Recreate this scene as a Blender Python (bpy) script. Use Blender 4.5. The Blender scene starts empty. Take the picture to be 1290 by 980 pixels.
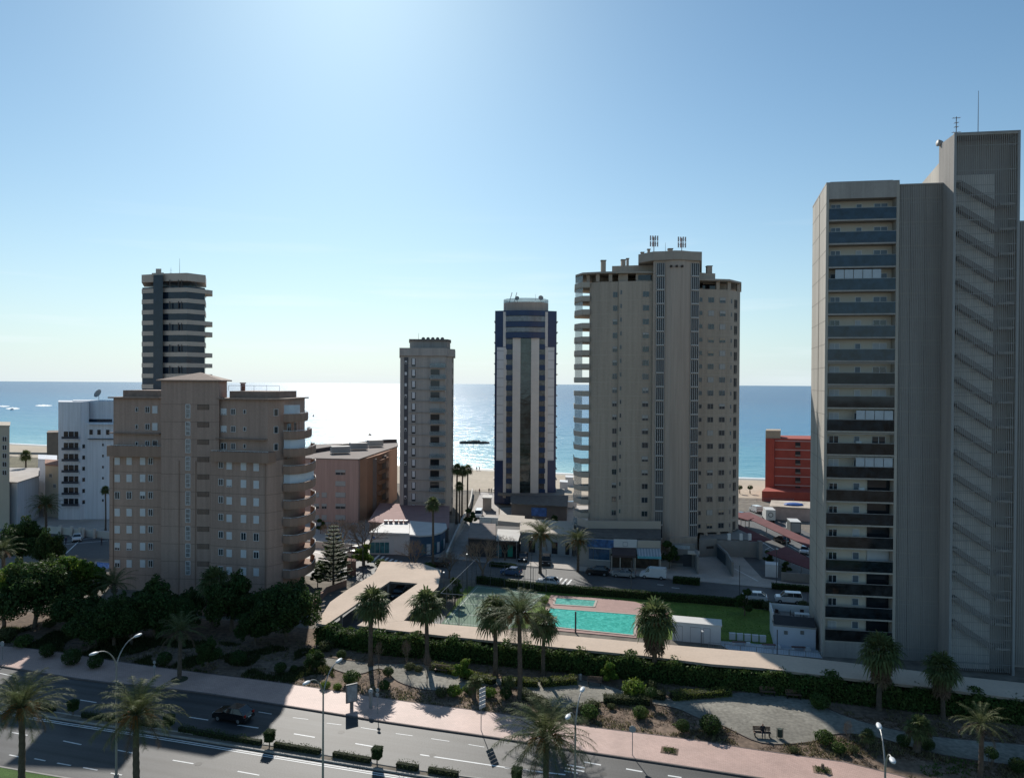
import bpy, math, random
from mathutils import Vector, Matrix
sc = bpy.context.scene
COL = sc.collection
H = 35.0
F = 911.0
PITCH = 0.0082
ROLL = 0.0058
fwd = Vector((0, math.cos(PITCH), -math.sin(PITCH)))
rt0 = Vector((1, 0, 0)); up0 = rt0.cross(fwd)
rt = (rt0 * math.cos(ROLL) + up0 * math.sin(ROLL)).normalized()
up = rt.cross(fwd).normalized()
CAM = Vector((0, 0, H))

# ---------------------------------------------------------------- survey helpers: where a measured image point stands on the ground
def ray(px, py):
    return fwd + rt * ((px - 645) / F) + up * ((490 - py) / F)
def G(px, py, z=0.0):
    d = ray(px, py); t = (z - H) / d.z
    p = CAM + d * t
    return Vector((p.x, p.y, z))
def W(px, py, Y):
    d = ray(px, py); return CAM + d * (Y / d.y)
def V(px, Y):
    d = ray(px, 484); return Vector((d.x * Y / d.y, Y))
def ln(A, B):
    return (Vector(B) - Vector(A)).length

# ---------------------------------------------------------------- materials
MATS = {}
def M(name, col, rough=0.85, var=0.12, scale=0.6, bump=0.0, bscale=None, spec=0.3, metal=0.0, streak=False, fine=0.0):
    if name in MATS: return MATS[name]
    m = bpy.data.materials.new(name); m.use_nodes = True
    nt = m.node_tree; N = nt.nodes; L = nt.links
    b = N['Principled BSDF']
    b.inputs['Roughness'].default_value = rough
    b.inputs['Metallic'].default_value = metal
    b.inputs['Specular IOR Level'].default_value = spec
    g = N.new('ShaderNodeNewGeometry')
    mp = N.new('ShaderNodeMapping')
    if streak: mp.inputs['Scale'].default_value = (1, 1, 0.12)
    L.new(g.outputs['Position'], mp.inputs['Vector'])
    n = N.new('ShaderNodeTexNoise'); n.inputs['Scale'].default_value = scale; n.inputs['Detail'].default_value = 6; n.inputs['Roughness'].default_value = .62
    L.new(mp.outputs['Vector'], n.inputs['Vector'])
    r = N.new('ShaderNodeValToRGB')
    r.color_ramp.elements[0].position = .3; r.color_ramp.elements[1].position = .72
    c0 = [max(0, c * (1 - var)) for c in col]; c1 = [min(1, c * (1 + var)) for c in col]
    r.color_ramp.elements[0].color = (*c0, 1); r.color_ramp.elements[1].color = (*c1, 1)
    L.new(n.outputs['Fac'], r.inputs['Fac'])
    out = r.outputs['Color']
    if fine > 0:
        n3 = N.new('ShaderNodeTexNoise'); n3.inputs['Scale'].default_value = scale * 14; n3.inputs['Detail'].default_value = 3
        L.new(g.outputs['Position'], n3.inputs['Vector'])
        mr = N.new('ShaderNodeMapRange'); mr.inputs['From Min'].default_value = .3; mr.inputs['From Max'].default_value = .7
        mr.inputs['To Min'].default_value = 1 - fine; mr.inputs['To Max'].default_value = 1 + fine
        L.new(n3.outputs['Fac'], mr.inputs['Value'])
        mx = N.new('ShaderNodeMix'); mx.data_type = 'RGBA'; mx.blend_type = 'MULTIPLY'; mx.inputs['Factor'].default_value = 1
        L.new(out, mx.inputs['A']); L.new(mr.outputs['Result'], mx.inputs['B'])
        out = mx.outputs['Result']
    if streak:
        m4 = N.new('ShaderNodeMapping'); m4.inputs['Scale'].default_value = (1.3, 1.3, .045); L.new(g.outputs['Position'], m4.inputs['Vector'])
        n4 = N.new('ShaderNodeTexNoise'); n4.inputs['Scale'].default_value = 1.4; n4.inputs['Detail'].default_value = 5; n4.inputs['Roughness'].default_value = .7; L.new(m4.outputs[0], n4.inputs['Vector'])
        r4 = N.new('ShaderNodeMapRange'); r4.inputs['From Min'].default_value = .32; r4.inputs['From Max'].default_value = .62; r4.inputs['To Min'].default_value = .84; r4.inputs['To Max'].default_value = 1.04
        L.new(n4.outputs['Fac'], r4.inputs['Value'])
        x4 = N.new('ShaderNodeMix'); x4.data_type = 'RGBA'; x4.blend_type = 'MULTIPLY'; x4.inputs['Factor'].default_value = 1
        L.new(out, x4.inputs['A']); L.new(r4.outputs['Result'], x4.inputs['B']); out = x4.outputs['Result']
    L.new(out, b.inputs['Base Color'])
    if bump > 0:
        n2 = N.new('ShaderNodeTexNoise'); n2.inputs['Scale'].default_value = bscale or scale * 8; n2.inputs['Detail'].default_value = 4
        L.new(g.outputs['Position'], n2.inputs['Vector'])
        bp = N.new('ShaderNodeBump'); bp.inputs['Strength'].default_value = bump; bp.inputs['Distance'].default_value = .05
        L.new(n2.outputs['Fac'], bp.inputs['Height']); L.new(bp.outputs['Normal'], b.inputs['Normal'])
    MATS[name] = m
    return m

def leafM(name, col, trans=0.35, var=0.45, hue=0.03):
    if name in MATS: return MATS[name]
    m = bpy.data.materials.new(name); m.use_nodes = True
    nt = m.node_tree; N = nt.nodes; L = nt.links
    N.remove(N['Principled BSDF']); o = N['Material Output']
    g = N.new('ShaderNodeNewGeometry')
    hs = N.new('ShaderNodeHueSaturation'); hs.inputs['Color'].default_value = (*col, 1)
    mr = N.new('ShaderNodeMapRange'); mr.inputs['To Min'].default_value = 1 - var; mr.inputs['To Max'].default_value = 1 + var
    L.new(g.outputs['Random Per Island'], mr.inputs['Value'])
    n = N.new('ShaderNodeTexNoise'); n.inputs['Scale'].default_value = .9; n.inputs['Detail'].default_value = 3
    L.new(g.outputs['Position'], n.inputs['Vector'])
    mh = N.new('ShaderNodeMapRange'); mh.inputs['From Min'].default_value = .3; mh.inputs['From Max'].default_value = .7
    mh.inputs['To Min'].default_value = .5 - hue; mh.inputs['To Max'].default_value = .5 + hue
    L.new(n.outputs['Fac'], mh.inputs['Value'])
    L.new(mr.outputs['Result'], hs.inputs['Value']); L.new(mh.outputs['Result'], hs.inputs['Hue'])
    d = N.new('ShaderNodeBsdfPrincipled'); d.inputs['Roughness'].default_value = .6; d.inputs['Specular IOR Level'].default_value = .12
    t = N.new('ShaderNodeBsdfTranslucent'); mx = N.new('ShaderNodeMixShader'); mx.inputs['Fac'].default_value = trans
    L.new(hs.outputs['Color'], d.inputs['Base Color']); L.new(hs.outputs['Color'], t.inputs['Color'])
    L.new(d.outputs[0], mx.inputs[1]); L.new(t.outputs[0], mx.inputs[2]); L.new(mx.outputs[0], o.inputs['Surface'])
    MATS[name] = m
    return m

def glassM(name, col, rough=0.06, spec=0.6, alpha=1.0, var=.3, scale=.5):
    if name in MATS: return MATS[name]
    m = M(name, col, rough, var, scale, spec=spec)
    b = m.node_tree.nodes['Principled BSDF']
    if alpha < 1:
        b.inputs['Alpha'].default_value = alpha
    return m

# ---------------------------------------------------------------- mesh builder
class MB:
    def __init__(s): s.v = []; s.f = []; s.m = []
    def vert(s, p): s.v.append((p[0], p[1], p[2])); return len(s.v) - 1
    def face(s, pts, mi=0):
        b = len(s.v); s.v += [(p[0], p[1], p[2]) for p in pts]; s.f.append(tuple(range(b, b + len(pts)))); s.m.append(mi)
    def prism(s, poly, z0, z1, mi=0, top=None):
        n = len(poly); b = len(s.v)
        a = sum(poly[i][0] * poly[(i + 1) % n][1] - poly[(i + 1) % n][0] * poly[i][1] for i in range(n))
        if a < 0: poly = list(reversed(poly))
        s.v += [(p[0], p[1], z0) for p in poly] + [(p[0], p[1], z1) for p in poly]
        for i in range(n):
            j = (i + 1) % n; s.f.append((b + i, b + j, b + n + j, b + n + i)); s.m.append(mi)
        s.f.append(tuple(b + i for i in reversed(range(n)))); s.m.append(mi)
        s.f.append(tuple(b + n + i for i in range(n))); s.m.append(mi if top is None else top)
    def box(s, c, size, yaw=0.0, mi=0, R=None):
        hx, hy, hz = size[0] / 2, size[1] / 2, size[2] / 2
        if R is None: R = Matrix.Rotation(yaw, 3, 'Z')
        b = len(s.v); c = Vector(c)
        for z in (-hz, hz):
            for x, y in ((-hx, -hy), (hx, -hy), (hx, hy), (-hx, hy)):
                p = c + R @ Vector((x, y, z)); s.v.append((p.x, p.y, p.z))
        for f in ((3, 2, 1, 0), (4, 5, 6, 7), (0, 1, 5, 4), (1, 2, 6, 5), (2, 3, 7, 6), (3, 0, 4, 7)):
            s.f.append(tuple(b + i for i in f)); s.m.append(mi)
    def tube(s, pts, rad, n=6, mi=0, cap=True):
        pts = [Vector(p) for p in pts]
        if not isinstance(rad, (list, tuple)): rad = [rad] * len(pts)
        b = len(s.v); k = len(pts)
        for i, p in enumerate(pts):
            d = (pts[min(i + 1, k - 1)] - pts[max(i - 1, 0)])
            if d.length < 1e-9: d = Vector((0, 0, 1))
            d.normalize()
            ref = Vector((1, 0, 0)) if abs(d.x) < .8 else Vector((0, 1, 0))
            a = d.cross(ref).normalized(); c = d.cross(a)
            for j in range(n):
                t = 2 * math.pi * j / n
                q = p + (a * math.cos(t) + c * math.sin(t)) * rad[i]; s.v.append((q.x, q.y, q.z))
        for i in range(k - 1):
            for j in range(n):
                jj = (j + 1) % n
                s.f.append((b + i * n + j, b + (i + 1) * n + j, b + (i + 1) * n + jj, b + i * n + jj)); s.m.append(mi)
        if cap and n > 2:
            s.f.append(tuple(b + j for j in range(n))); s.m.append(mi)
            s.f.append(tuple(b + (k - 1) * n + j for j in reversed(range(n)))); s.m.append(mi)
    def sph(s, c, r, nu=8, nv=6, mi=0):
        if not isinstance(r, (tuple, list)): r = (r, r, r)
        b = len(s.v)
        for i in range(nv + 1):
            ph = math.pi * i / nv
            for j in range(nu):
                th = 2 * math.pi * j / nu
                s.v.append((c[0] + r[0] * math.sin(ph) * math.cos(th), c[1] + r[1] * math.sin(ph) * math.sin(th), c[2] + r[2] * math.cos(ph)))
        for i in range(nv):
            for j in range(nu):
                jj = (j + 1) % nu
                s.f.append((b + i * nu + j, b + (i + 1) * nu + j, b + (i + 1) * nu + jj, b + i * nu + jj)); s.m.append(mi)
    def mesh(s, name, mats, rel=None, smooth=False):
        me = bpy.data.meshes.new(name)
        v = s.v if rel is None else [(a - rel[0], b - rel[1], c - rel[2]) for a, b, c in s.v]
        me.from_pydata(v, [], s.f)
        if not isinstance(mats, (list, tuple)): mats = [mats]
        for m in mats: me.materials.append(m)
        me.polygons.foreach_set('material_index', s.m)
        if smooth: me.polygons.foreach_set('use_smooth', [True] * len(s.f))
        me.update()
        return me

def setp(o, label=None, cat=None, group=None, kind=None):
    if label: o['label'] = label
    if cat: o['category'] = cat
    if group: o['group'] = group
    if kind: o['kind'] = kind
    return o
def thing(name, label, cat, loc=(0, 0, 0), rz=0.0, group=None):
    o = bpy.data.objects.new(name, None); COL.objects.link(o)
    o.location = loc; o.rotation_euler = (0, 0, rz); o.empty_display_size = .3
    return setp(o, label, cat, group)
def objm(name, me, parent=None, loc=None):
    o = bpy.data.objects.new(name, me); COL.objects.link(o)
    if parent: o.parent = parent
    if loc is not None: o.location = loc
    return o
def part(name, mb, mats, parent=None, world=False, smooth=False, label=None):
    """one mesh object; world=True when the builder holds world coordinates and the parent is unrotated"""
    rel = None
    if world and parent is not None:
        rel = Vector((0, 0, 0)); q = parent
        while q is not None: rel = rel + q.location; q = q.parent
    o = objm(name, mb.mesh(name, mats, rel, smooth), parent)
    if label: o['label'] = label
    return o
def single(name, mb, mats, label, cat, group=None, origin=None, smooth=False, kind=None):
    """a top-level thing that is one mesh, its origin at its base"""
    if origin is None:
        n = len(mb.v); origin = Vector((sum(v[0] for v in mb.v) / n, sum(v[1] for v in mb.v) / n, min(v[2] for v in mb.v)))
    o = objm(name, mb.mesh(name, mats, origin, smooth), None, origin)
    return setp(o, label, cat, group, kind)
def struct(name, mb, mats, kind='structure'):
    o = objm(name, mb.mesh(name, mats)); o['kind'] = kind; return o
def dup(src, loc, rz=0.0, label=None, group=None, scale=None):
    def cp(o, par):
        c = o.copy(); COL.objects.link(c); c.parent = par
        for ch in list(o.children): cp(ch, c)
        return c
    r = cp(src, None); r.location = loc; r.rotation_euler = (0, 0, rz)
    if scale is not None: r.scale = scale if isinstance(scale, (tuple, list)) else (scale,) * 3
    if label: r['label'] = label
    if group: r['group'] = group
    return r
class Proto:
    """first placement uses the original, later ones copies of the thing with its parts"""
    def __init__(s, root): s.root = root; s.used = False
    def place(s, loc, rz=0.0, label=None, group=None, scale=None):
        if not s.used:
            s.used = True; r = s.root
            s.root = r
            r.location = loc; r.rotation_euler = (0, 0, rz)
            if scale is not None: r.scale = scale if isinstance(scale, (tuple, list)) else (scale,) * 3
            if label: r['label'] = label
            if group: r['group'] = group
            return r
        o = dup(s.root, loc, rz, label, group, scale if scale is not None else 1.0)
        return o

# flat sheets from traced ground points
def sheet(pts, z, mb, mi=0):
    P = [G(x, y, 0) for x, y in pts]
    mb.face([(p.x, p.y, z) for p in P], mi)
def smooth_line(pts, k=6):
    """Catmull-Rom through world points"""
    out = []
    n = len(pts)
    for i in range(n - 1):
        p0 = pts[max(i - 1, 0)]; p1 = pts[i]; p2 = pts[i + 1]; p3 = pts[min(i + 2, n - 1)]
        for j in range(k):
            t = j / k
            out.append(.5 * ((2 * p1) + (p2 - p0) * t + (2 * p0 - 5 * p1 + 4 * p2 - p3) * t * t + (3 * p1 - p0 - 3 * p2 + p3) * t ** 3))
    out.append(pts[-1]); return out
def strip(mb, A, B, z, mi=0):
    for i in range(len(A) - 1):
        mb.face([(A[i].x, A[i].y, z), (B[i].x, B[i].y, z), (B[i + 1].x, B[i + 1].y, z), (A[i + 1].x, A[i + 1].y, z)], mi)
def kerb(mb, line, h, w, mi=0, z0=0):
    """low wall along a polyline of world points"""
    n = len(line); Lf = []; Rt = []
    for i, p in enumerate(line):
        d = (line[min(i + 1, n - 1)] - line[max(i - 1, 0)]); d.z = 0; d.normalize(); nn = Vector((-d.y, d.x, 0)) * w / 2
        Lf.append(p + nn); Rt.append(p - nn)
    for i in range(n - 1):
        a, b, c, d = Lf[i], Lf[i + 1], Rt[i + 1], Rt[i]
        q = lambda p, z: (p.x, p.y, z)
        mb.face([q(d, h), q(c, h), q(b, h), q(a, h)], mi)
        mb.face([q(a, z0), q(a, h), q(b, h), q(b, z0)], mi)
        mb.face([q(c, z0), q(c, h), q(d, h), q(d, z0)], mi)
    for i, (p, q2) in ((0, (Lf[0], Rt[0])), (n - 1, (Rt[-1], Lf[-1]))):
        mb.face([(p.x, p.y, z0), (q2.x, q2.y, z0), (q2.x, q2.y, h), (p.x, p.y, h)], mi)
def resample(line, step):
    out = [line[0].copy()]; acc = 0
    for i in range(len(line) - 1):
        a, b = line[i], line[i + 1]; L_ = (b - a).length
        if L_ < 1e-6: continue
        t = step - acc
        while t <= L_:
            out.append(a + (b - a) * (t / L_)); t += step
        acc = (acc + L_) % step
    return out
# ---------------------------------------------------------------- camera, sun, sky
cd = bpy.data.cameras.new('camera'); cam = bpy.data.objects.new('camera', cd); COL.objects.link(cam)
cam.location = CAM
cam.rotation_euler = Matrix((rt, up, -fwd)).transposed().to_euler()
cd.sensor_width = 36; cd.lens = 36 * F / 1290; cd.clip_start = .5; cd.clip_end = 90000
sc.camera = cam
AZ = math.radians(-13.0); EL = math.radians(33.0)
sd = Vector((math.sin(AZ) * math.cos(EL), math.cos(AZ) * math.cos(EL), math.sin(EL)))
sl = bpy.data.lights.new('sun', 'SUN'); sl.energy = 4.1; sl.angle = math.radians(.53); sl.color = (1, .95, .87)
so = bpy.data.objects.new('sun', sl); COL.objects.link(so)
so.rotation_euler = (-sd).to_track_quat('-Z', 'Y').to_euler(); so.location = (0, 0, 200)
w = bpy.data.worlds.new('World'); sc.world = w; w.use_nodes = True
wn = w.node_tree; bg = wn.nodes['Background']
sk = wn.nodes.new('ShaderNodeTexSky'); sk.sky_type = 'NISHITA'; sk.sun_disc = False
sk.sun_elevation = EL; sk.sun_rotation = AZ
sk.altitude = 0; sk.air_density = 1.0; sk.dust_density = .36; sk.ozone_density = 3.0
# sea haze: the air whitens and loses its yellow towards the horizon
tc_ = wn.nodes.new('ShaderNodeTexCoord'); sp_ = wn.nodes.new('ShaderNodeSeparateXYZ'); wn.links.new(tc_.outputs['Generated'], sp_.inputs[0])
ml = wn.nodes.new('ShaderNodeMath'); ml.operation = 'MULTIPLY'; ml.inputs[1].default_value = -7.0; wn.links.new(sp_.outputs['Z'], ml.inputs[0])
ex = wn.nodes.new('ShaderNodeMath'); ex.operation = 'EXPONENT'; wn.links.new(ml.outputs[0], ex.inputs[0])
mu = wn.nodes.new('ShaderNodeMath'); mu.operation = 'MULTIPLY'; mu.inputs[1].default_value = .92; mu.use_clamp = True; wn.links.new(ex.outputs[0], mu.inputs[0])
tint = wn.nodes.new('ShaderNodeMix'); tint.data_type = 'RGBA'; tint.blend_type = 'MULTIPLY'; tint.inputs['Factor'].default_value = 1
tint.inputs['B'].default_value = (.68, .87, .87, 1); wn.links.new(sk.outputs[0], tint.inputs['A'])
# keep the haze brighter on the sun's side
vm = wn.nodes.new('ShaderNodeVectorMath'); vm.operation = 'DOT_PRODUCT'; vm.inputs[1].default_value = (math.sin(AZ), math.cos(AZ), 0); wn.links.new(tc_.outputs['Generated'], vm.inputs[0])
mrh = wn.nodes.new('ShaderNodeMapRange'); mrh.inputs['From Min'].default_value = .45; mrh.inputs['From Max'].default_value = 1.0; wn.links.new(vm.outputs['Value'], mrh.inputs['Value'])
hz_ = wn.nodes.new('ShaderNodeMix'); hz_.data_type = 'RGBA'; wn.links.new(mrh.outputs[0], hz_.inputs['Factor'])
SKY = .098
hz_.inputs['A'].default_value = (.40 / SKY, .53 / SKY, .60 / SKY, 1); hz_.inputs['B'].default_value = (.66 / SKY, .73 / SKY, .77 / SKY, 1)
mixh = wn.nodes.new('ShaderNodeMix'); mixh.data_type = 'RGBA'; wn.links.new(mu.outputs[0], mixh.inputs['Factor']); wn.links.new(tint.outputs['Result'], mixh.inputs['A']); wn.links.new(hz_.outputs['Result'], mixh.inputs['B'])
# faint stretched cirrus low over the sea
cm = wn.nodes.new('ShaderNodeMapping'); cm.inputs['Scale'].default_value = (1.6, 1.6, 22); wn.links.new(tc_.outputs['Generated'], cm.inputs[0])
cn = wn.nodes.new('ShaderNodeTexNoise'); cn.inputs['Scale'].default_value = 2.2; cn.inputs['Detail'].default_value = 6; wn.links.new(cm.outputs[0], cn.inputs['Vector'])
cr_ = wn.nodes.new('ShaderNodeMapRange'); cr_.inputs['From Min'].default_value = .56; cr_.inputs['From Max'].default_value = .78; cr_.inputs['To Max'].default_value = .30; wn.links.new(cn.outputs['Fac'], cr_.inputs['Value'])
cz = wn.nodes.new('ShaderNodeMapRange'); cz.inputs['From Min'].default_value = .24; cz.inputs['From Max'].default_value = .10; wn.links.new(sp_.outputs['Z'], cz.inputs['Value'])
cmul = wn.nodes.new('ShaderNodeMath'); cmul.operation = 'MULTIPLY'; wn.links.new(cr_.outputs[0], cmul.inputs[0]); wn.links.new(cz.outputs[0], cmul.inputs[1])
cmx = wn.nodes.new('ShaderNodeMix'); cmx.data_type = 'RGBA'; wn.links.new(cmul.outputs[0], cmx.inputs['Factor']); wn.links.new(mixh.outputs['Result'], cmx.inputs['A']); cmx.inputs['B'].default_value = (.82 / SKY, .88 / SKY, .92 / SKY, 1)
wn.links.new(cmx.outputs['Result'], bg.inputs[0]); bg.inputs[1].default_value = SKY
sc.view_settings.view_transform = 'Standard'; sc.view_settings.look = 'None'
sc.view_settings.exposure = 0.28; sc.view_settings.gamma = 1
sc.cycles.max_bounces = 5; sc.cycles.diffuse_bounces = 2; sc.cycles.glossy_bounces = 3; sc.cycles.transparent_max_bounces = 10
sc.cycles.transmission_bounces = 2
sc.cycles.use_denoising = True; sc.cycles.sample_clamp_indirect = 6
sc.cycles.caustics_reflective = False; sc.cycles.caustics_refractive = False

# ---------------------------------------------------------------- coast
C0 = Vector((-250, 389, 0)); CA = G(595, 590); CB = G(945, 602.5)
cdir = (CB - C0).normalized()
coast = [Vector((-3000, 1350, 0)), Vector((-900, 620, 0)), Vector((-420, 452, 0)), C0, Vector((-130, 343, 0)), CA, G(720, 596.5), CB, CB + Vector((160, -42, 0)), CB + Vector((900, -190, 0)), CB + Vector((4000, -400, 0))]
coast = smooth_line(coast[2:9], 8)
coast = [Vector((-3000, 1350, 0)), Vector((-900, 620, 0))] + coast + [CB + Vector((900, -190, 0)), CB + Vector((4000, -400, 0))]
mb = MB()
pts = [(p.x, p.y, 0) for p in coast]
far = (4200, -1500, 0), (-3200, -1500, 0)
mb.face(list(reversed(pts)) + [(-3000, -1500, 0), (4000, -1500, 0)])
mb2 = MB()
mb2.face([(p[0], p[1], -.6) for p in reversed(pts)] + [(-3000, -1500, -.6), (4000, -1500, -.6)])
for i in range(len(pts) - 1):
    a, b = pts[i], pts[i + 1]
    mb.face([a, b, (b[0], b[1], -.6), (a[0], a[1], -.6)])
earth = M('earth', (.19, .165, .135), .95, .3, .05, .3, 2, fine=.25)
struct('ground', mb, earth)
# sea: one sheet from the shore to beyond the horizon
def seaM():
    m = bpy.data.materials.new('sea_water'); m.use_nodes = True
    nt = m.node_tree; N = nt.nodes; L = nt.links; b = N['Principled BSDF']
    g = N.new('ShaderNodeNewGeometry')
    mp = N.new('ShaderNodeMapping'); mp.vector_type = 'TEXTURE'
    ang = math.atan2(CA.y - C0.y, CA.x - C0.x)
    mp.inputs['Location'].default_value = (CA.x, CA.y, 0); mp.inputs['Rotation'].default_value = (0, 0, ang)
    L.new(g.outputs['Position'], mp.inputs['Vector'])
    sx = N.new('ShaderNodeSeparateXYZ'); L.new(mp.outputs[0], sx.inputs[0])
    nz = N.new('ShaderNodeTexNoise'); nz.inputs['Scale'].default_value = .012; nz.inputs['Detail'].default_value = 4
    L.new(mp.outputs[0], nz.inputs['Vector'])
    ad = N.new('ShaderNodeMath'); ad.operation = 'MULTIPLY_ADD'; ad.inputs[1].default_value = 160; L.new(nz.outputs['Fac'], ad.inputs[0]); L.new(sx.outputs['Y'], ad.inputs[2])
    mr = N.new('ShaderNodeMapRange'); mr.inputs['From Min'].default_value = 80; mr.inputs['From Max'].default_value = 1500
    L.new(ad.outputs[0], mr.inputs['Value'])
    pw = N.new('ShaderNodeMath'); pw.operation = 'POWER'; pw.inputs[1].default_value = .5; L.new(mr.outputs[0], pw.inputs[0])
    cr = N.new('ShaderNodeValToRGB'); e = cr.color_ramp.elements
    e[0].position = 0; e[0].color = (.26, .50, .52, 1); e[1].position = 1; e[1].color = (.006, .075, .20, 1)
    x = e.new(.22); x.color = (.07, .30, .40, 1); x = e.new(.5); x.color = (.012, .16, .32, 1)
    L.new(pw.outputs[0], cr.inputs[0]); L.new(cr.outputs[0], b.inputs['Base Color'])
    b.inputs['Roughness'].default_value = .25; b.inputs['IOR'].default_value = 1.33; b.inputs['Specular IOR Level'].default_value = .32
    # waves at three sizes, crests roughly parallel to the shore
    hs = None
    for s_, st, di in ((.045, .9, 2.2), (.25, 1.0, .8), (1.3, 1.0, .16)):
        m2 = N.new('ShaderNodeMapping'); m2.inputs['Scale'].default_value = (.45, 1.0, 1.0); L.new(mp.outputs[0], m2.inputs['Vector'])
        n = N.new('ShaderNodeTexNoise'); n.inputs['Scale'].default_value = s_; n.inputs['Detail'].default_value = 4; n.inputs['Roughness'].default_value = .6
        L.new(m2.outputs[0], n.inputs['Vector'])
        bp = N.new('ShaderNodeBump'); bp.inputs['Strength'].default_value = st; bp.inputs['Distance'].default_value = di
        L.new(n.outputs['Fac'], bp.inputs['Height'])
        if hs: L.new(hs.outputs[0], bp.inputs['Normal'])
        hs = bp
    L.new(hs.outputs[0], b.inputs['Normal'])
    return m
mb = MB()
# concentric-ish grid for stable shading far away
mb.face([(-40000, 200, -.25), (40000, 200, -.25), (40000, 21000, -.25), (-40000, 21000, -.25)])
struct('sea', mb, seaM())
# sand
sandm = M('sand', (.50, .42, .32), .95, .10, .06, .5, 1.2, fine=.12)
inner = [Vector((-400, 430, 0)), G(20, 575), G(400, 596), G(560, 616), G(640, 621), G(760, 624), G(1000, 629), G(1280, 650)]
mb = MB()
ci = [p for p in coast if -420 < p.x < 260]
mb.face([(p.x, p.y, .012) for p in reversed([Vector((p.x, p.y - .3, 0)) for p in ci])] + [(p.x, p.y, .012) for p in inner])
struct('beach_sand', mb, sandm)
mb = MB()
strip(mb, [p + Vector((0, -.35, 0)) for p in ci], [p + Vector((-1.2, -5.0, 0)) for p in ci], .02)
struct('wet_sand', mb, M('wet_sand', (.30, .25, .19), .35, .1, .1, spec=.5))
# shore foam
mb = MB()
rs = random.Random(4)
strip(mb, [p + Vector((0, 1.2 + rs.random() * 1.6, 0)) for p in ci], [p + Vector((0, -.2 - rs.random() * .8, 0)) for p in ci], .03)
struct('shore_foam', mb, M('foam', (.75, .78, .78), .6, .1, .5), kind='stuff')
# boats and their wakes, far out
for (a, b_, yy, hh, lab) in ((-4, 13, 511.6, 2.0, 'long white wake streak on the sea at the far left edge'), (7, 25, 514.5, 3.6, 'churned white wake circling behind a small boat off the left shore'), (44, 66, 510.8, 2.6, 'white wake streak on the sea behind the left white building')):
    mb = MB(); P = []
    n = 14
    for i in range(n + 1):
        t = i / n; P.append((a + (b_ - a) * t, yy - hh / 2 * math.sin(math.pi * t) * (.6 + .4 * rs.random())))
    for i in range(n, -1, -1):
        t = i / n; P.append((a + (b_ - a) * t, yy + .2 + hh / 2 * math.sin(math.pi * t) * (.6 + .4 * rs.random())))
    Q = [G(x, y, -.2) for x, y in P]
    mb.face([(q.x, q.y, -.2) for q in Q])
    o = struct('foam', mb, MATS['foam'], kind='stuff')
# ---------------------------------------------------------------- ground: roads, pavements, paths
asph = M('asphalt', (.075, .075, .078), .72, .22, .25, .25, 6, spec=.35, fine=.15)
asph2 = M('asphalt_street', (.095, .095, .095), .7, .25, .2, .25, 6, spec=.35, fine=.15)
paint = M('road_paint', (.72, .72, .70), .6, .12, 1.5)
kerbm = M('kerb_stone', (.34, .32, .29), .8, .2, 1)
def paverM():
    m = M('pink_pavers', (.56, .38, .32), .6, .16, .25, 0, spec=.4)
    nt = m.node_tree; N = nt.nodes; L = nt.links; b = N['Principled BSDF']
    g = N.new('ShaderNodeNewGeometry'); mp = N.new('ShaderNodeMapping'); mp.inputs['Rotation'].default_value = (0, 0, .3)
    L.new(g.outputs['Position'], mp.inputs[0])
    bt = N.new('ShaderNodeTexBrick'); bt.inputs['Scale'].default_value = 1.6; bt.inputs['Mortar Size'].default_value = .025
    bt.inputs['Color1'].default_value = (1, 1, 1, 1); bt.inputs['Color2'].default_value = (.86, .84, .84, 1); bt.inputs['Mortar'].default_value = (.6, .58, .56, 1)
    L.new(mp.outputs[0], bt.inputs['Vector'])
    src = b.inputs['Base Color'].links[0].from_socket
    mx = N.new('ShaderNodeMix'); mx.data_type = 'RGBA'; mx.blend_type = 'MULTIPLY'; mx.inputs['Factor'].default_value = .9
    L.new(src, mx.inputs['A']); L.new(bt.outputs['Color'], mx.inputs['B']); L.new(mx.outputs['Result'], b.inputs['Base Color'])
    return m
pavers = paverM()
palep = M('pale_paving', (.42, .38, .34), .75, .15, .3, .2, 4, fine=.12)

# the avenue: traced kerb lines
def gl(pts, z=0): return [G(x, y, 0) for x, y in pts]
def extend(line, d0, d1):
    a = (line[0] - line[1]).normalized(); b = (line[-1] - line[-2]).normalized()
    return [line[0] + a * d0] + line + [line[-1] + b * d1]
kU = extend(smooth_line(gl([(0, 839.5), (111.6, 857.7), (240, 871.6), (360, 889.8), (498.6, 912), (630, 930.8), (715, 944.5), (831, 961.6), (931, 977)]), 5), 90, 90)
swU = extend(smooth_line(gl([(0, 814.4), (56, 820), (195, 841), (360, 862), (498.6, 883), (627, 899.5), (733, 915.5), (870, 932.6), (960, 947), (1069, 962), (1125, 976)]), 5), 90, 60)
mU = extend(smooth_line(gl([(0, 887), (81, 900), (217.7, 922), (329, 938), (419, 953.5), (497.7, 966.8), (584.6, 979)]), 5), 90, 90)
mL = extend(smooth_line(gl([(0, 893), (78, 906.5), (216, 927.5), (360, 951), (498.6, 973.5), (560, 983)]), 5), 90, 90)
kL = extend(smooth_line(gl([(0, 967), (70, 979), (140, 990)]), 5), 90, 160)
def match(A, B, n=60):
    def rs_(P):
        L_ = [0]
        for i in range(len(P) - 1): L_.append(L_[-1] + (P[i + 1] - P[i]).length)
        out = []
        for k in range(n + 1):
            t = L_[-1] * k / n
            for i in range(len(P) - 1):
                if L_[i + 1] >= t - 1e-6: break
            out.append(P[i] + (P[i + 1] - P[i]) * ((t - L_[i]) / max(1e-6, L_[i + 1] - L_[i])))
        return out
    return rs_(A), rs_(B)
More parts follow.
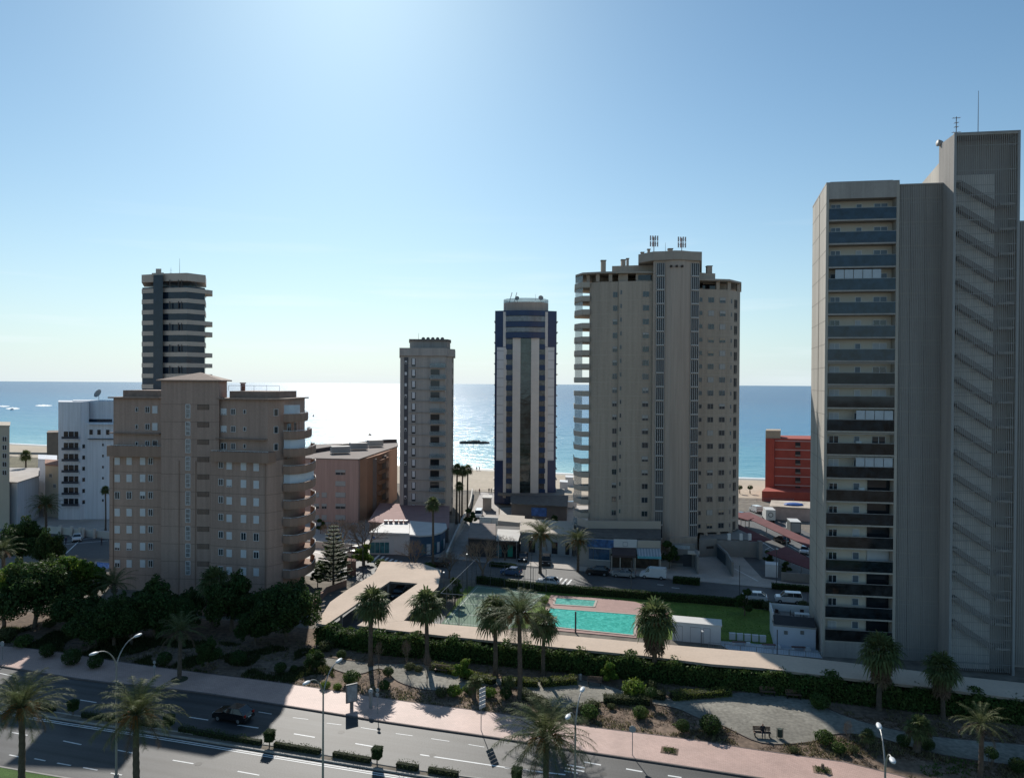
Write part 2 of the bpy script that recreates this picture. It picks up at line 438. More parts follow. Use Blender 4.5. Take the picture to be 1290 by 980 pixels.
def roadM(name, base, kl):
    """asphalt with faint tyre-polished bands running along the avenue"""
    m = M(name, base, .62, .14, .3, .2, 7, spec=.45, fine=.14)
    nt = m.node_tree; N = nt.nodes; L = nt.links; b = N['Principled BSDF']
    g = N.new('ShaderNodeNewGeometry'); mp = N.new('ShaderNodeMapping'); mp.inputs['Rotation'].default_value = (0, 0, .27)
    L.new(g.outputs['Position'], mp.inputs[0])
    m2 = N.new('ShaderNodeMapping'); m2.inputs['Scale'].default_value = (.012, .55, 1); L.new(mp.outputs[0], m2.inputs[0])
    n = N.new('ShaderNodeTexNoise'); n.inputs['Scale'].default_value = 1.7; n.inputs['Detail'].default_value = 3; L.new(m2.outputs[0], n.inputs['Vector'])
    mr = N.new('ShaderNodeMapRange'); mr.inputs['From Min'].default_value = .35; mr.inputs['From Max'].default_value = .65; mr.inputs['To Min'].default_value = .6; mr.inputs['To Max'].default_value = 1.45
    L.new(n.outputs['Fac'], mr.inputs['Value'])
    src = b.inputs['Base Color'].links[0].from_socket
    mx = N.new('ShaderNodeMix'); mx.data_type = 'RGBA'; mx.blend_type = 'MULTIPLY'; mx.inputs['Factor'].default_value = 1
    L.new(src, mx.inputs['A']); L.new(mr.outputs[0], mx.inputs['B']); L.new(mx.outputs['Result'], b.inputs['Base Color'])
    return m
avm = roadM('avenue_asphalt', (.040, .041, .042), 1)
a, b = match(kU, mU); mb = MB(); strip(mb, b, a, .02); struct('avenue_road', mb, avm)
a, b = match(mL, kL); mb = MB(); strip(mb, b, a, .02); struct('avenue_road', mb, avm)
a, b = match(mU, mL); mb = MB(); strip(mb, b, a, .10)
kerb(mb, a, .16, .18, 1); kerb(mb, b, .16, .18, 1)
struct('median_strip', mb, [M('median_soil', (.20, .17, .135), .95, .3, .8, .3, 5), kerbm])
a, b = match(swU, kU); mb = MB(); strip(mb, b, a, .13); kerb(mb, b, .15, .2, 1); kerb(mb, a, .15, .1, 1)
struct('pink_pavement', mb, [pavers, M('dark_kerb', (.16, .13, .12), .85, .15, 1)])
mb = MB(); far_l = [p + Vector((-.0, -12, 0)) for p in kL]; strip(mb, far_l, kL, .13); kerb(mb, kL, .15, .18, 1)
struct('verge_grass', mb, [M('lawn_near', (.07, .13, .03), .95, .3, .5, .5, 12, fine=.3), kerbm])
# lane markings
mb = MB()
def dash(mb, x0, y0, x1, y1, w=.12, z=.026):
    A = G(x0, y0); B = G(x1, y1); d = (B - A).normalized(); n = Vector((-d.y, d.x, 0)) * w / 2
    mb.face([(A.x - n.x, A.y - n.y, z), (B.x - n.x, B.y - n.y, z), (B.x + n.x, B.y + n.y, z), (A.x + n.x, A.y + n.y, z)])
s5 = 3.583
for q in ((175, 515, 245, 523), (328, 540, 395, 548), (482, 560, 557, 572), (640, 587, 716, 597), (800, 610, 882, 622), (968, 636, 1040, 648), (20, 489, 80, 499)):
    dash(mb, 320 + q[0] / s5, 760 + q[1] / s5, 320 + q[2] / s5, 760 + q[3] / s5, .1)
for q in ((180, 588, 275, 604), (457, 632, 562, 650), (750, 682, 1250, 757), (-75, 548, 20, 562)):
    dash(mb, 320 + q[0] / s5, 760 + q[1] / s5, 320 + q[2] / s5, 760 + q[3] / s5, .17)
for q in ((360, 435, 435, 447), (855, 513, 940, 526), (0, 315, 60, 328), (45, 580, 125, 595), (285, 620, 367, 637), (522, 660, 600, 675), (780, 707, 873, 723), (1072, 757, 1170, 775),
          (42, 683, 85, 692), (155, 700, 205, 710), (258, 720, 320, 731), (375, 740, 440, 752), (500, 765, 550, 774)):
    dash(mb, q[0] / s5, 760 + q[1] / s5, q[2] / s5, 760 + q[3] / s5, .14)
for q in ((345, 800, 410, 812), (350, 785, 440, 803), (358, 770, 445, 786), (440, 757, 520, 772), (640, 790, 718, 804), (840, 822, 905, 832), (60, 785, 350, 818)):
    dash(mb, 620 + q[0] / 3.794, 760 + q[1] / 3.794, 620 + q[2] / 3.794, 760 + q[3] / 3.794, .2)
mL2, _ = match(mL, kL)
off = [p + Vector((-.1, -.38, 0)) for p in mL2]; off2 = [p + Vector((-.13, -.50, 0)) for p in mL2]
strip(mb, off2, off, .026)
offb = [p + Vector((-.1, -.68, 0)) for p in mL2]; offc = [p + Vector((-.13, -.80, 0)) for p in mL2]
strip(mb, offc, offb, .026)
struct('lane_markings', mb, paint)

# the street behind the pool, the junction and the lane to the beach
mb = MB()
up_edge = [(-60, 668), (60, 672), (140, 676), (300, 684), (392, 686), (440, 697), (520, 700), (560, 703), (640, 711), (740, 720), (883, 733), (970, 741), (1100, 752), (1300, 770)]
lo_edge = [(-60, 705), (60, 702), (140, 704), (300, 716), (392, 726), (470, 733), (560, 728), (600, 731), (690, 741), (720, 744), (880, 757), (965, 765.5), (1100, 777), (1300, 796)]
U = [G(*p) for p in up_edge]; D = [G(*p) for p in lo_edge]
for i in range(len(U) - 1):
    mb.face([(D[i].x, D[i].y, .02), (D[i + 1].x, D[i + 1].y, .02), (U[i + 1].x, U[i + 1].y, .02), (U[i].x, U[i].y, .02)])
struct('back_street', mb, asph2)
mb = MB()
kerb(mb, smooth_line([G(*p) for p in up_edge[7:]], 4), .14, .2); kerb(mb, smooth_line([G(*p) for p in lo_edge[7:]], 4), .14, .2)
struct('street_kerb', mb, kerbm)
mb = MB()
sheet([(556, 702), (628, 711), (632, 690), (629, 668), (628, 640), (628, 622), (606, 620), (596, 640), (585, 665), (570, 688)], .024, mb)
struct('beach_lane', mb, M('lane_paving', (.30, .27, .25), .75, .2, .4, .2, 3, fine=.1))
# pavements and yards round the buildings
mb = MB()
sheet([(380, 655), (500, 655), (590, 660), (570, 688), (556, 702), (520, 699.5), (440, 696), (392, 685.5), (380, 680)], .014, mb)
sheet([(629, 668), (632, 690), (628, 711), (640, 710.5), (740, 719.5), (883, 732.5), (970, 740.5), (1060, 748), (1060, 700), (940, 655), (830, 640), (700, 636), (630, 640)], .014, mb)
struct('paved_yard', mb, palep)
mb = MB()
sheet([(-60, 667.5), (140, 675.5), (250, 680), (250, 640), (100, 630), (-60, 625)], .014, mb)
struct('paved_yard', mb, palep)
mb = MB(); sheet([(440, 697), (392, 686), (380, 692), (380, 712), (420, 705)], .028, mb)
struct('paved_yard', mb, palep)
# street markings
mb = MB()
for q in ((80, 700, 110, 671.5), (30, 690, 136, 681), (64, 684, 130, 676), (380, 692, 440, 704), (410, 712, 455, 700), (828, 736.3, 836, 737), (846, 740, 856, 741.3), (925, 716, 955, 732)):
    dash(mb, q[0], q[1], q[2], q[3], .22, .030)
for k in range(7): dash(mb, 478 + k * 5.5, 699 + k * 1.6, 468 + k * 5.5, 708 + k * 1.6, .5, .030)
for k in range(6): dash(mb, 690 + k * 6, 725 + k * 1.0, 684 + k * 6, 732 + k * 1.0, .35, .030)
struct('street_markings', mb, paint)

# the park
gravel = M('park_path', (.24, .225, .19), .92, .38, .16, .5, 5, fine=.25)
path_u = [(396, 826), (440, 832), (480, 836), (560, 838), (610, 851), (640, 856), (690, 859), (727, 856), (753, 860), (790, 871), (830, 878), (870, 881), (905, 879), (930, 872), (970, 873), (1010, 878), (1060, 900), (1110, 915), (1180, 928), (1290, 938), (1360, 945)]
path_l = [(396, 831), (420, 843), (450, 850), (480, 842), (500, 858), (530, 868), (560, 870), (600, 866), (640, 864), (668, 878), (700, 892), (727, 891), (760, 884), (800, 884), (850, 892), (880, 905), (910, 914), (960, 936), (1020, 935), (1050, 925), (1100, 928), (1180, 950), (1290, 966), (1360, 975)]
mb = MB()
A, B = match(smooth_line(gl(path_u), 4), smooth_line(gl(path_l), 4), 90)
strip(mb, B, A, .03)
struct('park_path', mb, gravel)
mb = MB(); kerb(mb, A, .09, .09); kerb(mb, B, .09, .09)
struct('path_edging', mb, M('edging', (.13, .10, .085), .9, .2, 2))
mb = MB()
soil = M('park_soil', (.19, .135, .098), .95, .38, .12, .6, 3, fine=.35)
lo = match(swU, swU)[0]
hi = extend(smooth_line(gl([(-40, 770), (200, 775), (395, 792), (590, 812), (760, 838), (960, 856), (1130, 872), (1290, 890)]), 5), 60, 60)
a, b = match(hi, lo, 60); strip(mb, b, a, .008)
struct('park_soil', mb, soil)
# low tufts and dry grass over the park soil: countless, so one object
def in_poly(p, poly):
    c = False; n = len(poly); j = n - 1
    for i in range(n):
        if (poly[i].y > p.y) != (poly[j].y > p.y) and p.x < (poly[j].x - poly[i].x) * (p.y - poly[i].y) / (poly[j].y - poly[i].y) + poly[i].x: c = not c
        j = i
    return c
pathpoly = A + list(reversed(B))
soilpoly = a + list(reversed([p + Vector((0, .4, 0)) for p in b]))
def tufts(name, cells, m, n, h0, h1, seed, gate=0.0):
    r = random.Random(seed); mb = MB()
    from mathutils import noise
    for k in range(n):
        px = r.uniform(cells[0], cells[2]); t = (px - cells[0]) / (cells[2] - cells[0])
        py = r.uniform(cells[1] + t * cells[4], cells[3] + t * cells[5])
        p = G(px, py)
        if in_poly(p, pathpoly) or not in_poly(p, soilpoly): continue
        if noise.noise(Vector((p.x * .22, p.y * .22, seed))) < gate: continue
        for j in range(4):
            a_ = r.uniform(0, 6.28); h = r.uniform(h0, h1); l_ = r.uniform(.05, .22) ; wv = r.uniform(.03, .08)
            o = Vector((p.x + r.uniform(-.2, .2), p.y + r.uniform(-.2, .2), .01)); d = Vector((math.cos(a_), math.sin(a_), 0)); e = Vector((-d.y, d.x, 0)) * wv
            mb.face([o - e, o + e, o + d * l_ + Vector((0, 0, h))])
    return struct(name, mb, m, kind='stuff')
tufts('dry_grass', (0, 822, 1290, 935, 120, 60), leafM('dry_blades', (.20, .17, .09), .3, .4), 15000, .06, .32, 3, -.08)
tufts('leaf_litter', (0, 800, 1290, 900, 120, 80), leafM('litter_brown', (.11, .075, .045), .2, .5), 16000, .02, .07, 33, -.15)
tufts('dry_grass', (0, 780, 1290, 822, 90, 120), leafM('dry_blades', (.20, .17, .09), .3, .4), 7000, .06, .25, 9, -.05)
tufts('green_ground_cover', (0, 825, 1290, 940, 130, 60), leafM('green_blades', (.09, .15, .035), .4, .4), 6000, .06, .22, 5, .18)
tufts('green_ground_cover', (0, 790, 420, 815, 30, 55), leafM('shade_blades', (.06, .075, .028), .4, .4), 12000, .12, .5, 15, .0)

# garden lawn, pools and their terrace
lawn = M('lawn', (.12, .185, .032), .95, .25, .35, .6, 14, fine=.3)
mb = MB()
sheet([(588, 738), (690, 746), (880, 760.5), (964, 768), (975, 770), (990, 806), (965, 813), (900, 808), (850, 806), (800, 802.5), (690, 793), (588, 787), (560, 780)], .018, mb)
struct('garden_lawn', mb, lawn)
mb = MB()
# blades near the lawn edge keep it from reading as a flat sheet
r = random.Random(8)
for k in range(9000):
    px = r.uniform(690, 985); p = G(px, r.uniform(746 + (px - 690) * .085, 794 + (px - 690) * .07))
    a_ = r.uniform(0, 6.28); e = Vector((math.cos(a_), math.sin(a_), 0)) * .05
    mb.face([p - e + Vector((0, 0, .018)), p + e + Vector((0, 0, .018)), p + Vector((r.uniform(-.05, .05), r.uniform(-.05, .05), r.uniform(.05, .11)))])
struct('lawn_grass', mb, leafM('lawn_blades', (.11, .19, .03), .45, .35), kind='stuff')
deckm = M('pink_terrace', (.36, .22, .19), .75, .12, .8, .15, 5, fine=.08)
mb = MB()
T = [(694, 750), (753, 753.5), (800, 758.5), (842, 771), (842, 781), (806, 775), (802, 804), (683, 793), (688, 762)]
mb.prism([(G(x, y).x, G(x, y).y) for x, y in T], 0, .09)
struct('pool_terrace', mb, deckm)
def poolM(name, col, sc_=2.2):
    m = bpy.data.materials.new(name); m.use_nodes = True; nt = m.node_tree; N = nt.nodes; L = nt.links; b = N['Principled BSDF']
    b.inputs['Base Color'].default_value = (*col, 1); b.inputs['Roughness'].default_value = .04; b.inputs['IOR'].default_value = 1.33
    g = N.new('ShaderNodeNewGeometry'); n = N.new('ShaderNodeTexNoise'); n.inputs['Scale'].default_value = sc_; n.inputs['Detail'].default_value = 5
    L.new(g.outputs['Position'], n.inputs['Vector'])
    n2 = N.new('ShaderNodeTexNoise'); n2.inputs['Scale'].default_value = 1.1; n2.inputs['Detail'].default_value = 6; n2.inputs['Distortion'].default_value = 1.5; L.new(g.outputs['Position'], n2.inputs['Vector'])
    cr = N.new('ShaderNodeValToRGB'); cr.color_ramp.elements[0].position = .38; cr.color_ramp.elements[0].color = (*[c * .8 for c in col], 1); cr.color_ramp.elements[1].position = .72; cr.color_ramp.elements[1].color = (*[min(1, c * 1.25 + .06) for c in col], 1); L.new(n2.outputs['Fac'], cr.inputs[0]); L.new(cr.outputs[0], b.inputs['Base Color'])  # lighter ripple pattern in the colour imitates caustics in the water
    bp = N.new('ShaderNodeBump'); bp.inputs['Strength'].default_value = 1; bp.inputs['Distance'].default_value = .13; L.new(n.outputs['Fac'], bp.inputs['Height']); L.new(bp.outputs[0], b.inputs['Normal'])
    return m
poolw = poolM('pool_water', (.075, .54, .44))
poolw2 = poolM('shallow_pool_water', (.16, .52, .43))
def pool(corners, m, lab):
    P = [G(x, y) for x, y in corners]; c = sum(P, Vector()) / len(P)
    t = thing('swimming_pool', lab, 'swimming pool', (c.x, c.y, 0))
    mb = MB(); mb.face([(p.x, p.y, .115) for p in P]); part('water', mb, m, t, True)
    mb = MB(); q = P + [P[0]]
    for i in range(4):
        a_, b_ = q[i], q[i + 1]; kerb(mb, [a_, b_], .16 + i * .0015, .34)
    part('coping', mb, M('pool_coping', (.40, .33, .28), .7, .1, 2), t, True)
    return t
pl = pool([(688.5, 789.8), (799, 801.3), (803, 775), (691, 766.5)], poolw, 'large turquoise swimming pool with wind ripples beside the pink terrace')
for (x, y) in ((693, 786), (800.5, 799.6)):
    p = G(x, y); mb = MB()
    for s_ in (-.25, .25):
        mb.tube([(p.x + s_, p.y, .1), (p.x + s_, p.y, .9), (p.x + s_, p.y + .35, 1.05), (p.x + s_, p.y + .6, .7), (p.x + s_, p.y + .6, .1)], .025, 6)
    part('ladder', mb, M('steel', (.5, .5, .5), .3, .05, 2, metal=.8), pl, True)
pool([(697.5, 762), (748.5, 765.2), (751.5, 757), (700, 753.6)], poolw2, 'small shallow paddling pool set into the pink terrace behind the large pool')
# sports court
crt = G(558, 786); 
mb = MB()
CQ = [(555, 786), (640, 793.5), (688, 748), (600, 737)]
sheet(CQ, .03, mb)
struct('court_surface', mb, M('court_green', (.17, .245, .175), .9, .12, .4, .1, 6, fine=.08))
mb = MB()
def crp(u, v):
    P = [G(x, y) for x, y in CQ]; a_ = P[0].lerp(P[1], u); b_ = P[3].lerp(P[2], u); return a_.lerp(b_, v)
for u0, v0, u1, v1 in ((.04, .04, .96, .04), (.04, .96, .96, .96), (.04, .04, .04, .96), (.96, .04, .96, .96), (.04, .5, .96, .5), (.5, .25, .5, .75), (.04, .25, .96, .25), (.04, .75, .96, .75)):
    A_, B_ = crp(u0, v0), crp(u1, v1); d = (B_ - A_).normalized(); n = Vector((-d.y, d.x, 0)) * .03
    mb.face([(A_.x - n.x, A_.y - n.y, .035), (B_.x - n.x, B_.y - n.y, .035), (B_.x + n.x, B_.y + n.y, .035), (A_.x + n.x, A_.y + n.y, .035)])
struct('court_lines', mb, paint)

# manhole covers on the avenue
for i, (px, py, lb) in enumerate(((430, 922, 'round manhole cover on the far lane of the avenue near the advertising panel shadow'), (545, 951, 'round manhole cover on the avenue below the direction sign shadow'), (250, 962, 'round manhole cover on the near carriageway in the building shadow'), (760, 975, 'round manhole cover on the avenue right of the painted hatching'))):
    p = G(px, py); mbx = MB(); mbx.tube([(p.x, p.y, .021), (p.x, p.y, .027)], .34, 18)
    single('manhole_cover', mbx, M('cast_iron', (.035, .034, .033), .6, .2, 4), lb, 'manhole cover', 'manhole covers on the avenue')
# ---------------------------------------------------------------- buildings
glass = glassM('window_glass', (.035, .045, .055), .05, .7)
glassd = glassM('dark_glass', (.018, .022, .028), .04, .55)
clearg = glassM('balcony_glass', (.25, .33, .36), .05, .6, .45)
white = M('white_paint', (.72, .72, .71), .6, .06, .8)
shut = M('roller_shutter_white', (.66, .66, .67), .55, .06, 1.2)
def stripes(m, axis='Z', period=.12, depth=.25):
    nt = m.node_tree; N = nt.nodes; L = nt.links; b = N['Principled BSDF']
    g = N.new('ShaderNodeNewGeometry'); sx = N.new('ShaderNodeSeparateXYZ'); L.new(g.outputs['Position'], sx.inputs[0])
    mo = N.new('ShaderNodeMath'); mo.operation = 'PINGPONG'; mo.inputs[1].default_value = period / 2; L.new(sx.outputs[axis], mo.inputs[0])
    mr = N.new('ShaderNodeMapRange'); mr.inputs['From Max'].default_value = period * .12; mr.inputs['To Min'].default_value = 1 - depth; mr.inputs['To Max'].default_value = 1
    L.new(mo.outputs[0], mr.inputs['Value'])
    src = b.inputs['Base Color'].links[0].from_socket
    mx = N.new('ShaderNodeMix'); mx.data_type = 'RGBA'; mx.blend_type = 'MULTIPLY'; mx.inputs['Factor'].default_value = 1
    L.new(src, mx.inputs['A']); L.new(mr.outputs[0], mx.inputs['B']); L.new(mx.outputs['Result'], b.inputs['Base Color'])
    return m
class Face:
    """a facade plane between two ground points, A at the left as seen from the street side"""
    def __init__(s, A, B):
        s.A = Vector((A[0], A[1])); s.B = Vector((B[0], B[1])); s.u = (s.B - s.A).normalized(); s.L = (s.B - s.A).length
        s.n = Vector((s.u.y, -s.u.x)); s.yaw = math.atan2(s.u.y, s.u.x)
    def hit(s, px, py=484):
        d = ray(px, py); n = s.n; t = (s.A.x * n.x + s.A.y * n.y) / (d.x * n.x + d.y * n.y)
        p = CAM + d * t; q = Vector((p.x, p.y)) - s.A
        return q.dot(s.u), p.z
    def P(s, a, z, out=0.0):
        q = s.A + s.u * a + s.n * out; return Vector((q.x, q.y, z))
    def mpp(s, px): # metres per pixel
        a, z = s.hit(px); q = s.P(a, z); return q.y / F
    def sub(s, mb, a, z, w_, h, out, d, mi=0):
        """box centred at (a,z) whose outer face stands `out` proud of the facade, d deep"""
        mb.box(s.P(a, z, out - d / 2), (w_, d, h), s.yaw, mi)
def winmesh(w_, h, style='two', frame=white, pane=None, rev=.1):
    """a window in its own frame coordinates (x along, y into wall, z up): frame mesh and pane mesh"""
    fr = MB(); pn = MB(); t = .06
    fr.box((0, -.02, h / 2 - t / 2), (w_, .1, t)); fr.box((0, -.02, -h / 2 + t / 2), (w_, .1, t))
    fr.box((-w_ / 2 + t / 2, -.02, 0), (t, .1, h - 2 * t)); fr.box((w_ / 2 - t / 2, -.02, 0), (t, .1, h - 2 * t))
    if style in ('two', 'half'): fr.box((0, -.022, 0), (t, .1, h - 2 * t))
    if style == 'sill': fr.box((0, -.06, -h / 2 - .04), (w_ + .1, .2, .06))
    pn.box((0, 0, 0), (w_ - 2 * t, .05, h - 2 * t))
    return fr, pn
WCACHE = {}
def window(parent, face, a, z, w_, h, style='two', fm=None, pm=None, out=0.0, shutter=0.0, sm=None, name='window'):
    """window thing-part: frame object, pane sub-part, optional roller_shutter sub-part"""
    fm = fm or white; pm = pm or glass; sm = sm or shut
    key = (round(w_, 2), round(h, 2), style, fm.name, pm.name)
    if key not in WCACHE:
        fr, pn = winmesh(w_, h, style)
        WCACHE[key] = (fr.mesh('window_frame', fm), pn.mesh('pane', pm))
    fmsh, pmsh = WCACHE[key]
    o = objm(name, fmsh, parent); p = face.P(a, z, out + .02); o.location = p - parent.location; o.rotation_euler = (0, 0, face.yaw)
    c = objm('pane', pmsh, o)
    if shutter > 0:
        k2 = ('s', round(w_, 2), round(h, 2), round(shutter, 2), sm.name)
        if k2 not in WCACHE:
            mb = MB(); hh = (h - .1) * shutter
            mb.box((0, -.05, h / 2 - .05 - hh / 2), (w_ - .1, .035, hh)); WCACHE[k2] = mb.mesh('roller_shutter', sm)
        objm('roller_shutter', WCACHE[k2], o)
    return o
def win_bulk(mb, face, a, z, w_, h, out=0.0, two=True):
    """the same window folded into a shared mesh: material 0 frame, 1 pane"""
    t = .06
    for da, dz, ww, hh in ((0, h / 2 - t / 2, w_, t), (0, -h / 2 + t / 2, w_, t), (-w_ / 2 + t / 2, 0, t, h - 2 * t), (w_ / 2 - t / 2, 0, t, h - 2 * t)):
        mb.box(face.P(a + da, z + dz, out + .03), (ww, .1, hh), face.yaw, 0)
    if two: mb.box(face.P(a, z, out + .032), (t, .1, h - 2 * t), face.yaw, 0)
    mb.box(face.P(a, z, out + .02), (w_ - 2 * t, .05, h - 2 * t), face.yaw, 1)
class Wins:
    """collects windows of one building, first 100 separate, the rest one stuff part"""
    def __init__(s, root, fm=None, pm=None): s.root = root; s.n = 0; s.mb = MB(); s.fm = fm or white; s.pm = pm or glass
    def add(s, face, a, z, w_, h, style='two', fm=None, pm=None, out=0.0, shutter=0.0, sm=None):
        s.n += 1
        if s.n <= 100: window(s.root, face, a, z, w_, h, style, fm or s.fm, pm or s.pm, out, shutter, sm)
        else: win_bulk(s.mb, face, a, z, w_, h, out, style == 'two')
    def done(s):
        if s.mb.f:
            o = part('upper_windows', s.mb, [s.fm, s.pm], s.root, True); o['kind'] = 'stuff'
def root_at(name, label, cat, x, y, z=0, group=None): return thing(name, label, cat, (x, y, z), 0, group)

# ======== brown apartment building in front, left
br = M('brown_render', (.46, .318, .255), .88, .10, .25, .25, 3, spec=.2, streak=True, fine=.05)
brp = M('brown_parapet', (.37, .245, .185), .88, .10, .3, .2, 3, spec=.2, streak=True)
brr = M('roof_tile_brown', (.30, .21, .165), .85, .2, 1.2, .3, 6)
rA = V(142, 122); rB = V(204, 120.4); rC = V(275, 118.3)
R = root_at('apartment_building', 'brown rendered apartment block with white roller shutters and hipped stair tower, in front at left', 'apartment building', rB.x, rB.y)
ZL = 32.05
def back(p, d): q = Vector(p); return Vector((q.x + d * .03, q.y + d))
mb = MB()
lw0, lw1 = V(138, 121.6), V(206, 120.0)
mb.prism([lw0, lw1, back(lw1, 12), back(lw0, 12)], 0, 22.6)
uw0, uw1 = V(143, 122.4), V(206, 121.0)
mb.prism([uw0, uw1, back(uw1, 11), back(uw0, 11)], 22.6, ZL)
co0, co1, co2 = V(203, 118.6), V(276, 117.9), V(286, 124)
mb.prism([co0, co1, co2, back(co0, 11)], 0, 35.0)
rl0, rl1 = V(266, 117.4), V(336.5, 115.2)
rc = V(357.5, 117.6)
mb.prism([rl0, rl1, rc, V(385, 129), back(rl0, 14)], 0, 22.3)
ru0, ru1 = V(276, 118.6), V(337.5, 116.2)
mb.prism([ru0, ru1, V(357.5, 118.2), V(384, 129.5), back(ru0, 13)], 22.3, ZL)
# fine score lines every storey
part('wall', mb, br, R, True)
FLl, FLu, FC, FRl, FRu = Face(lw0, lw1), Face(uw0, uw1), Face(co0, co1), Face(rl0, rl1), Face(ru0, ru1)
FR2 = Face(ru1, V(357.5, 118.2)); FR2l = Face(rl1, rc)
mb = MB()
for f in (FLl, FC, FRl, FR2l):
    zt = 34 if f is FC else 22
    k = 0
    while 2.6 + 2.86 * k < zt:
        f.sub(mb, f.L / 2, 2.6 + 2.86 * k, f.L - .02, .05, .012, .1); k += 1
part('score_line', mb, M('brown_joint', (.16, .12, .095), .9, .1, 1), R, True)['kind'] = 'stuff'
# roofs: eaves slabs, attic bands, hip
mb = MB()
def off_poly(P, d):
    c = sum((Vector(p) for p in P), Vector((0, 0))) / len(P)
    return [Vector(p) + (Vector(p) - c).normalized() * d for p in P]
P1 = [uw0, uw1, back(uw1, 11), back(uw0, 11)]; P2 = [ru0, ru1, V(357.5, 118.2), V(384, 129.5), back(ru0, 13)]
for P in (P1, P2):
    c = sum((Vector(p) for p in P), Vector((0, 0))) / len(P); I = [c + (Vector(p) - c) * .78 for p in P]
    mb = MB(); mb.prism(off_poly(P, .9), ZL, ZL + .22); mb.prism(I, ZL + .22, ZL + 1.35); part('roof', mb, brr, R, True)
mb = MB(); PC = off_poly([co0, co1, co2, back(co0, 11)], .8); c = sum((Vector(p) for p in PC), Vector((0, 0))) / 4
mb.prism(PC, 35.0, 35.2)
for i in range(4):
    a_, b_ = PC[i], PC[(i + 1) % 4]; mb.face([(a_.x, a_.y, 35.2), (b_.x, b_.y, 35.2), (c.x, c.y, 36.5)])
part('hipped_roof', mb, brr, R, True)
mb = MB()
for px in (306,):
    p = V(px, 123); mb = MB(); mb.box((p.x, p.y, 34.0), (.6, .6, 1.3)); mb.box((p.x, p.y, 34.75), (.8, .8, .15)); part('chimney', mb, M('brick_red', (.28, .13, .09), .9, .2, 2), R, True)
mb = MB()
for k in range(5):
    a = V(288 + k * 16, 122.5); mb.tube([(a.x, a.y, 33.4), (a.x, a.y, 34.3)], .03, 4)
a, b_ = V(288, 122.5), V(352, 122.5); mb.tube([(a.x, a.y, 34.3), (b_.x, b_.y, 34.3)], .03, 4)
part('roof_railing', mb, white, R, True)
# terrace parapets
mb = MB()
t0, t1 = V(134.5, 119.9), V(206, 118.8); f = Face(t0, t1)
f.sub(mb, f.L / 2, 23.35, f.L, 1.75, 0, 2.2); part('terrace_parapet', mb, brp, R, True); mb = MB()
t0, t1 = V(265, 116.3), V(338.5, 114.2); g_ = Face(t0, t1)
g_.sub(mb, g_.L / 2, 22.9, g_.L, 1.65, 0, 2.2)
part('terrace_parapet', mb, brp, R, True)
mb = MB()
for ff_, zz_ in ((f, 24.35), (g_, 23.9)):
    mb = MB(); ff_.sub(mb, ff_.L / 2, zz_, ff_.L - .2, .05, -.05, .05)
    for i in range(14): ff_.sub(mb, .3 + i * (ff_.L - .6) / 13, zz_ - .07, .04, .12, -.05, .04)
    part('handrail', mb, white, R, True)
mb = MB()
FLu.sub(mb, FLu.L / 2 - .2, 26.2, FLu.L, .18, .9, .95); part('terrace_canopy', mb, brr, R, True); mb = MB(); FRu.sub(mb, FRu.L / 2, 25.7, FRu.L, .18, .9, .95)
part('terrace_canopy', mb, brr, R, True)
wn_ = Wins(R)
rnd = random.Random(2)
# left wing
for k, py in enumerate((516, 537.5, 559)):
    for px, w_, h, st, sh in ((172.5, .5, .75, 'one', 0), (186, .85, 1.05, 'two', 0), (195.5, .95, 1.25, 'one', 1 if k < 2 else 0)):
        a, z = FLu.hit(px, py); wn_.add(FLu, a, z - (.35 if (k == 2 and px > 190) else 0), w_, h + (.6 if (k == 2 and px > 190) else 0), st, shutter=sh)
for k in range(7):
    py = 580.8 + 21.5 * k
    for j, (px, w_, h) in enumerate(((148, .95, 1.25), (163, .95, 1.25), (180, .95, 1.25), (190, .85, 1.15))):
        a, z = FLl.hit(px, py)
        sh = 1.0 if j < 3 else 0
        if k == 2: sh = 0 if j != 2 else .55
        if k == 5 and j == 0: sh = .65
        if k == 6 and j == 0: sh = .4
        if k == 5 and j == 1: sh = .8
        wn_.add(FLl, a, z, w_, h, 'two' if sh < 1 else 'one', shutter=sh)
# right wing
for k, py in enumerate((518.6, 540.5, 562)):
    for px, w_, h, st, sh in ((282, 1.1, 1.1, 'two', .9 if k < 2 else 0), (294, .85, 1.0, 'two', 0), (308.5, .5, .7, 'one', 0)):
        a, z = FRu.hit(px, py); wn_.add(FRu, a, z, w_, h, st, shutter=sh)
    a, z = FR2.hit(347.5, py + 1); wn_.add(FR2, a, z, .75, 1.15, 'one')
for k in range(7):
    for j, (px, w_, h, dy) in enumerate(((278.5, .85, 1.1, 0), (289, .95, 1.2, 1.4), (307, .95, 1.25, 2.2), (323, .95, 1.25, 3.2))):
        a, z = FRl.hit(px, 585.2 + 22.0 * k + dy)
        sh = 0 if j == 0 else 1
        if k == 4 and j > 1: sh = 0
        if k == 5 and j == 3: sh = .15
        if k == 1 and j == 1: sh = .9
        wn_.add(FRl, a, z, w_, h, 'two' if sh < 1 else 'one', shutter=sh)
wn_.done()
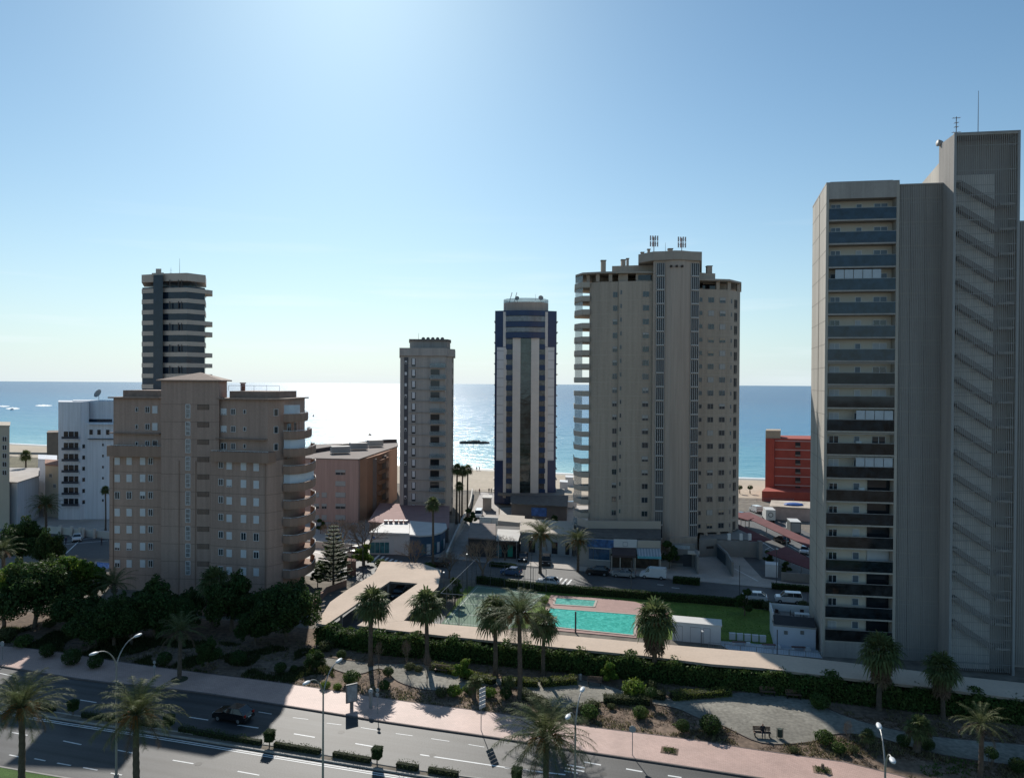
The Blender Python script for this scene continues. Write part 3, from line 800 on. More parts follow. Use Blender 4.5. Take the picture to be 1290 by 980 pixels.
# stair windows and vents on the core
for k in range(12):
    a, z = FC.hit(236.8, 518 + 21.9 * k)
    if z < 2: break
    mb = MB(); t = .07; w_, h = .75, 2.2
    for da, dz, ww, hh in ((0, h / 2, w_, t), (0, -h / 2, w_, t), (-w_ / 2, 0, t, h), (w_ / 2, 0, t, h), (0, .35, w_, t), (0, -.4, w_, t)): FC.sub(mb, a + da, z + dz, ww, hh, .05, .1)
    o = part('stair_window', mb, white, R, True)
    p_ = MB(); FC.sub(p_, a, z, w_ - .08, h - .08, .03, .06); q = part('pane', p_, M('frosted_pane', (.30, .28, .27), .2, .5, 1.8, spec=.6), o, False)
    # pane builder holds world coordinates
    for v in q.data.vertices: v.co -= R.location
    a, z = FC.hit(256, 513 + 21.9 * k)
    mb = MB()
    for i in range(6): FC.sub(mb, a, z - .3 + i * .12, 1.9, .07, .05, .1, 1)
    FC.sub(mb, a, z, 2.0, .82, .02, .06, 0)
    part('wall_vent', mb, [M('vent_dark', (.06, .05, .045), .8, .1, 1), brp], R, True)
# vertical downpipe groove
mb = MB()
for ff, px in ((FLl, 143), (FRl, 335), (FC, 226), (FC, 247)):
    a, _ = ff.hit(px); mb = MB(); mb.box(ff.P(a, 11, .05), (.1, .1, 22)); part('downpipe', mb, brp, R, True)
# curved balconies at the right end
salmon = M('salmon_wall', (.46, .235, .17), .85, .08, .4)
bprof = [V(357.5, 117.2), V(366, 117.0), V(376, 117.6), V(386, 119.2), V(394, 121.8), V(397.5, 124.5), V(398, 127.0), V(392, 129.5), V(384, 130)]
for k in range(10):
    zt = 29.86 - 2.82 * k
    lim = 388 if k == 0 else (392 if k == 1 else 399)
    sx_ = {388: .74, 392: .86, 399: 1.0}[lim]
    o_ = bprof[0]
    P = [o_ + (p - o_) * sx_ if i < 8 else p for i, p in enumerate(bprof)]
    mb = MB(); mb.prism(P + [V(370, 128)], zt - 1.42, zt - 1.2)
    out = [Vector((p.x, p.y, 0)) for p in P[:-1]]
    kerb(mb, out, zt - .12, .14, 0, zt - 1.2)
    ob = part('balcony', mb, brp, R, True)
    mb = MB()
    mb.tube([(p.x, p.y, zt + .02) for p in out], .045, 5)
    for i in range(len(out) - 1):
        for t in (0, .5):
            p = out[i].lerp(out[i + 1], t); mb.tube([(p.x, p.y, zt - .14), (p.x, p.y, zt + .02)], .025, 4)
    rr_ = part('handrail', mb, white, ob, False)
    for v in rr_.data.vertices: v.co -= R.location
    if k in (0, 2, 4):
        mb = MB(); seg = out[0:6] if k == 4 else out[0:4]
        kerb(mb, [p.lerp(Vector((V(365, 124).x, V(365, 124).y, 0)), .06) for p in seg], zt + 1.35, .05, 0, zt - .1)
        part('balcony_awning', mb, M('awning_cloth', (.62, .66, .70), .7, .06, .8), R, True)
    else:
        fb = Face(V(360, 119.2), V(383, 129.6))
        for s_ in (.15, .5, .85):
            window(R, fb, fb.L * s_, zt - .1, 1.9, 2.2, 'two', white, glass, .05, 0, None, 'balcony_door')
mb = MB(); fb = Face(V(357.7, 118.6), V(384, 129.8)); fb.sub(mb, fb.L / 2, 16, fb.L - .1, 31.6, .03, .1)
part('balcony_wall', mb, salmon, R, True)
# low garden wall and ramp below
mb = MB(); A_ = [V(250, 108), V(395, 109)]
kerb(mb, [Vector((p.x, p.y, 0)) for p in A_], 1.6, .3)
single('garden_wall', mb, M('pale_pink_wall', (.40, .29, .24), .9, .12, .5), 'low pale pink garden wall behind the dark trees below the brown block', 'wall')

# ======== beige tower, right of centre
bg1 = M('beige_render', (.45, .375, .305), .9, .08, .2, .2, 4, spec=.2, streak=True, fine=.05)
bg2 = M('core_render', (.46, .38, .32), .9, .05, .2, .15, 4, spec=.2, streak=True)
bgl = M('beige_band', (.48, .42, .35), .88, .06, .5)
fin = M('white_fin', (.50, .50, .49), .6, .05, 1)
B2 = root_at('residential_tower', 'broad beige apartment tower with tall blank central shaft and louvred stair strips', 'apartment tower', V(830, 152).x, 152)
ZT = 56.3
fp = [(742, 153.5), (756, 151.8), (778.5, 151.4), (779, 150.9), (800, 150.4), (822, 150.3)]
mb = MB()
poly = [V(*p) for p in fp] + [V(822, 170), V(742, 170)]
mb.prism(poly, 5, ZT)
core = [V(822, 149.6), V(836.5, 149.2), V(845, 148.3), V(852, 148.1), V(860, 148.3), V(869, 149.2), V(880, 149.6), V(880, 168), V(822, 168)]
mb2 = MB(); mb2.prism(core, 2, 60.6)
wing = [V(879, 153.6), V(918, 155.0), V(931.5, 158.5), V(931.5, 172), V(879, 170)]
mb.prism(wing, 3.4, 55.2)
part('wall', mb, bg1, B2, True); part('central_shaft', mb2, bg2, B2, True)
faces = [Face(V(*fp[i]), V(*fp[i + 1])) for i in range(len(fp) - 1)]
FW = Face(V(879, 153.6), V(918, 155.0)); FW2 = Face(V(918, 155.0), V(931.5, 158.5))
mb = MB()
for k in range(19):
    z = 52.4 - 2.85 * k
    for f in faces:
        if f.L > .6: f.sub(mb, f.L / 2, z, f.L, .09, .03, .1)
    z = 51.2 - 2.85 * k
    if z > 3.5:
        for f in (FW, FW2): f.sub(mb, f.L / 2, z, f.L, .09, .03, .1)
part('string_course', mb, bgl, B2, True)['kind'] = 'stuff'
wd = Wins(B2, M('grey_frame', (.30, .30, .30), .6, .05, 1), glass)
graysh = M('grey_blind', (.42, .41, .39), .6, .08, 1)
tansh = M('tan_blind', (.46, .36, .26), .6, .08, 1)
for k in range(18):
    f1, f3 = faces[1], faces[4]
    a, z = faces[3].hit(813, 370.6); z -= 2.85 * k
    f4 = faces[4]; a4, _ = f4.hit(813)
    wd.add(f4, a4, z, 1.3, 1.15, 'two', shutter=rnd.choice((0, 0, .3, .6)), sm=graysh)
    a, _ = f1.hit(774.3); wd.add(f1, a, z, .95, 1.15, 'two', shutter=rnd.choice((0, 0, .4)), sm=graysh)
for k in range(18):
    zb = 52.9 - 2.83 * k
    for f, px, w_, h in ((FW, 895, 1.35, 1.15), (FW, 909.5, 1.35, 1.15), (FW, 882.3, .65, .9)):
        a, _ = f.hit(px); wd.add(f, a, zb, w_, h, 'two' if w_ > 1 else 'one', shutter=rnd.choice((0, 0, .5, 1)) if w_ > 1 else 0, sm=rnd.choice((graysh, graysh, graysh, tansh)))
for k in range(18):
    zb = 52.9 - 2.83 * k; zl = 54.0 - 2.85 * k
    a, _ = faces[3].hit(781.8); wd.add(faces[3], a, zl, .35, .9, 'one')
    a, _ = FW2.hit(920.5); wd.add(FW2, a, zb - .1, .45, .9, 'one')
wd.done()
# dark loggias at the right corner
mb = MB()
for k in range(18):
    a, _ = FW2.hit(926); z = 52.3 - 2.83 * k
    FW2.sub(mb, a, z, 1.25, 2.0, .03, .1, 0); FW2.sub(mb, a, z - .85, 1.25, .12, .06, .1, 1); FW2.sub(mb, a, z + .1, .05, 2.0, .06, .1, 1)
part('loggia', mb, [M('loggia_dark', (.035, .03, .03), .7, .2, 1), bgl], B2, True)['kind'] = 'stuff'
# louvred stair strips beside the shaft
for (x0, x1) in ((826.3, 836.2), (869.6, 879.2)):
    f = Face(V(x0, 149.35), V(x1, 149.35 if x0 > 850 else 149.15))
    if x0 > 850: f = Face(V(x0, 149.2), V(x1, 149.55))
    for k in range(21):
        z = 58.6 - 2.85 * k
        if z < 3: break
        mb = MB()
        f.sub(mb, f.L / 2, z, f.L - .05, 2.5, .10, .15, 0)
        for i in range(5): f.sub(mb, f.L * (i + .0) / 4, z, .09, 2.5, .18, .12, 1)
        f.sub(mb, f.L / 2, z - 1.35, f.L, .22, .2, .12, 1)
        part('stair_louvre', mb, [M('louvre_dark', (.02, .022, .03), .35, .1, 1, spec=.5), fin], B2, True)
# side balconies at the left
for k in range(20):
    zt = 56.4 - 2.87 * k
    if zt < 3: break
    P = [V(742.5, 153.0), V(733, 153.2), V(723.6, 156.5), V(723.2, 162), V(742.5, 163)]
    mb = MB(); mb.prism(P, zt - 1.15, zt - .95)
    kerb(mb, [Vector((p.x, p.y, 0)) for p in P[:4]], zt, .14, 0, zt - .95)
    ob = part('balcony', mb, bgl, B2, True)
    if k not in (3, 8, 13, 17):
        mb = MB(); kerb(mb, [Vector((p.x, p.y, 0)) for p in [p.lerp(P[4], .03) for p in P[1:4]]], zt + 1.65, .03, 0, zt + .02)
        g2 = part('glass_screen', mb, clearg, ob, False)
        for v in g2.data.vertices: v.co -= B2.location
# tops
mb = MB()
def ring(polys, z0, z1): mb.prism(polys, z0, z1)
capP = [V(803, 152.5), V(822, 149.0), V(836, 148.6), V(848, 147.7), V(858, 147.7), V(869, 148.6), V(883, 149.0), V(883, 169), V(803, 166)]
ring(capP, 60.4, 62.2)
ring([V(724, 156), V(733, 152.6), V(760, 151.0), V(805, 150.5), V(822, 150.6), V(822, 168), V(724, 166)], 58.0, 58.35)
ring([V(880, 152.8), V(918, 153.8), V(933, 158), V(933, 172), V(880, 170)], 56.9, 57.3)
part('roof_slab', mb, M('slab_beige', (.38, .33, .28), .9, .08, .4), B2, True)
mb = MB()
ring([V(770, 156), V(822, 154), V(822, 168), V(770, 168)], 58.35, 60.3); part('roof_block', mb, bg1, B2, True); mb = MB(); ring([V(880, 156), V(900, 157), V(900, 168), V(880, 168)], 57.3, 59.0); part('roof_block', mb, bg1, B2, True); mb = MB()
ring([V(778, 152.2), V(790, 151.8), V(790, 160), V(778, 160)], ZT, 58.0); ring([V(800, 151.4), V(822, 151.3), V(822, 165), V(800, 165)], ZT, 58.0); ring([V(745, 157), V(800, 157), V(800, 165), V(745, 165)], ZT, 58.0)
part('penthouse', mb, bg1, B2, True); mb = MB(); ring([V(884, 157), V(915, 158), V(915, 165), V(884, 165)], 55.2, 56.9)
for px, y in ((740, 154), (752, 152.6), (768, 152), (903, 154.8), (917, 155.4), (929, 158.3)):
    p = V(px, y); mq = MB(); mq.box((p.x, p.y, 57.2 if px < 850 else 56.05), (.7, .7, 1.65)); part('terrace_post', mq, bg1, B2, True)
part('penthouse', mb, bg1, B2, True)
mb = MB(); f = Face(V(884, 156.9), V(900, 157.4)); f.sub(mb, f.L / 2, 56.1, f.L, 1.2, .03, .06)
f = Face(V(803, 151.37), V(820, 151.3)); f.sub(mb, f.L / 2, 57.2, f.L, 1.1, .03, .06)
part('penthouse_glazing', mb, glassd, B2, True)
for px, y, z, h, w_ in ((759, 156, 58.35, 3.0, 1.0), (784, 157, 60.3, 1.4, .9), (789.5, 157, 60.3, 1.7, .5), (892, 158, 59, 1.6, 1.1), (816, 152, 62.2, .9, .5), (843, 152, 62.2, 1.0, .9), (808, 154, 62.2, .6, .6)):
    p = V(px, y); mb = MB(); mb.box((p.x, p.y, z + h / 2), (w_, w_, h)); mb.box((p.x, p.y, z + h + .08), (w_ + .2, w_ + .2, .16), 0, 1)
    part('chimney', mb, [bg1, M('cap_dark', (.10, .09, .085), .8, .1, 1)], B2, True)
mb = MB()
for px in (845.5, 852.5, 859.5):
    p = W(px, 335.5, 148.0); mb.box((p.x, p.y, p.z), (.4, .6, .4))
part('shaft_vent', mb, M('vent_dark', (.06, .05, .045)), B2, True)
# pilotis and entrance base
mb = MB()
for px, y in ((890, 153.6), (906, 154.6), (921, 156), (929, 160), (900, 163)):
    p = V(px, y); mq = MB(); mq.box((p.x, p.y, 1.7), (.8, .8, 3.4)); part('pillar', mq, bg1, B2, True)
mb.prism([V(879, 160), V(925, 163), V(925, 170), V(879, 168)], 0, 3.4); part('base', mb, bg1, B2, True); mb = MB()
mb.prism([V(845, 147.2), V(880, 147.8), V(880, 149.5), V(845, 148.9)], 0, 3.6)
part('base', mb, bg1, B2, True)
# mobile phone antennas on its roof
def antenna(px, y, zb, lab):
    p = V(px, y); t = thing('antenna_mast', lab, 'antenna', (p.x, p.y, zb))
    mb = MB(); mb.tube([(0, 0, 0), (0, 0, 3.4)], .09, 8); mb.tube([(-.8, 0, 2.0), (.8, 0, 2.0)], .04, 5); mb.tube([(-.8, 0, 3.1), (.8, 0, 3.1)], .04, 5)
    part('pole', mb, M('galvanised', (.35, .35, .35), .5, .1, 1, metal=.5), t)
    for i in range(4):
        for z in (1.9, 3.1):
            mb = MB(); mb.box((-.75 + i * .5, -.18 + .12 * (i % 2), z), (.26, .16, 1.05)); part('antenna_panel', mb, M('panel_pink' if i == 1 else 'panel_grey', (.5, .36, .34) if i == 1 else (.33, .33, .35), .6, .05, 1), t)
    return t
antenna(822.5, 151, 62.2, 'phone antenna cluster on the left side of the beige tower roof')
antenna(857.5, 152, 62.2, 'phone antenna cluster on the right side of the beige tower roof')
def whip(px, y, z0, h, lab, r_=.05, arms=0):
    p = V(px, y); mb = MB(); mb.tube([(p.x, p.y, z0), (p.x, p.y, z0 + h)], [r_, r_ * .5], 5)
    for i in range(arms):
        z = z0 + h * (.35 + .6 * i / max(1, arms)); l_ = .9 - .12 * i
        mb.tube([(p.x - l_ / 2, p.y, z), (p.x + l_ / 2, p.y, z + .08 * (i % 2))], .025, 4)
        for j in (-1, 1): mb.tube([(p.x + j * l_ * .4, p.y - .2, z), (p.x + j * l_ * .4, p.y + .2, z)], .02, 4)
    return single('aerial', mb, M('aerial_metal', (.22, .20, .20), .5, .1, 1, metal=.4), lab, 'aerial')
whip(837, 152, 62.2, 2.4, 'thin whip aerial between the antenna clusters on the beige tower')

# ======== navy and white tower
navy = M('navy_panel', (.010, .034, .105), .35, .15, .6, spec=.5)
wpan = stripes(M('white_panel', (.66, .66, .67), .55, .06, .4, spec=.4), 'Z', 2.6, .3)
cream = M('cream_pilaster', (.66, .62, .58), .7, .05, .4)
B3 = root_at('office_tower', 'slim navy blue and white panelled tower with rounded roof crown by the beach', 'tower', V(662, 210).x, 210)
YF = 208.0
mb = MB(); mb.prism([V(623.2, YF + 1), V(636, YF), V(688, YF), V(700.8, YF + 1), V(700.8, YF + 14), V(623.2, YF + 14)], .2, 55.8)
part('wall', mb, navy, B3, True)
f = Face(V(623.2, YF), V(700.8, YF))
def seg(x0, x1, y0, y1, out, m, name, d=.3, fc=None):
    fc = fc or f; mbx = MB(); a0, zt = fc.hit(x0, y0); a1, zb = fc.hit(x1, y1)
    fc.sub(mbx, (a0 + a1) / 2, (zt + zb) / 2, abs(a1 - a0), zt - zb, out, d); return part(name, mbx, m, B3, True)
seg(626, 637, 437.5, 580, .10, wpan, 'white_cladding'); seg(687, 697.5, 437.5, 580, .10, wpan, 'white_cladding')
seg(634, 637.2, 393, 437, .14, cream, 'pilaster'); seg(686.8, 690, 393, 437, .14, cream, 'pilaster')
seg(634.6, 637.2, 437.6, 627, .16, cream, 'pilaster'); seg(686.8, 689.4, 437.6, 627, .16, cream, 'pilaster')
seg(646, 654.6, 426, 628, .8, cream, 'pilaster', 1.2); seg(669.2, 678, 426, 633, .8, cream, 'pilaster', 1.2)
def refl_glass():
    m = glassM('curtain_glass', (.035, .05, .05), .05, .8, 1, .9, .35)
    nt = m.node_tree; N = nt.nodes; L = nt.links; b = N['Principled BSDF']
    n = N.new('ShaderNodeTexNoise'); n.inputs['Scale'].default_value = .8; n.inputs['Detail'].default_value = 3; g = N.new('ShaderNodeNewGeometry'); L.new(g.outputs['Position'], n.inputs['Vector'])
    bp = N.new('ShaderNodeBump'); bp.inputs['Strength'].default_value = .15; bp.inputs['Distance'].default_value = .08; L.new(n.outputs['Fac'], bp.inputs['Height']); L.new(bp.outputs[0], b.inputs['Normal'])
    return stripes(m, 'Z', 2.9, .6)
cg = refl_glass()
seg(654.6, 669.2, 426, 630, .35, cg, 'curtain_glazing', .6)
tint = M('bronze_window', (.10, .09, .085), .12, .6, 1.2, spec=.7)
for k in range(15):
    for x0, x1 in ((637.5, 645.8), (678.2, 686.6)):
        y = 426.5 + 13.0 * k
        seg(x0, x1, y + .8, y + 7.2, .02, tint, 'window', .25)
        seg(x0, x1, y + 7.4, y + 13.4, .22, navy, 'spandrel', .4)
        mbx = MB()
# bowed bands at the top
def bow(y0, y1, out, m, name, x0=637.4, x1=686.6, bulge=1.5):
    a0, zt = f.hit(x0, y0); a1, zb = f.hit(x1, y1); n = 10; pts = []
    for i in range(n + 1):
        t = i / n; q = f.P(a0 + (a1 - a0) * t, 0, out + bulge * (1 - (2 * t - 1) ** 2)); pts.append(Vector((q.x, q.y)))
    q0 = f.P(a0, 0, -.3); q1 = f.P(a1, 0, -.3)
    mbx = MB(); mbx.prism(pts + [Vector((q1.x, q1.y)), Vector((q0.x, q0.y))], zb, zt); return part(name, mbx, m, B3, True)
for y0, y1 in ((391.5, 398.2), (405.6, 412.2), (419, 426.3)): bow(y0, y1, .35, navy, 'curved_band')
for y0, y1 in ((398.4, 405.4), (412.4, 418.8)):
    bow(y0, y1, .05, M('bow_glass', (.20, .22, .24), .2, .3, 1, spec=.6), 'bow_window')
    bow(y0 + .3, y1 - .1, .25, M('bow_panel', (.40, .37, .34), .6, .1, 1), 'bow_panel', 646, 678, 1.2)
mb = MB(); c = V(662, YF + 5.5); r_ = 6.6; cir = [Vector((c.x + r_ * math.cos(i * math.pi / 12), c.y + r_ * .8 * math.sin(i * math.pi / 12))) for i in range(24)]
mb.prism(cir, 55.8, 58.4); part('roof_crown', mb, bg2, B3, True)
mb = MB(); pts = [Vector((p.x, p.y, 0)) for p in cir] + [Vector((cir[0].x, cir[0].y, 0))]
for i in range(len(pts) - 1): kerb(mb, [pts[i], pts[i + 1]], 59.5, .04, 0, 58.4)
part('glass_parapet', mb, clearg, B3, True)
mb = MB()
for q in ((-5.8, 0), (5.8, 0)):
    for k in range(17): mb.box((V(623 if q[0] < 0 else 701.2, YF + 4).x, YF + 4, 4 + k * 3.05), (.22, 5, .3))
part('side_ledge', mb, cream, B3, True)
for x0, x1 in ((620, 703),):
    mb = MB(); a, b_ = V(610, YF - 3), V(716, YF - 3)
    mb.prism([V(628, YF - 2), V(700, YF - 6), V(712, YF - 2), V(712, YF + 8), V(628, YF + 8)], 2.9, 3.5)
    part('entrance_canopy', mb, M('canopy_dark', (.20, .19, .175), .8, .1, 1), B3, True)
def dish(px, y, z, r_, lab, aim=(-.3, -1, .3)):
    p = V(px, y); t = thing('satellite_dish', lab, 'satellite dish', (p.x, p.y, z))
    mb = MB(); mb.tube([(0, 0, 0), (0, 0, r_ * 1.4)], .06, 6); part('stand', mb, MATS['galvanised'], t)
    d = Vector(aim).normalized(); ref = Vector((0, 0, 1)); a_ = d.cross(ref).normalized(); b2 = a_.cross(d); mb = MB(); rings = 4; n = 14; o = Vector((0, 0, r_ * 1.5))
    base = len(mb.v)
    for i in range(rings + 1):
        rr = r_ * i / rings
        for j in range(n):
            th = 2 * math.pi * j / n; q = o + (a_ * math.cos(th) + b2 * math.sin(th)) * rr + d * (rr * rr / r_ * .35); mb.v.append(tuple(q))
    for i in range(rings):
        for j in range(n):
            jj = (j + 1) % n; mb.f.append((i * n + j, (i + 1) * n + j, (i + 1) * n + jj, i * n + jj)); mb.m.append(0)
    q = o + d * r_ * .9; mb.tube([o, q], .03, 4); mb.sph(q, .08, 6, 4)
    part('reflector', mb, M('dish_grey', (.33, .32, .31), .6, .1, 1), t, smooth=True)
    return t
dish(651, YF + 1, 58.4, .65, 'left round satellite dish on the navy tower crown')
dish(680.5, YF + 1, 58.4, .75, 'right round satellite dish on the navy tower crown', (.2, -1, .3))
for i, (x, l_) in enumerate(((641, 'left leaning red and white mast on the navy tower crown'), (647, 'second leaning red and white mast on the navy tower crown'))):
    p = V(x, YF + 3); mb = MB()
    for k in range(4): mb.tube([(p.x + k * .2, p.y, 58.4 + k * .75), (p.x + (k + 1) * .2, p.y, 58.4 + (k + 1) * .75)], .1, 5, k % 2)
    single('radio_mast', mb, [M('mast_dark', (.12, .05, .05), .6), fin], l_, 'mast')
whip(674, YF + 2, 59, 1.8, 'thin aerial between the dishes on the navy tower')

# ======== slim grey beige tower
B4 = root_at('residential_tower', 'slim grey apartment tower with thin floor slabs and glazed corner balconies', 'apartment tower', V(535, 189).x, 189)
g4 = M('grey_beige_render', (.44, .40, .365), .88, .08, .3, .2, 4, spec=.2, streak=True)
g4b = M('side_render', (.36, .33, .30), .88, .08, .3, .2, 4, spec=.2, streak=True)
g4d = M('dark_grey_strip', (.10, .10, .11), .7, .1, .5)
YQ = 187.0
mb = MB(); mb.prism([V(504, YQ), V(560.5, YQ), V(563.5, YQ + 4), V(571, YQ + 6), V(571.5, YQ + 17), V(504, YQ + 17)], .8, 43.4)
part('wall', mb, g4, B4, True)
f = Face(V(504, YQ), V(560.5, YQ))
mb = MB(); P = [V(503, YQ - .6), V(562, YQ - .6), V(565, YQ + 3.6), V(573, YQ + 5.6), V(573.5, YQ + 18), V(503, YQ + 18)]
mb.prism(P, 41.9, 43.9); part('roof_parapet', mb, g4, B4, True)
mb = MB(); mb.prism([V(516, YQ + 3), V(563, YQ + 3), V(567, YQ + 6), V(567, YQ + 15), V(516, YQ + 15)], 43.9, 46.0)
part('penthouse', mb, g4b, B4, True)
mb = MB(); mb.prism([V(515, YQ + 2.4), V(564, YQ + 2.4), V(568, YQ + 5.6), V(568, YQ + 15), V(515, YQ + 15)], 46.0, 46.35)
for i in range(5): p = V(533 + i * 6, YQ + 4); mb.sph((p.x, p.y, 46.5), .5, 8, 5)
part('penthouse_roof', mb, M('slab_grey', (.18, .17, .165), .9, .08, .4), B4, True)
mb = MB(); a0, _ = f.hit(509); a1, _ = f.hit(514.3); f.sub(mb, (a0 + a1) / 2, 21.2, a1 - a0, 40.6, .03, .1); part('recessed_strip', mb, g4d, B4, True)
w4 = Wins(B4, white, glassd)
for k in range(14):
    a, z = f.hit(521, 456.5 + 14.15 * k)
    mb = MB(); f.sub(mb, a, z, 1.05, 2.0, .05, .1, 0); f.sub(mb, a, z + .2, .72, 1.55, .07, .1, 1); f.sub(mb, a, z - .75, .7, .35, .075, .1, 2)
    part('window', mb, [g4d, shut, glassd], B4, True)
    w4.add(f, f.hit(511.2)[0], z, .55, .8, 'one', out=.03, shutter=1 if k % 3 else .4)
    # balcony: dark opening, glass rail
    a0, _ = f.hit(541); a1, _ = f.hit(560); 
    mb = MB(); f.sub(mb, (a0 + a1) / 2 - .5, z + .1, a1 - a0 - 1.6, 2.0, .03, .1); part('balcony_opening', mb, glassd if k % 4 else graysh, B4, True)
    mb = MB(); f.sub(mb, (a0 + a1) / 2 + .3, z - 1.38, a1 - a0 + .3, .15, .95, 1.0)
    ob = part('balcony', mb, g4b, B4, True)
    mb = MB(); f.sub(mb, (a0 + a1) / 2 + .3, z - .8, a1 - a0 + .3, 1.0, .95, .04); mb.box(f.P(a1 + .4, z - .8, .45), (.04, 1.0, 1.0), f.yaw)
    q = part('glass_screen', mb, clearg, ob, False)
    for v in q.data.vertices: v.co -= B4.location
w4.done()
mb = MB()
for k in range(15):
    a, z = f.hit(530, 463.0 + 14.15 * (k - .5) + 7); a0, _ = f.hit(515); a1, _ = f.hit(541); f.sub(mb, (a0 + a1) / 2, z, a1 - a0, .14, .25, .3)
part('floor_slab', mb, g4b, B4, True)['kind'] = 'stuff'
fs = Face(V(563.5, YQ + 4), V(571, YQ + 6)); mb = MB()
for k in range(15): fs.sub(mb, fs.L * .9, 41 - 2.88 * k, .3, 1.6, .2, .3)
part('side_balcony', mb, g4b, B4, True)['kind'] = 'stuff'
whip(527, YQ + 5, 46.3, 1.8, 'small aerial on the slim grey tower penthouse')

# ======== dark banded tower behind the brown block
B5 = root_at('residential_tower', 'dark glass tower ringed by beige floor bands with balconies at its right edge', 'apartment tower', V(215, 228).x, 228)
navyg = glassM('blue_black_glass', (.018, .030, .050), .10, .42)
P5 = [V(179, 227), V(194, 225.5), V(206, 224), V(235, 222.5), V(258, 227), V(259, 238), V(182, 238)]
mb = MB(); mb.prism(P5, 0, 64.2); part('glazed_body', mb, navyg, B5, True)
bandm = M('beige_spandrel', (.52, .44, .37), .8, .06, .4)
zt0 = 35 + (481.6 - 347.5) / F * 225
mb = MB(); mb.prism(off_poly(P5, .2), zt0 - 2.3, zt0 + .1); part('roof_parapet', mb, bandm, B5, True)
for k in range(19):
    y0 = 365.3 + 13.4 * k
    z1 = 35 + (481.6 - y0) / F * 225; z0 = z1 - 1.3
    if z0 < 0: break
    mb = MB(); mb.prism(off_poly(P5, .16), z0, z1)
    if k % 9 in (0, 3, 4, 6, 7, 8):
        mb.prism([V(250, 226), V(262, 227.4), V(267.5, 229), V(267.5, 235), V(250, 236)], z0 + .05, z1 - .05)
    part('floor_band', mb, bandm, B5, True)
mb = MB(); mb.prism([V(193, 223.6), V(205, 222.6), V(205.5, 226), V(193, 227)], 0, 67.6); part('glass_shaft', mb, navyg, B5, True)
mb = MB(); mb.prism([V(191, 224.5), V(206, 223.2), V(206.5, 232), V(191, 233)], 67.6, 68.4); mb.prism([V(196, 226), V(203, 226), V(203, 230), V(196, 230)], 68.4, 70)
part('shaft_cap', mb, bandm, B5, True)
mb = MB(); mb.prism([V(208, 227), V(232, 225.5), V(246, 228), V(246, 236), V(182, 236), V(182, 230)], 66, 68.3); part('penthouse', mb, glassM('penthouse_glass', (.05, .07, .12), .1, .6), B5, True)
mb = MB()
for k in range(5):
    y0 = 360 + 26.8 * k
    for px in (213, 224, 228, 240, 246):
        p = V(px, 222.4 if px < 236 else 224.6); mb.box((p.x, p.y + .4, 35 + (481.6 - y0) / F * 225), (.12, .5, 2.2))
part('mullion', mb, MATS['cap_dark'], B5, True)['kind'] = 'stuff'
whip(226, 230, 68.4, 5.5, 'tall whip aerial on the dark banded tower', .07)
whip(215, 230, 68.4, 2.6, 'short branched aerial on the dark banded tower', .06, 2)

# ======== white block far left
B6 = root_at('apartment_building', 'white apartment block with stacked dark balconies, partly behind the brown block', 'apartment building', V(105, 185).x, 185)
w6 = M('white_render', (.68, .70, .74), .8, .05, .3, .15, 4, streak=True)
mb = MB(); Y6 = 182
mb.prism([V(73.5, Y6), V(80, Y6 - .3), V(101, Y6 - .2), V(112, Y6 + 1.2), V(112, Y6 + 14), V(73.5, Y6 + 14)], 0, 29.6)
mb.prism([V(100, Y6 + .6), V(112, Y6 + .5), V(150, Y6 + .5), V(150, Y6 + 14), V(100, Y6 + 14)], 0, 24.4)
mb.prism([V(92, Y6 + 3), V(150, Y6 + 3), V(150, Y6 + 13), V(92, Y6 + 13)], 24.4, 29.8)
part('wall', mb, w6, B6, True)
f = Face(V(79.5, Y6 - .3), V(101, Y6 - .2)); f2 = Face(V(101, Y6 - .2), V(112, Y6 + 1.2)); f3 = Face(V(112, Y6 + .5), V(150, Y6 + .5))
f4 = Face(V(92, Y6 + 3), V(150, Y6 + 3))
for k in range(7):
    y = 548.3 + 14.05 * k; a, z = f.hit(89.5, y); mb = MB(); f.sub(mb, a, z, 3.6, 1.9, .03, .1)
    o = part('balcony_opening', mb, glassd, B6, True)
    mb = MB(); f.sub(mb, a + .2, z - .95, 4.2, .15, .8, .85); f.sub(mb, a + .2, z - .55, 4.2, .6, .8, .05, 1); f.sub(mb, a - .6, z, .1, 1.9, .1, .1, 0); f.sub(mb, a + .8, z, .1, 1.9, .1, .1, 0)
    part('balcony', mb, [w6, M('balcony_dark', (.05, .055, .07), .5, .1, 1)], B6, True)
    if k: window(B6, f2, f2.hit(105.7)[0], z, .85, 1.1, 'one', w6, glassd)
    if k > 0: window(B6, f3, f3.hit(130)[0], z + .4, .55, .75, 'one', w6, glassd)
mb = MB(); a, z = f4.hit(118, 532); f4.sub(mb, a, z, 9.5, 1.7, .03, .1); part('penthouse_glazing', mb, navyg, B6, True)
mb = MB(); f3.sub(mb, f3.L / 2, 24.0, f3.L, .15, .9, .95); f3.sub(mb, f3.L / 2, 20.3, f3.L, .2, .6, .7, 1); part('terrace_slab', mb, [w6, MATS['balcony_dark']], B6, True)
for px in (115, 125, 136): window(B6, f3, f3.hit(px)[0], 22.3 - .3, 1.0, 1.4, 'one', w6, glassd)
dish(124.5, Y6 + 6, 29.8, 1.15, 'large round satellite dish on the white block roof', (-.4, -1, .6))

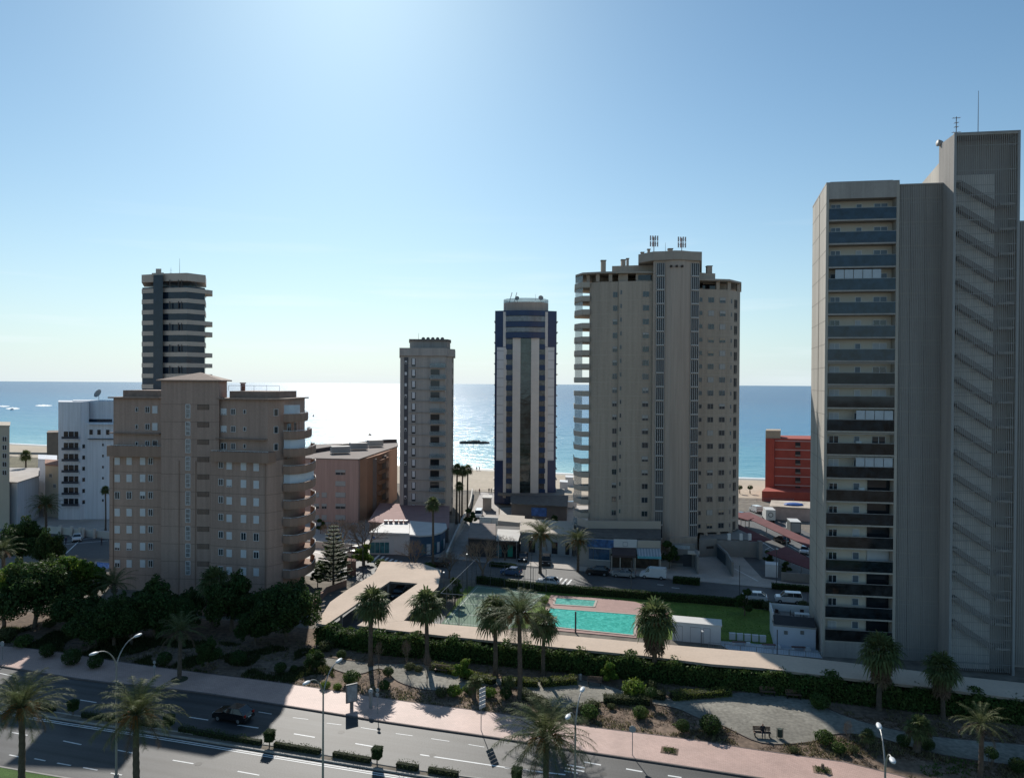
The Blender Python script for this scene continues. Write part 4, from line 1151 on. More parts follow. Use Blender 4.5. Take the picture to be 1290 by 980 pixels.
# ======== pink terracotta block by the sea
B7 = root_at('apartment_building', 'pink and terracotta five storey block with flat roof and white roof units', 'apartment building', V(445, 182).x, 182)
pk = M('pink_render', (.52, .34, .285), .88, .07, .3, .2, 4, spec=.2, streak=True)
tc = M('terracotta_render', (.46, .25, .16), .88, .07, .3, .2, 4, spec=.2)
Y7 = 179.5
mb = MB(); mb.prism([V(380, Y7 + 2), V(452, Y7), V(454, Y7 + 3), V(382, Y7 + 6)], 0, 15.7); part('front_wall', mb, pk, B7, True)
side = [V(453, Y7 + 2.9), V(463, Y7 + 5), V(474, Y7 + 12), V(478, Y7 + 14), V(487, Y7 + 22), V(501, Y7 + 38), V(501, Y7 + 52), V(392, Y7 + 40), V(382, Y7 + 6.1)]
mb = MB(); mb.prism(side, 0, 15.6); part('side_wall', mb, tc, B7, True)
mb = MB()
for x, y in ((456, 5.2), (466, 9), (478, 17)):
    mb.prism([V(x, Y7 + y), V(x + 9, Y7 + y + 1.0), V(x + 9, Y7 + y + 4), V(x, Y7 + y + 3)], 0, 14.9)
part('side_bay', mb, M('grey_bay', (.25, .19, .16), .88, .1, .4), B7, True)
mb = MB(); mb.prism([V(380, Y7 + 1.8), V(452.5, Y7 - .2), V(502, Y7 + 38), V(501, Y7 + 53), V(391, Y7 + 41)], 15.7, 15.95); part('roof', mb, M('roof_grey', (.24, .20, .18), .9, .15, .5), B7, True)
mb = MB(); kerb(mb, [Vector((*V(380, Y7 + 9), 0)), Vector((*V(470, Y7 + 46), 0)), Vector((*V(500, Y7 + 50), 0))], 17.0, .3, 0, 15.9); part('roof_parapet', mb, M('parapet_dark', (.10, .08, .075), .9), B7, True)
for x, y, w_ in ((429, 13, 4.8), (452, 24, 4.6), (473, 34, 4.2)):
    p = V(x, Y7 + y); mb = MB(); mb.box((p.x, p.y, 17.1), (w_, 3, 1.7), .4); part('roof_unit', mb, M('unit_grey', (.38, .36, .34), .7), B7, True)
f = Face(V(380, Y7 + 2), V(452, Y7))
wf = Wins(B7, M('pale_frame', (.42, .38, .36), .6), glass)
for k in range(5):
    for px, w_ in ((399, 1.3), (408.5, 1.3), (429, 2.6)):
        if px < 415 and k < 2: continue
        a, z = f.hit(px, 595 + 14.2 * k); wf.add(f, a, z, w_, 1.3, 'two', shutter=(.95 if (k + int(px)) % 3 else .5), sm=graysh)
wf.done()
mb = MB(); 
fs = Face(V(474, Y7 + 12), V(487, Y7 + 22))
for k in range(5): fs.sub(mb, fs.L * .5, 2.6 + 2.8 * k, fs.L * .8, 1.0, 1.0, 1.0)
part('side_balcony', mb, tc, B7, True)['kind'] = 'stuff'
# ======== red block at the right
B8 = root_at('apartment_building', 'brick red block with white floor lines by the beach, left of the screened tower', 'apartment building', V(990, 228).x, 228)
rd = M('red_brick', (.38, .08, .058), .85, .12, .5, .2, 3, spec=.25)
Y8 = 226
mb = MB(); mb.prism([V(965, Y8 + .5), V(976, Y8 - 1), V(977, Y8), V(1034, Y8 - 3), V(1034, Y8 + 12), V(966, Y8 + 14)], 0, 18.2); part('wall', mb, rd, B8, True)
mb = MB(); mb.prism([V(965, Y8 + .3), V(984, Y8), V(984, Y8 + 8), V(966, Y8 + 8)], 18.2, 20.6); part('lift_house', mb, M('sand_render', (.42, .33, .24), .85), B8, True)
f = Face(V(977, Y8), V(1034, Y8 - 3)); mb = MB()
for k in range(6):
    a, z = f.hit(975, 555 + 11.1 * k); f.sub(mb, f.L / 2, z, f.L, .22, .12, .2)
part('floor_line', mb, M('pink_white_line', (.55, .42, .40), .8), B8, True)
for k in range(6):
    a, z = f.hit(1005, 560.5 + 11.1 * k); mb = MB(); f.sub(mb, a, z, 1.5, 1.7, .03, .1, 0); f.sub(mb, a, z - .5, 1.5, .5, .5, .5, 1); part('loggia', mb, [MATS['loggia_dark'], MATS['grey_bay']], B8, True)
mb = MB(); mb.prism([V(961, Y8 - 9), V(1040, Y8 - 12), V(1040, Y8 - 2), V(966, Y8 - 1)], 0, 3.0); part('podium', mb, rd, B8, True)
# ======== small buildings at the far left
def simple_block(name, label, pts, z1, m, wins=(), z0=0, roofm=None, cat='building'):
    c = V(*pts[0]); t = root_at(name, label, cat, c.x, c.y)
    mb = MB(); mb.prism([V(*p) for p in pts], z0, z1); part('wall', mb, m, t, True)
    if roofm:
        mb = MB(); mb.prism(off_poly([V(*p) for p in pts], .35), z1, z1 + .25); part('roof', mb, roofm, t, True)
    if wins:
        f = Face(V(*pts[0]), V(*pts[1]))
        for px, py, w_, h in wins:
            a, z = f.hit(px, py); window(t, f, a, z, w_, h, 'two', white, glassd)
    return t
cb = M('cream_block', (.50, .43, .34), .85, .06, .4)
simple_block('apartment_building', 'cream apartment block with dark windows cut by the left photo edge', ((-30, 172), (12, 170), (12, 184), (-30, 186)), 35 - (538 - 480) / F * 171, cb,
             [(6, 553 + 10.6 * k, 1.3, 1.2) for k in range(5)] + [(-8, 553 + 10.6 * k, 1.3, 1.2) for k in range(5)], roofm=cb, cat='apartment building')
simple_block('house', 'plain brown windowless house near the shore beside the white block', ((59, 290), (73.5, 292), (76, 304), (61, 302)), 35 - (547 - 480.5) / F * 290, M('stone_brown', (.24, .19, .155), .9), roofm=MATS['stone_brown'], cat='house')
simple_block('house', 'low white flat roofed building behind the palms at the left edge', ((-30, 176), (22, 172), (49, 185), (49, 200), (-30, 200)), 35 - (610 - 480.3) / F * 172, w6, roofm=M('roof_pale', (.45, .42, .40), .9, .15, .5), cat='house')
simple_block('house', 'small cream house with two dark windows left of the white block', ((57, 186), (74, 184), (74, 196), (57, 198)), 35 - (588 - 480.5) / F * 185, cb, ((64, 599, 1.0, 1.0), (69, 612, 1.0, 1.0)), roofm=M('roof_terracotta', (.34, .19, .14), .9, .2, 1), cat='house')
simple_block('house', 'white cube house behind the cream house near the shore', ((48, 205), (72, 203), (72, 215), (48, 217)), 35 - (580 - 480.5) / F * 204, w6, cat='house')
simple_block('house', 'low house with red tiled roof behind the left white building', ((8, 196), (40, 192), (40, 205), (8, 208)), 7.2, cb, roofm=MATS['roof_terracotta'], cat='house')
# scrub slope near the left shore
mb = MB(); sheet([(0, 575), (70, 577), (140, 590), (140, 620), (0, 612)], .02, mb); struct('scrub_field', mb, M('scrub', (.16, .14, .085), .95, .45, .08, .6, 1.2, fine=.4))
mb = MB(); kerb(mb, [G(-20, 571.5), G(72, 572.5), G(140, 578)], .9, .4)
single('sea_wall', mb, kerbm, 'low pale sea wall along the promenade at the far left shore', 'wall')
# ======== tall screened tower at the right
O9 = Vector((40.2, 93.0)); u9 = Vector((.9885, -.1513)); v9 = Vector((.1513, .9885))
def q9(a, b): return O9 + u9 * a + v9 * b
B9 = root_at('apartment_tower', 'tallest beige grey tower at right with blue glass balconies and slatted vertical screens', 'apartment tower', O9.x, O9.y)
pc = M('precast_beige', (.45, .41, .355), .85, .14, .25, .15, 3, spec=.25, streak=True, fine=.03)
pcd = M('precast_grey', (.38, .35, .32), .88, .14, .25, .15, 3, spec=.2, streak=True, fine=.04)
inner = M('balcony_inner_wall', (.62, .56, .47), .85, .06, .4)
slat = M('screen_slat', (.39, .372, .352), .7, .06, .5, spec=.3)
bluegl = glassM('blue_rail_glass', (.014, .034, .06), .06, .45, 1, .6, .9)
railk = (glassM('dim_reflection_rail_glass', (.026, .027, .028), .05, .5, .85, .9, .9), glassM('dark_reflection_rail_glass', (.014, .022, .028), .08, .4, .8, .9, 1.3))  # lower rails: dark mottled colour stands in for reflected buildings opposite
ZR = 60.7
yaw9 = math.atan2(u9.y, u9.x)
def bx9(mb, a0, a1, b0, b1, z0, z1, mi=0):
    c = q9((a0 + a1) / 2, (b0 + b1) / 2); mb.box((c.x, c.y, (z0 + z1) / 2), (a1 - a0, b1 - b0, z1 - z0), yaw9, mi)
# body behind the balconies and the two side fins
mb = MB()
mb.prism([q9(.35, 1.5), q9(8.45, 1.5), q9(8.45, 12.5), Vector((44.3, 105.2))], 1.8, ZR - .1)
part('balcony_back_wall', mb, inner, B9, True)
mb = MB()
sd0, sd1 = q9(0, 0), Vector((43.6, 105.4)); sdn = Vector((.34, 0))
def sdp(t, o=0): return sd0.lerp(sd1, t) + Vector((o, 0))
mb.prism([sdp(0), sdp(.44), sdp(.44, .36), sdp(0, .36)], 0, ZR); mb.prism([sdp(.44, .16), sdp(.48, .16), sdp(.48, .36), sdp(.44, .36)], 0, ZR); mb.prism([sdp(.48), sdp(1), sdp(1, .4), sdp(.48, .36)], 0, ZR)
part('side_wall', mb, pc, B9, True)
mb = MB()
for k in range(20): mb.prism([sdp(.001, -.015), sdp(1, -.015), sdp(1, .1), sdp(.001, .1)], 1.2 + 3.0 * k, 1.26 + 3.0 * k)
part('joint', mb, M('joint_grey', (.25, .23, .20), .9), B9, True)['kind'] = 'stuff'
mb = MB(); bx9(mb, 8.45, 8.8, 0, 1.5, 0, ZR); part('side_fin', mb, pc, B9, True)
mb = MB(); bx9(mb, .35, 8.45, 0, 1.5, ZR - 1.9, ZR); mb.prism([q9(0, .05), q9(8.8, .05), q9(8.8, 12.6), Vector((43.6, 105.5))], ZR + .003, ZR + .25); part('roof_beam', mb, pcd, B9, True)
mb = MB(); bx9(mb, .35, 8.45, 0, 1.5, 0, 1.9); part('base', mb, pcd, B9, True)
f9 = Face(q9(0.35, 1.5), q9(8.45, 1.5)); ff9 = Face(q9(0.35, 0), q9(8.45, 0))
kn = M('curtain_blind', (.52, .53, .54), .8, .08, .8)
greyd = M('door_grey_blue', (.12, .16, .20), .3, .15, 1, spec=.5)
for k in range(19):
    zt = 57.55 - 3.0 * k       # top of rail
    mb = MB(); bx9(mb, .36, 8.44, -.02, 1.48, zt - 1.62, zt - 1.42)
    ob = part('balcony', mb, pcd if k < 8 else pc, B9, True)
    mb = MB(); bx9(mb, .37, 8.43, .0, .05, zt - 1.55 + .1, zt)
    q = part('glass_rail', mb, bluegl if k < 7 else railk[k % 2], ob, False)
    for vv in q.data.vertices: vv.co -= B9.location
    mb = MB(); bx9(mb, .36, 8.44, -.03, .06, zt + .003, zt + .05)
    if k in (7, 8, 10, 11): bx9(mb, .36, 8.44, -.03, .05, zt + 1.18, zt + 1.26)
    q = part('handrail', mb, MATS['galvanised'], ob, False)
    for vv in q.data.vertices: vv.co -= B9.location
    # doors and windows
    low = k >= 12
    for j, (a, w_, h, dz) in enumerate(((1.2, 1.25, 2.15, -.30), (4.05, .75 if not low else .85, 2.05 if not low else .95, -.28 if not low else .2), (6.7, 1.7, 2.15, -.30))):
        if low and j == 2:
            continue
        if low and j == 0: w_, h, dz = 1.1, 1.0, .1
        window(B9, f9, a, zt + dz + .1, w_, h, 'two' if w_ > 1 else 'one', white, greyd if (k < 5 or j == 1) else glass, 0, rnd.choice((0, 0, .5, .95)) if (k > 4 and j != 1) or k % 3 == 2 else 0, kn)
    if low:
        mb = MB(); bx9(mb, 5.75, 8.4, 1.35, 1.49, zt - 1.3, zt + 1.35); part('loggia_glazing', mb, glassd if k not in (15,) else kn, B9, True)
    if k in (3, 9, 11):
        n_ = 5 if k == 3 else 3; a_ = (1.2 if k == 3 else 3.9)
        for i in range(4 if k != 3 else 5):
            mb = MB(); bx9(mb, a_ + i * 1.12, a_ + 1.04 + i * 1.12, .08, .14, zt + .06, zt + 1.2)
            part('glazing_panel', mb, M('milky_panel', (.45, .50, .54), .3, .1, 1, spec=.5), B9, True)
# small white box unit on a few balconies
for k, a in ((1, 4.3), (2, 4.3), (3, 7.8), (10, 4.2), (12, 4.6)):
    mb = MB(); bx9(mb, a, a + .7, 1.1, 1.48, 57.55 - 3 * k - .35, 57.55 - 3 * k + .2); part('air_conditioner', mb, white, B9, True)
# slatted wall segment
mb = MB(); bx9(mb, 8.82, 14.2, .5, 12.0, 0, ZR - .3); part('recessed_wall', mb, pcd, B9, True)
def fins(a0, a1, b, z0, z1, pitch, w_, m, name, rails=True, pitch_z=3.0):
    mb = MB(); n = int((a1 - a0) / pitch)
    for i in range(n + 1):
        a = a0 + (a1 - a0) * i / n
        bx9(mb, a - w_ / 2, a + w_ / 2, b, b + .05, z0, z1)
    if rails:
        z = z0 + .8
        while z < z1: bx9(mb, a0, a1, b + .11, b + .16, z, z + .1); z += pitch_z
    return part(name, mb, m, B9, True)
fins(8.85, 13.9, .3, .3, ZR - .35, .21, .07, slat, 'slat_screen')
mb = MB(); bx9(mb, 8.8, 14.0, .25, .49, ZR - .35, ZR - .2)
for a in (10.3, 12.0): bx9(mb, a, a + .08, .40, .48, .3, ZR - .4)
part('screen_frame', mb, slat, B9, True)
mb = MB()
for k in range(20):
    bx9(mb, 8.83, 14.0, .44, .497, 1.6 + 3 * k, 1.75 + 3 * k)
part('floor_edge', mb, pc, B9, True)['kind'] = 'stuff'
# tall stair core standing forward
ZC = 65.6; a0, a1, bf = 14.0, 21.35, -2.7
mb = MB(); bx9(mb, a0, a0 + .25, bf, 1.6, 0, ZC); part('core_side_wall', mb, pcd, B9, True)
mb = MB(); bx9(mb, a1 - .22, a1, bf, 1.2, 0, ZC); part('core_side_wall', mb, pc, B9, True)
mb = MB(); bx9(mb, a0 + .25, a1 - .22, -.6, 1.55, 0, ZC); part('core_back_wall', mb, pcd, B9, True)
mb = MB(); bx9(mb, a0 + .25, a1 - .22, bf + .02, -.6, ZC - .25, ZC - .05); part('core_roof', mb, pcd, B9, True)
mb = MB(); bx9(mb, a0 + .95, a0 + 5.3, -1.02, -.61, 0, ZC - 4.6); part('core_panel', mb, M('panel_light_grey', (.70, .66, .61), .88, .07, .3, streak=True), B9, True)
mb = MB()
for k in range(60):
    bx9(mb, a0 + .96, a0 + 5.29, -1.03, -1.0, .7 + 1.0 * k, .73 + 1.0 * k)
part('panel_joint', mb, MATS['vent_dark'], B9, True)['kind'] = 'stuff'
R9 = Matrix.Rotation(yaw9, 3, 'Z')
for k in range(20):
    zt = ZC - 7.0 - 3.0 * k
    if zt < 2.5: break
    c = q9(a0 + 3.12, -1.55); L_ = 5.2; ang = math.atan2(-2.9, 4.35)
    mb = MB(); mb.box((c.x, c.y, zt - .2), (L_, 1.0, .6), R=R9 @ Matrix.Rotation(-ang, 3, 'Y'))
    part('stair_flight', mb, M('stair_concrete', (.27, .245, .23), .9, .08, .4), B9, True)
    mb = MB(); bx9(mb, a0 + 5.35, a1 - .25, bf + .3, -.6, zt - 1.75, zt - 1.45); part('stair_landing', mb, pcd, B9, True); mb = MB(); bx9(mb, a0 + .27, a0 + .95, bf + .3, -.6, zt + 1.2, zt + 1.45); part('stair_landing', mb, pcd, B9, True)
fins(a0 + .3, a1 - .27, bf + .08, .3, ZC - .1, .20, .05, slat, 'slat_screen')
mb = MB(); bx9(mb, a0 - .02, a1 + .02, bf - .03, bf + .2, ZC - .05, ZC + .12); bx9(mb, a0 - .02, a0 + .28, bf - .03, bf + .05, 0, ZC - .05); bx9(mb, a1 - .25, a1 + .02, bf - .03, bf + .05, 0, ZC - .05)
part('screen_frame', mb, M('frame_light_grey', (.30, .30, .295), .6, .05, .5), B9, True)
# roof blocks behind
mb = MB(); mb.prism([Vector((54.9, 92.9)), Vector((61, 92.0)), Vector((64, 104)), Vector((59, 105.3))], ZR - .3, 63.9); mb.prism([Vector((54.6, 91.9)), Vector((60, 91.1)), Vector((60, 92.5)), Vector((54.9, 92.85))], ZR - .3, 64.9); part('roof_block', mb, pc, B9, True)
mb = MB(); bx9(mb, 21.35, 34, .4, 14, 0, 55.5); part('rear_wing', mb, pcd, B9, True)
fins(21.5, 33.8, .15, .3, 55.3, .25, .1, slat, 'slat_screen')
mb = MB()
for (z) in (ZR + .25,):
    a_, b_ = q9(.6, .6), q9(8.2, .6); mb.tube([(a_.x, a_.y, z + .12), (b_.x, b_.y, z + .12)], .08, 5)
part('roof_edge_pipe', mb, slat, B9, True)
p = Vector((54.75, 92.3)); t = thing('siren', 'round grey siren horn on the roof edge left of the tall slatted core', 'siren', (p.x, p.y, 64.9))
mb = MB(); mb.tube([(0, 0, 0), (0, 0, .7)], .06, 6); part('stand', mb, MATS['galvanised'], t)
mb = MB(); mb.tube([(-.75, -.1, .9), (-.25, 0, .9), (-.1, 0, .9), (0, 0, .9)], [.42, .3, .12, .2], 12); mb.sph((.2, 0, .85), .3, 8, 6); part('horn', mb, MATS['dish_grey'], t, smooth=True)
p = q9(14.5, -2.0)
mb = MB(); mb.tube([(p.x, p.y, ZC), (p.x, p.y, ZC + 2.3)], .05, 5)
for z, l_ in ((.35, 1.1), (1.0, .5), (1.5, .5), (2.1, 1.0)):
    mb.tube([(p.x - l_ / 2, p.y, ZC + z), (p.x + l_ / 2, p.y, ZC + z + .1)], .03, 4)
    for s_ in (-.4, -.15, .15, .4): mb.tube([(p.x + s_ * l_, p.y - .25, ZC + z + .05), (p.x + s_ * l_, p.y + .25, ZC + z + .05)], .018, 4)
single('aerial', mb, MATS['aerial_metal'], 'branched television aerial on the left corner of the tallest slatted core', 'aerial')
p = q9(17.4, -1.0); mb = MB(); mb.tube([(p.x, p.y, ZC), (p.x, p.y, ZC + 5.7)], [.05, .025], 5)
single('aerial', mb, MATS['aerial_metal'], 'very tall thin lightning rod above the tallest core at right', 'aerial')

# ======== long flat car port roof running through the garden
roofp = M('peach_roof', (.62, .49, .385), .9, .09, .22, .2, 4, spec=.2, fine=.05)
roofs = M('roof_soffit', (.33, .27, .22), .9, .08, .4)
ZP = 2.65
def PQ(px, py, z=ZP): p = G(px, py, z); return (p.x, p.y)
CP = root_at('carport', 'long flat peach coloured car port roof with openings, on posts along the garden', 'carport', *PQ(620, 800))
outer_top = [(535, 703), (556, 733)]
mb = MB()
def slab(mb, pts, z0=ZP - .28, z1=ZP):
    mb.prism([PQ(x, y) for x, y in pts], z0, z1, 1, 0)
slab(mb, [(398, 785.5), (411, 786.5), (491.4, 732), (472, 722), (440, 741), (416, 758)])              # left arm
slab(mb, [(491.4, 732), (526.4, 734.7), (552, 739), (556, 718), (530, 709), (480, 707), (472, 722)])  # head
slab(mb, [(526.4, 734.7), (552, 739), (508.6, 781.45), (450, 787.45)])   # middle arm
slab(mb, [(450, 787.55), (508.6, 781.55), (600, 789.5), (701, 799), (803, 808.5), (951, 821), (1125, 841), (1203, 851), (1290, 860), (1420, 876), (1420, 897), (1290, 880.6), (1167, 865), (1052, 852), (960, 841), (895, 836), (816, 826), (703, 815), (563, 801), (484, 792)])
part('roof_slab', mb, [roofp, roofs], CP, True)
mb = MB()
edge = [(484, 791.5), (563, 800.5), (703, 814), (816, 825), (895, 835), (960, 840), (1052, 851), (1167, 864), (1290, 879.5)]
E = [G(x, y, ZP) for x, y in edge]; Er = resample(E, 7.0)
for p in Er: mb.box((p.x, p.y + 2.2, ZP / 2 - .15), (.3, .3, ZP - .3))
for x, y in ((411, 783), (430, 770), (450, 757), (470, 744), (489, 733), (523, 737), (505, 753), (490, 766), (515, 781)):
    p = G(x, y, ZP); mb.box((p.x, p.y, ZP / 2 - .15), (.3, .3, ZP - .3))
part('posts', mb, M('post_grey', (.30, .28, .26), .8), CP, True)
mb = MB(); kerb(mb, [Vector((p.x + .8, p.y + 2.6, 0)) for p in smooth_line(E, 3)], 2.3, .2)
single('garden_wall', mb, M('pale_wall', (.55, .52, .47), .85, .1, .4), 'pale wall under the front edge of the long car port roof', 'wall')
mb = MB(); sheet([(398, 790), (430, 810), (560, 815), (560, 760), (560, 735), (480, 722), (470, 722)], .016, mb); struct('car_park_floor', mb, asph2)
# light pink garden pillar and walls left of it
simple_block('gate_pillar', 'square terracotta pillar beside the peach roof and the pine', ((438, 131), (449.5, 130.5), (449.5, 132.5), (438.5, 133)), 2.6, M('terracotta_wall', (.33, .19, .14), .9, .1, 1), cat='pillar')
mb = MB(); kerb(mb, [G(396, 765), G(412, 747), G(436, 738)], 1.0, .25)
single('garden_wall', mb, MATS['terracotta_wall'], 'low terracotta wall stepping down left of the peach roof', 'wall')

# ======== white changing hut, white garden house
def ground_block(name, label, cat, front, depth, h, m, roofm, rise=.18, over=.15):
    A_, B_ = G(*front[0]), G(*front[1]); u = (B_ - A_).normalized(); n = Vector((-u.y, u.x, 0))
    t = root_at(name, label, cat, A_.x, A_.y)
    P = [A_, B_, B_ + n * depth, A_ + n * depth]
    mb = MB(); mb.prism([(p.x, p.y) for p in P], 0, h); part('wall', mb, m, t, True)
    mb = MB(); mb.prism(off_poly([Vector((p.x, p.y)) for p in P], over), h, h + rise); part('roof', mb, roofm, t, True)
    return t, Face((A_.x, A_.y), (B_.x, B_.y))
wc = M('white_container', (.60, .61, .62), .7, .06, .6)
t, f = ground_block('changing_hut', 'white flat roofed changing hut with doors beside the pool lawn', 'hut', ((847, 806.5), (908, 812.3)), 2.6, 2.45, wc, M('white_roof', (.62, .60, .57), .6, .05, .6))
for px, w_ in ((857, 1.0), (876, .75), (881.5, .75), (893, .8)):
    a, _ = f.hit(px); mb = MB(); f.sub(mb, a, 1.05, w_, 2.0, .04, .08, 0); f.sub(mb, a, 1.05, w_ + .12, 2.12, .02, .04, 1)
    part('door', mb, [wc, M('door_frame_grey', (.28, .28, .29), .6)], t, True)
t, f = ground_block('garden_house', 'low white garden house with two vents and roof terrace left of the screened tower', 'house', ((975, 813.7), (1027.5, 818.6)), 6.5, 2.75, M('white_wall_blue', (.52, .56, .62), .8, .06, .4), M('terrace_floor', (.25, .235, .22), .9))
for px in (990, 1010.5):
    a, z = f.hit(px, 796.5); mb = MB(); f.sub(mb, a, z, .5, .5, .04, .08, 0)
    for i in range(3): f.sub(mb, a, z - .16 + i * .16, .42, .06, .07, .06, 1)
    part('vent', mb, [MATS['galvanised'], MATS['vent_dark']], t, True)
# sloping dark awning and roof terrace parapets
A_, B_ = f.P(.0, 0), f.P(f.L, 0)
mb = MB(); n = Vector((-f.n.x, -f.n.y, 0))
for p0, p1 in ((A_, B_),):
    mb.face([p0 + Vector((0, 0, 2.96)), p1 + Vector((0, 0, 2.96)), p1 + n * 1.6 + Vector((0, 0, 3.75)), p0 + n * 1.6 + Vector((0, 0, 3.75))])
    mb.face([p0 + n * 1.6 + Vector((0, 0, 3.70)), p1 + n * 1.6 + Vector((0, 0, 3.70)), p1 + Vector((0, 0, 2.9)), p0 + Vector((0, 0, 2.9))])
part('awning', mb, M('slate_awning', (.045, .045, .05), .8, .15, 1), t, True)
mb = MB(); kerb(mb, [A_ + n * 1.6, A_ + n * 6.4], 4.0, .2, 0, 2.9); kerb(mb, [A_ + n * 6.4, B_ + n * 6.4], 3.9, .2, 0, 2.9); part('terrace_parapet', mb, wc, t, True)
tp = A_.lerp(B_, .75) + n * 3.4
tt = thing('table', 'white slatted table with dark chairs on the garden house roof terrace', 'table', (tp.x, tp.y, 2.93), f.yaw)
mb = MB(); mb.box((0, 0, .74), (1.9, .9, .05)); part('table_top', mb, wc, tt)
for sx, sy in ((-1, -1), (1, -1), (1, 1), (-1, 1)):
    mb = MB(); mb.tube([(sx * .85, sy * .38, 0), (sx * .85, sy * .38, .715)], .03, 6); part('leg', mb, wc, tt)
def chair_proto():
    t = thing('terrace_chair', 'dark terrace chair', 'chair'); m = M('chair_dark', (.05, .03, .03), .6, .1, 1)
    mb = MB(); mb.box((0, 0, .44), (.5, .5, .05)); part('seat', mb, m, t)
    mb = MB(); mb.box((0, .23, .7), (.5, .05, .5)); part('backrest', mb, m, t)
    for sx, sy in ((-1, -1), (1, -1), (1, 1), (-1, 1)):
        mb = MB(); mb.tube([(sx * .22, sy * .22, 0), (sx * .22, sy * .22, .415)], .02, 5); part('leg', mb, m, t)
    return t
CPr = Proto(chair_proto())
for i, (da, dn, rz, lb) in enumerate(((-.9, .2, 1.3, 'dark chair at the left end of the white roof terrace table'), (.1, 1.0, 0, 'dark chair behind the white roof terrace table'), (-2.2, .6, 2.5, 'dark chair standing apart near the planters on the roof terrace'))):
    q = tp + Vector((f.u.x, f.u.y, 0)) * da * 1.4 + n * dn
    CPr.place((q.x, q.y, 2.93), f.yaw + rz, lb, 'chairs on the garden house terrace')
# white paving with three long benches and five pale slabs
mb = MB(); sheet([(900, 806.5), (974, 812.5), (1030, 819), (1036, 829), (960, 822), (918, 818.5)], .022, mb); struct('white_paving', mb, M('white_paving', (.50, .52, .55), .8, .08, 1))
for i, (px, py, lb) in enumerate(((933, 812.5, 'leftmost long bench with dark seat on the white paving'), (970.5, 815.8, 'middle long bench with dark seat on the white paving'), (1008, 819, 'rightmost long bench with dark seat on the white paving by the garden house'))):
    p = G(px, py); t = thing('long_bench', lb, 'bench', (p.x, p.y, .02), -.1, 'long benches on the white paving')
    mb = MB(); mb.box((-.2, 0, .42), (1.8, .5, .07)); part('seat', mb, M('wood_dark_red', (.16, .09, .08), .7, .2, 2), t)
    mb = MB(); mb.box((.9, -.05, .2), (.7, .6, .4)); mb.box((-.9, 0, .19), (.2, .45, .385)); part('base', mb, wc, t)
for i in range(5):
    p = G(922.5 + i * 9.6, 805.3 + i * .85)
    mb = MB(); mb.box((p.x, p.y, .45), (.78, .35, .85), -.1); mb.box((p.x, p.y, .9), (.84, .42, .05), -.1)
    single('planter', mb, wc, ('leftmost', 'second', 'middle', 'fourth', 'rightmost')[i] + ' of five pale upright planter blocks along the lawn edge', 'planter', 'pale planter blocks at the lawn edge')
# lamp post like rods near pool
def rod(px, py, h, lab, r_=.05, head=True, m=None, cat='lamp post'):
    p = G(px, py); t = thing('garden_lamp', lab, cat, (p.x, p.y, 0))
    mb = MB(); mb.tube([(0, 0, 0), (0, 0, h)], r_, 7); part('pole', mb, m or M('pole_dark', (.08, .08, .085), .5, .1, 1), t)
    if head:
        mb = MB(); mb.box((0, -.25, h), (.22, .6, .1)); part('lamp_head', mb, M('lamp_grey', (.45, .46, .47), .5), t)
    return t
rod(725, 797, 3.0, 'short dark shower post at the front of the large pool', .12, False)
rod(884, 817, 2.4, 'short garden lamp in front of the white changing hut')
rod(979, 826, 3.4, 'thin dark pole by the long benches', .06, False)
rod(1017, 770, 3, 'thin dark pole behind the garden house', .04, False)
rod(559, 760, 5.0, 'court floodlight left of the green sports court')
rod(588, 742, 6.0, 'court floodlight at the back left corner of the sports court')
rod(660, 752, 6.2, 'floodlight at the back right corner of the sports court')
rod(668.5, 752, 6.6, 'thin dark fence mast right of the court floodlight', .05, False)
rod(443, 730, 7.2, 'tall thin post beside the terracotta pillar', .05, False)
rod(457, 727, 9, 'tall thin lamp post at the junction island', .06, False)
rod(795, 748, 5.5, 'dark lamp post at the hedge in front of the shops', .06, False)
rod(931.5, 759, 6.0, 'dark lamp post beside the white crossover car', .06, False)
rod(978, 738, 6.5, 'lamp post with twin lights at the parking wall', .06)
rod(670, 705, 4.5, 'lamp between the date palm and the dark shopfront', .05)
rod(655, 686, 5, 'thin lamp behind the black car by the shopfront', .05)
# fence with rails round the court
def fence(name, label, pts, h, step, m, rails, bars=0, top_m=None):
    P = [G(*p) for p in pts]; c = P[0]; t = thing(name, label, 'fence', (c.x, c.y, 0))
    for p in resample(P, step) + [P[-1]]:
        mb = MB(); mb.tube([(p.x, p.y, 0), (p.x, p.y, h)], .045, 5); part('post', mb, m, t, True)
    mb = MB()
    for r_ in rails: mb.tube([(p.x, p.y, r_) for p in P], .035, 4)
    part('rail', mb, top_m or m, t, True)
    if bars:
        mb = MB()
        for p in resample(P, bars): mb.box((p.x, p.y, h / 2), (.018, .018, h))
        o = part('wire_mesh', mb, m, t, True); o['kind'] = 'stuff'
    return t
dk = MATS['pole_dark']
fence('court_fence', 'front mesh fence of the green sports court with pale top rail', [(555, 787), (640, 794.5)], 4.6, 2.8, dk, (4.6,), .45, M('rail_pale', (.45, .44, .42), .6))
fence('court_fence', 'left side mesh fence of the sports court with pale sloping top rail', [(555, 787), (600, 737)], 4.6, 3.0, dk, (4.6,), .45, MATS['rail_pale'])
fence('court_fence', 'rear dark mesh fence of the sports court along the street', [(600, 737), (688, 747)], 4.0, 2.6, dk, (4.0, 2.0), .45)
fence('garden_fence', 'low fence of thin pickets between the white hut and the peach roof', [(893, 817), (980, 825.5), (1036, 830)], .9, 2.0, MATS['galvanised'], (.85,), .3)
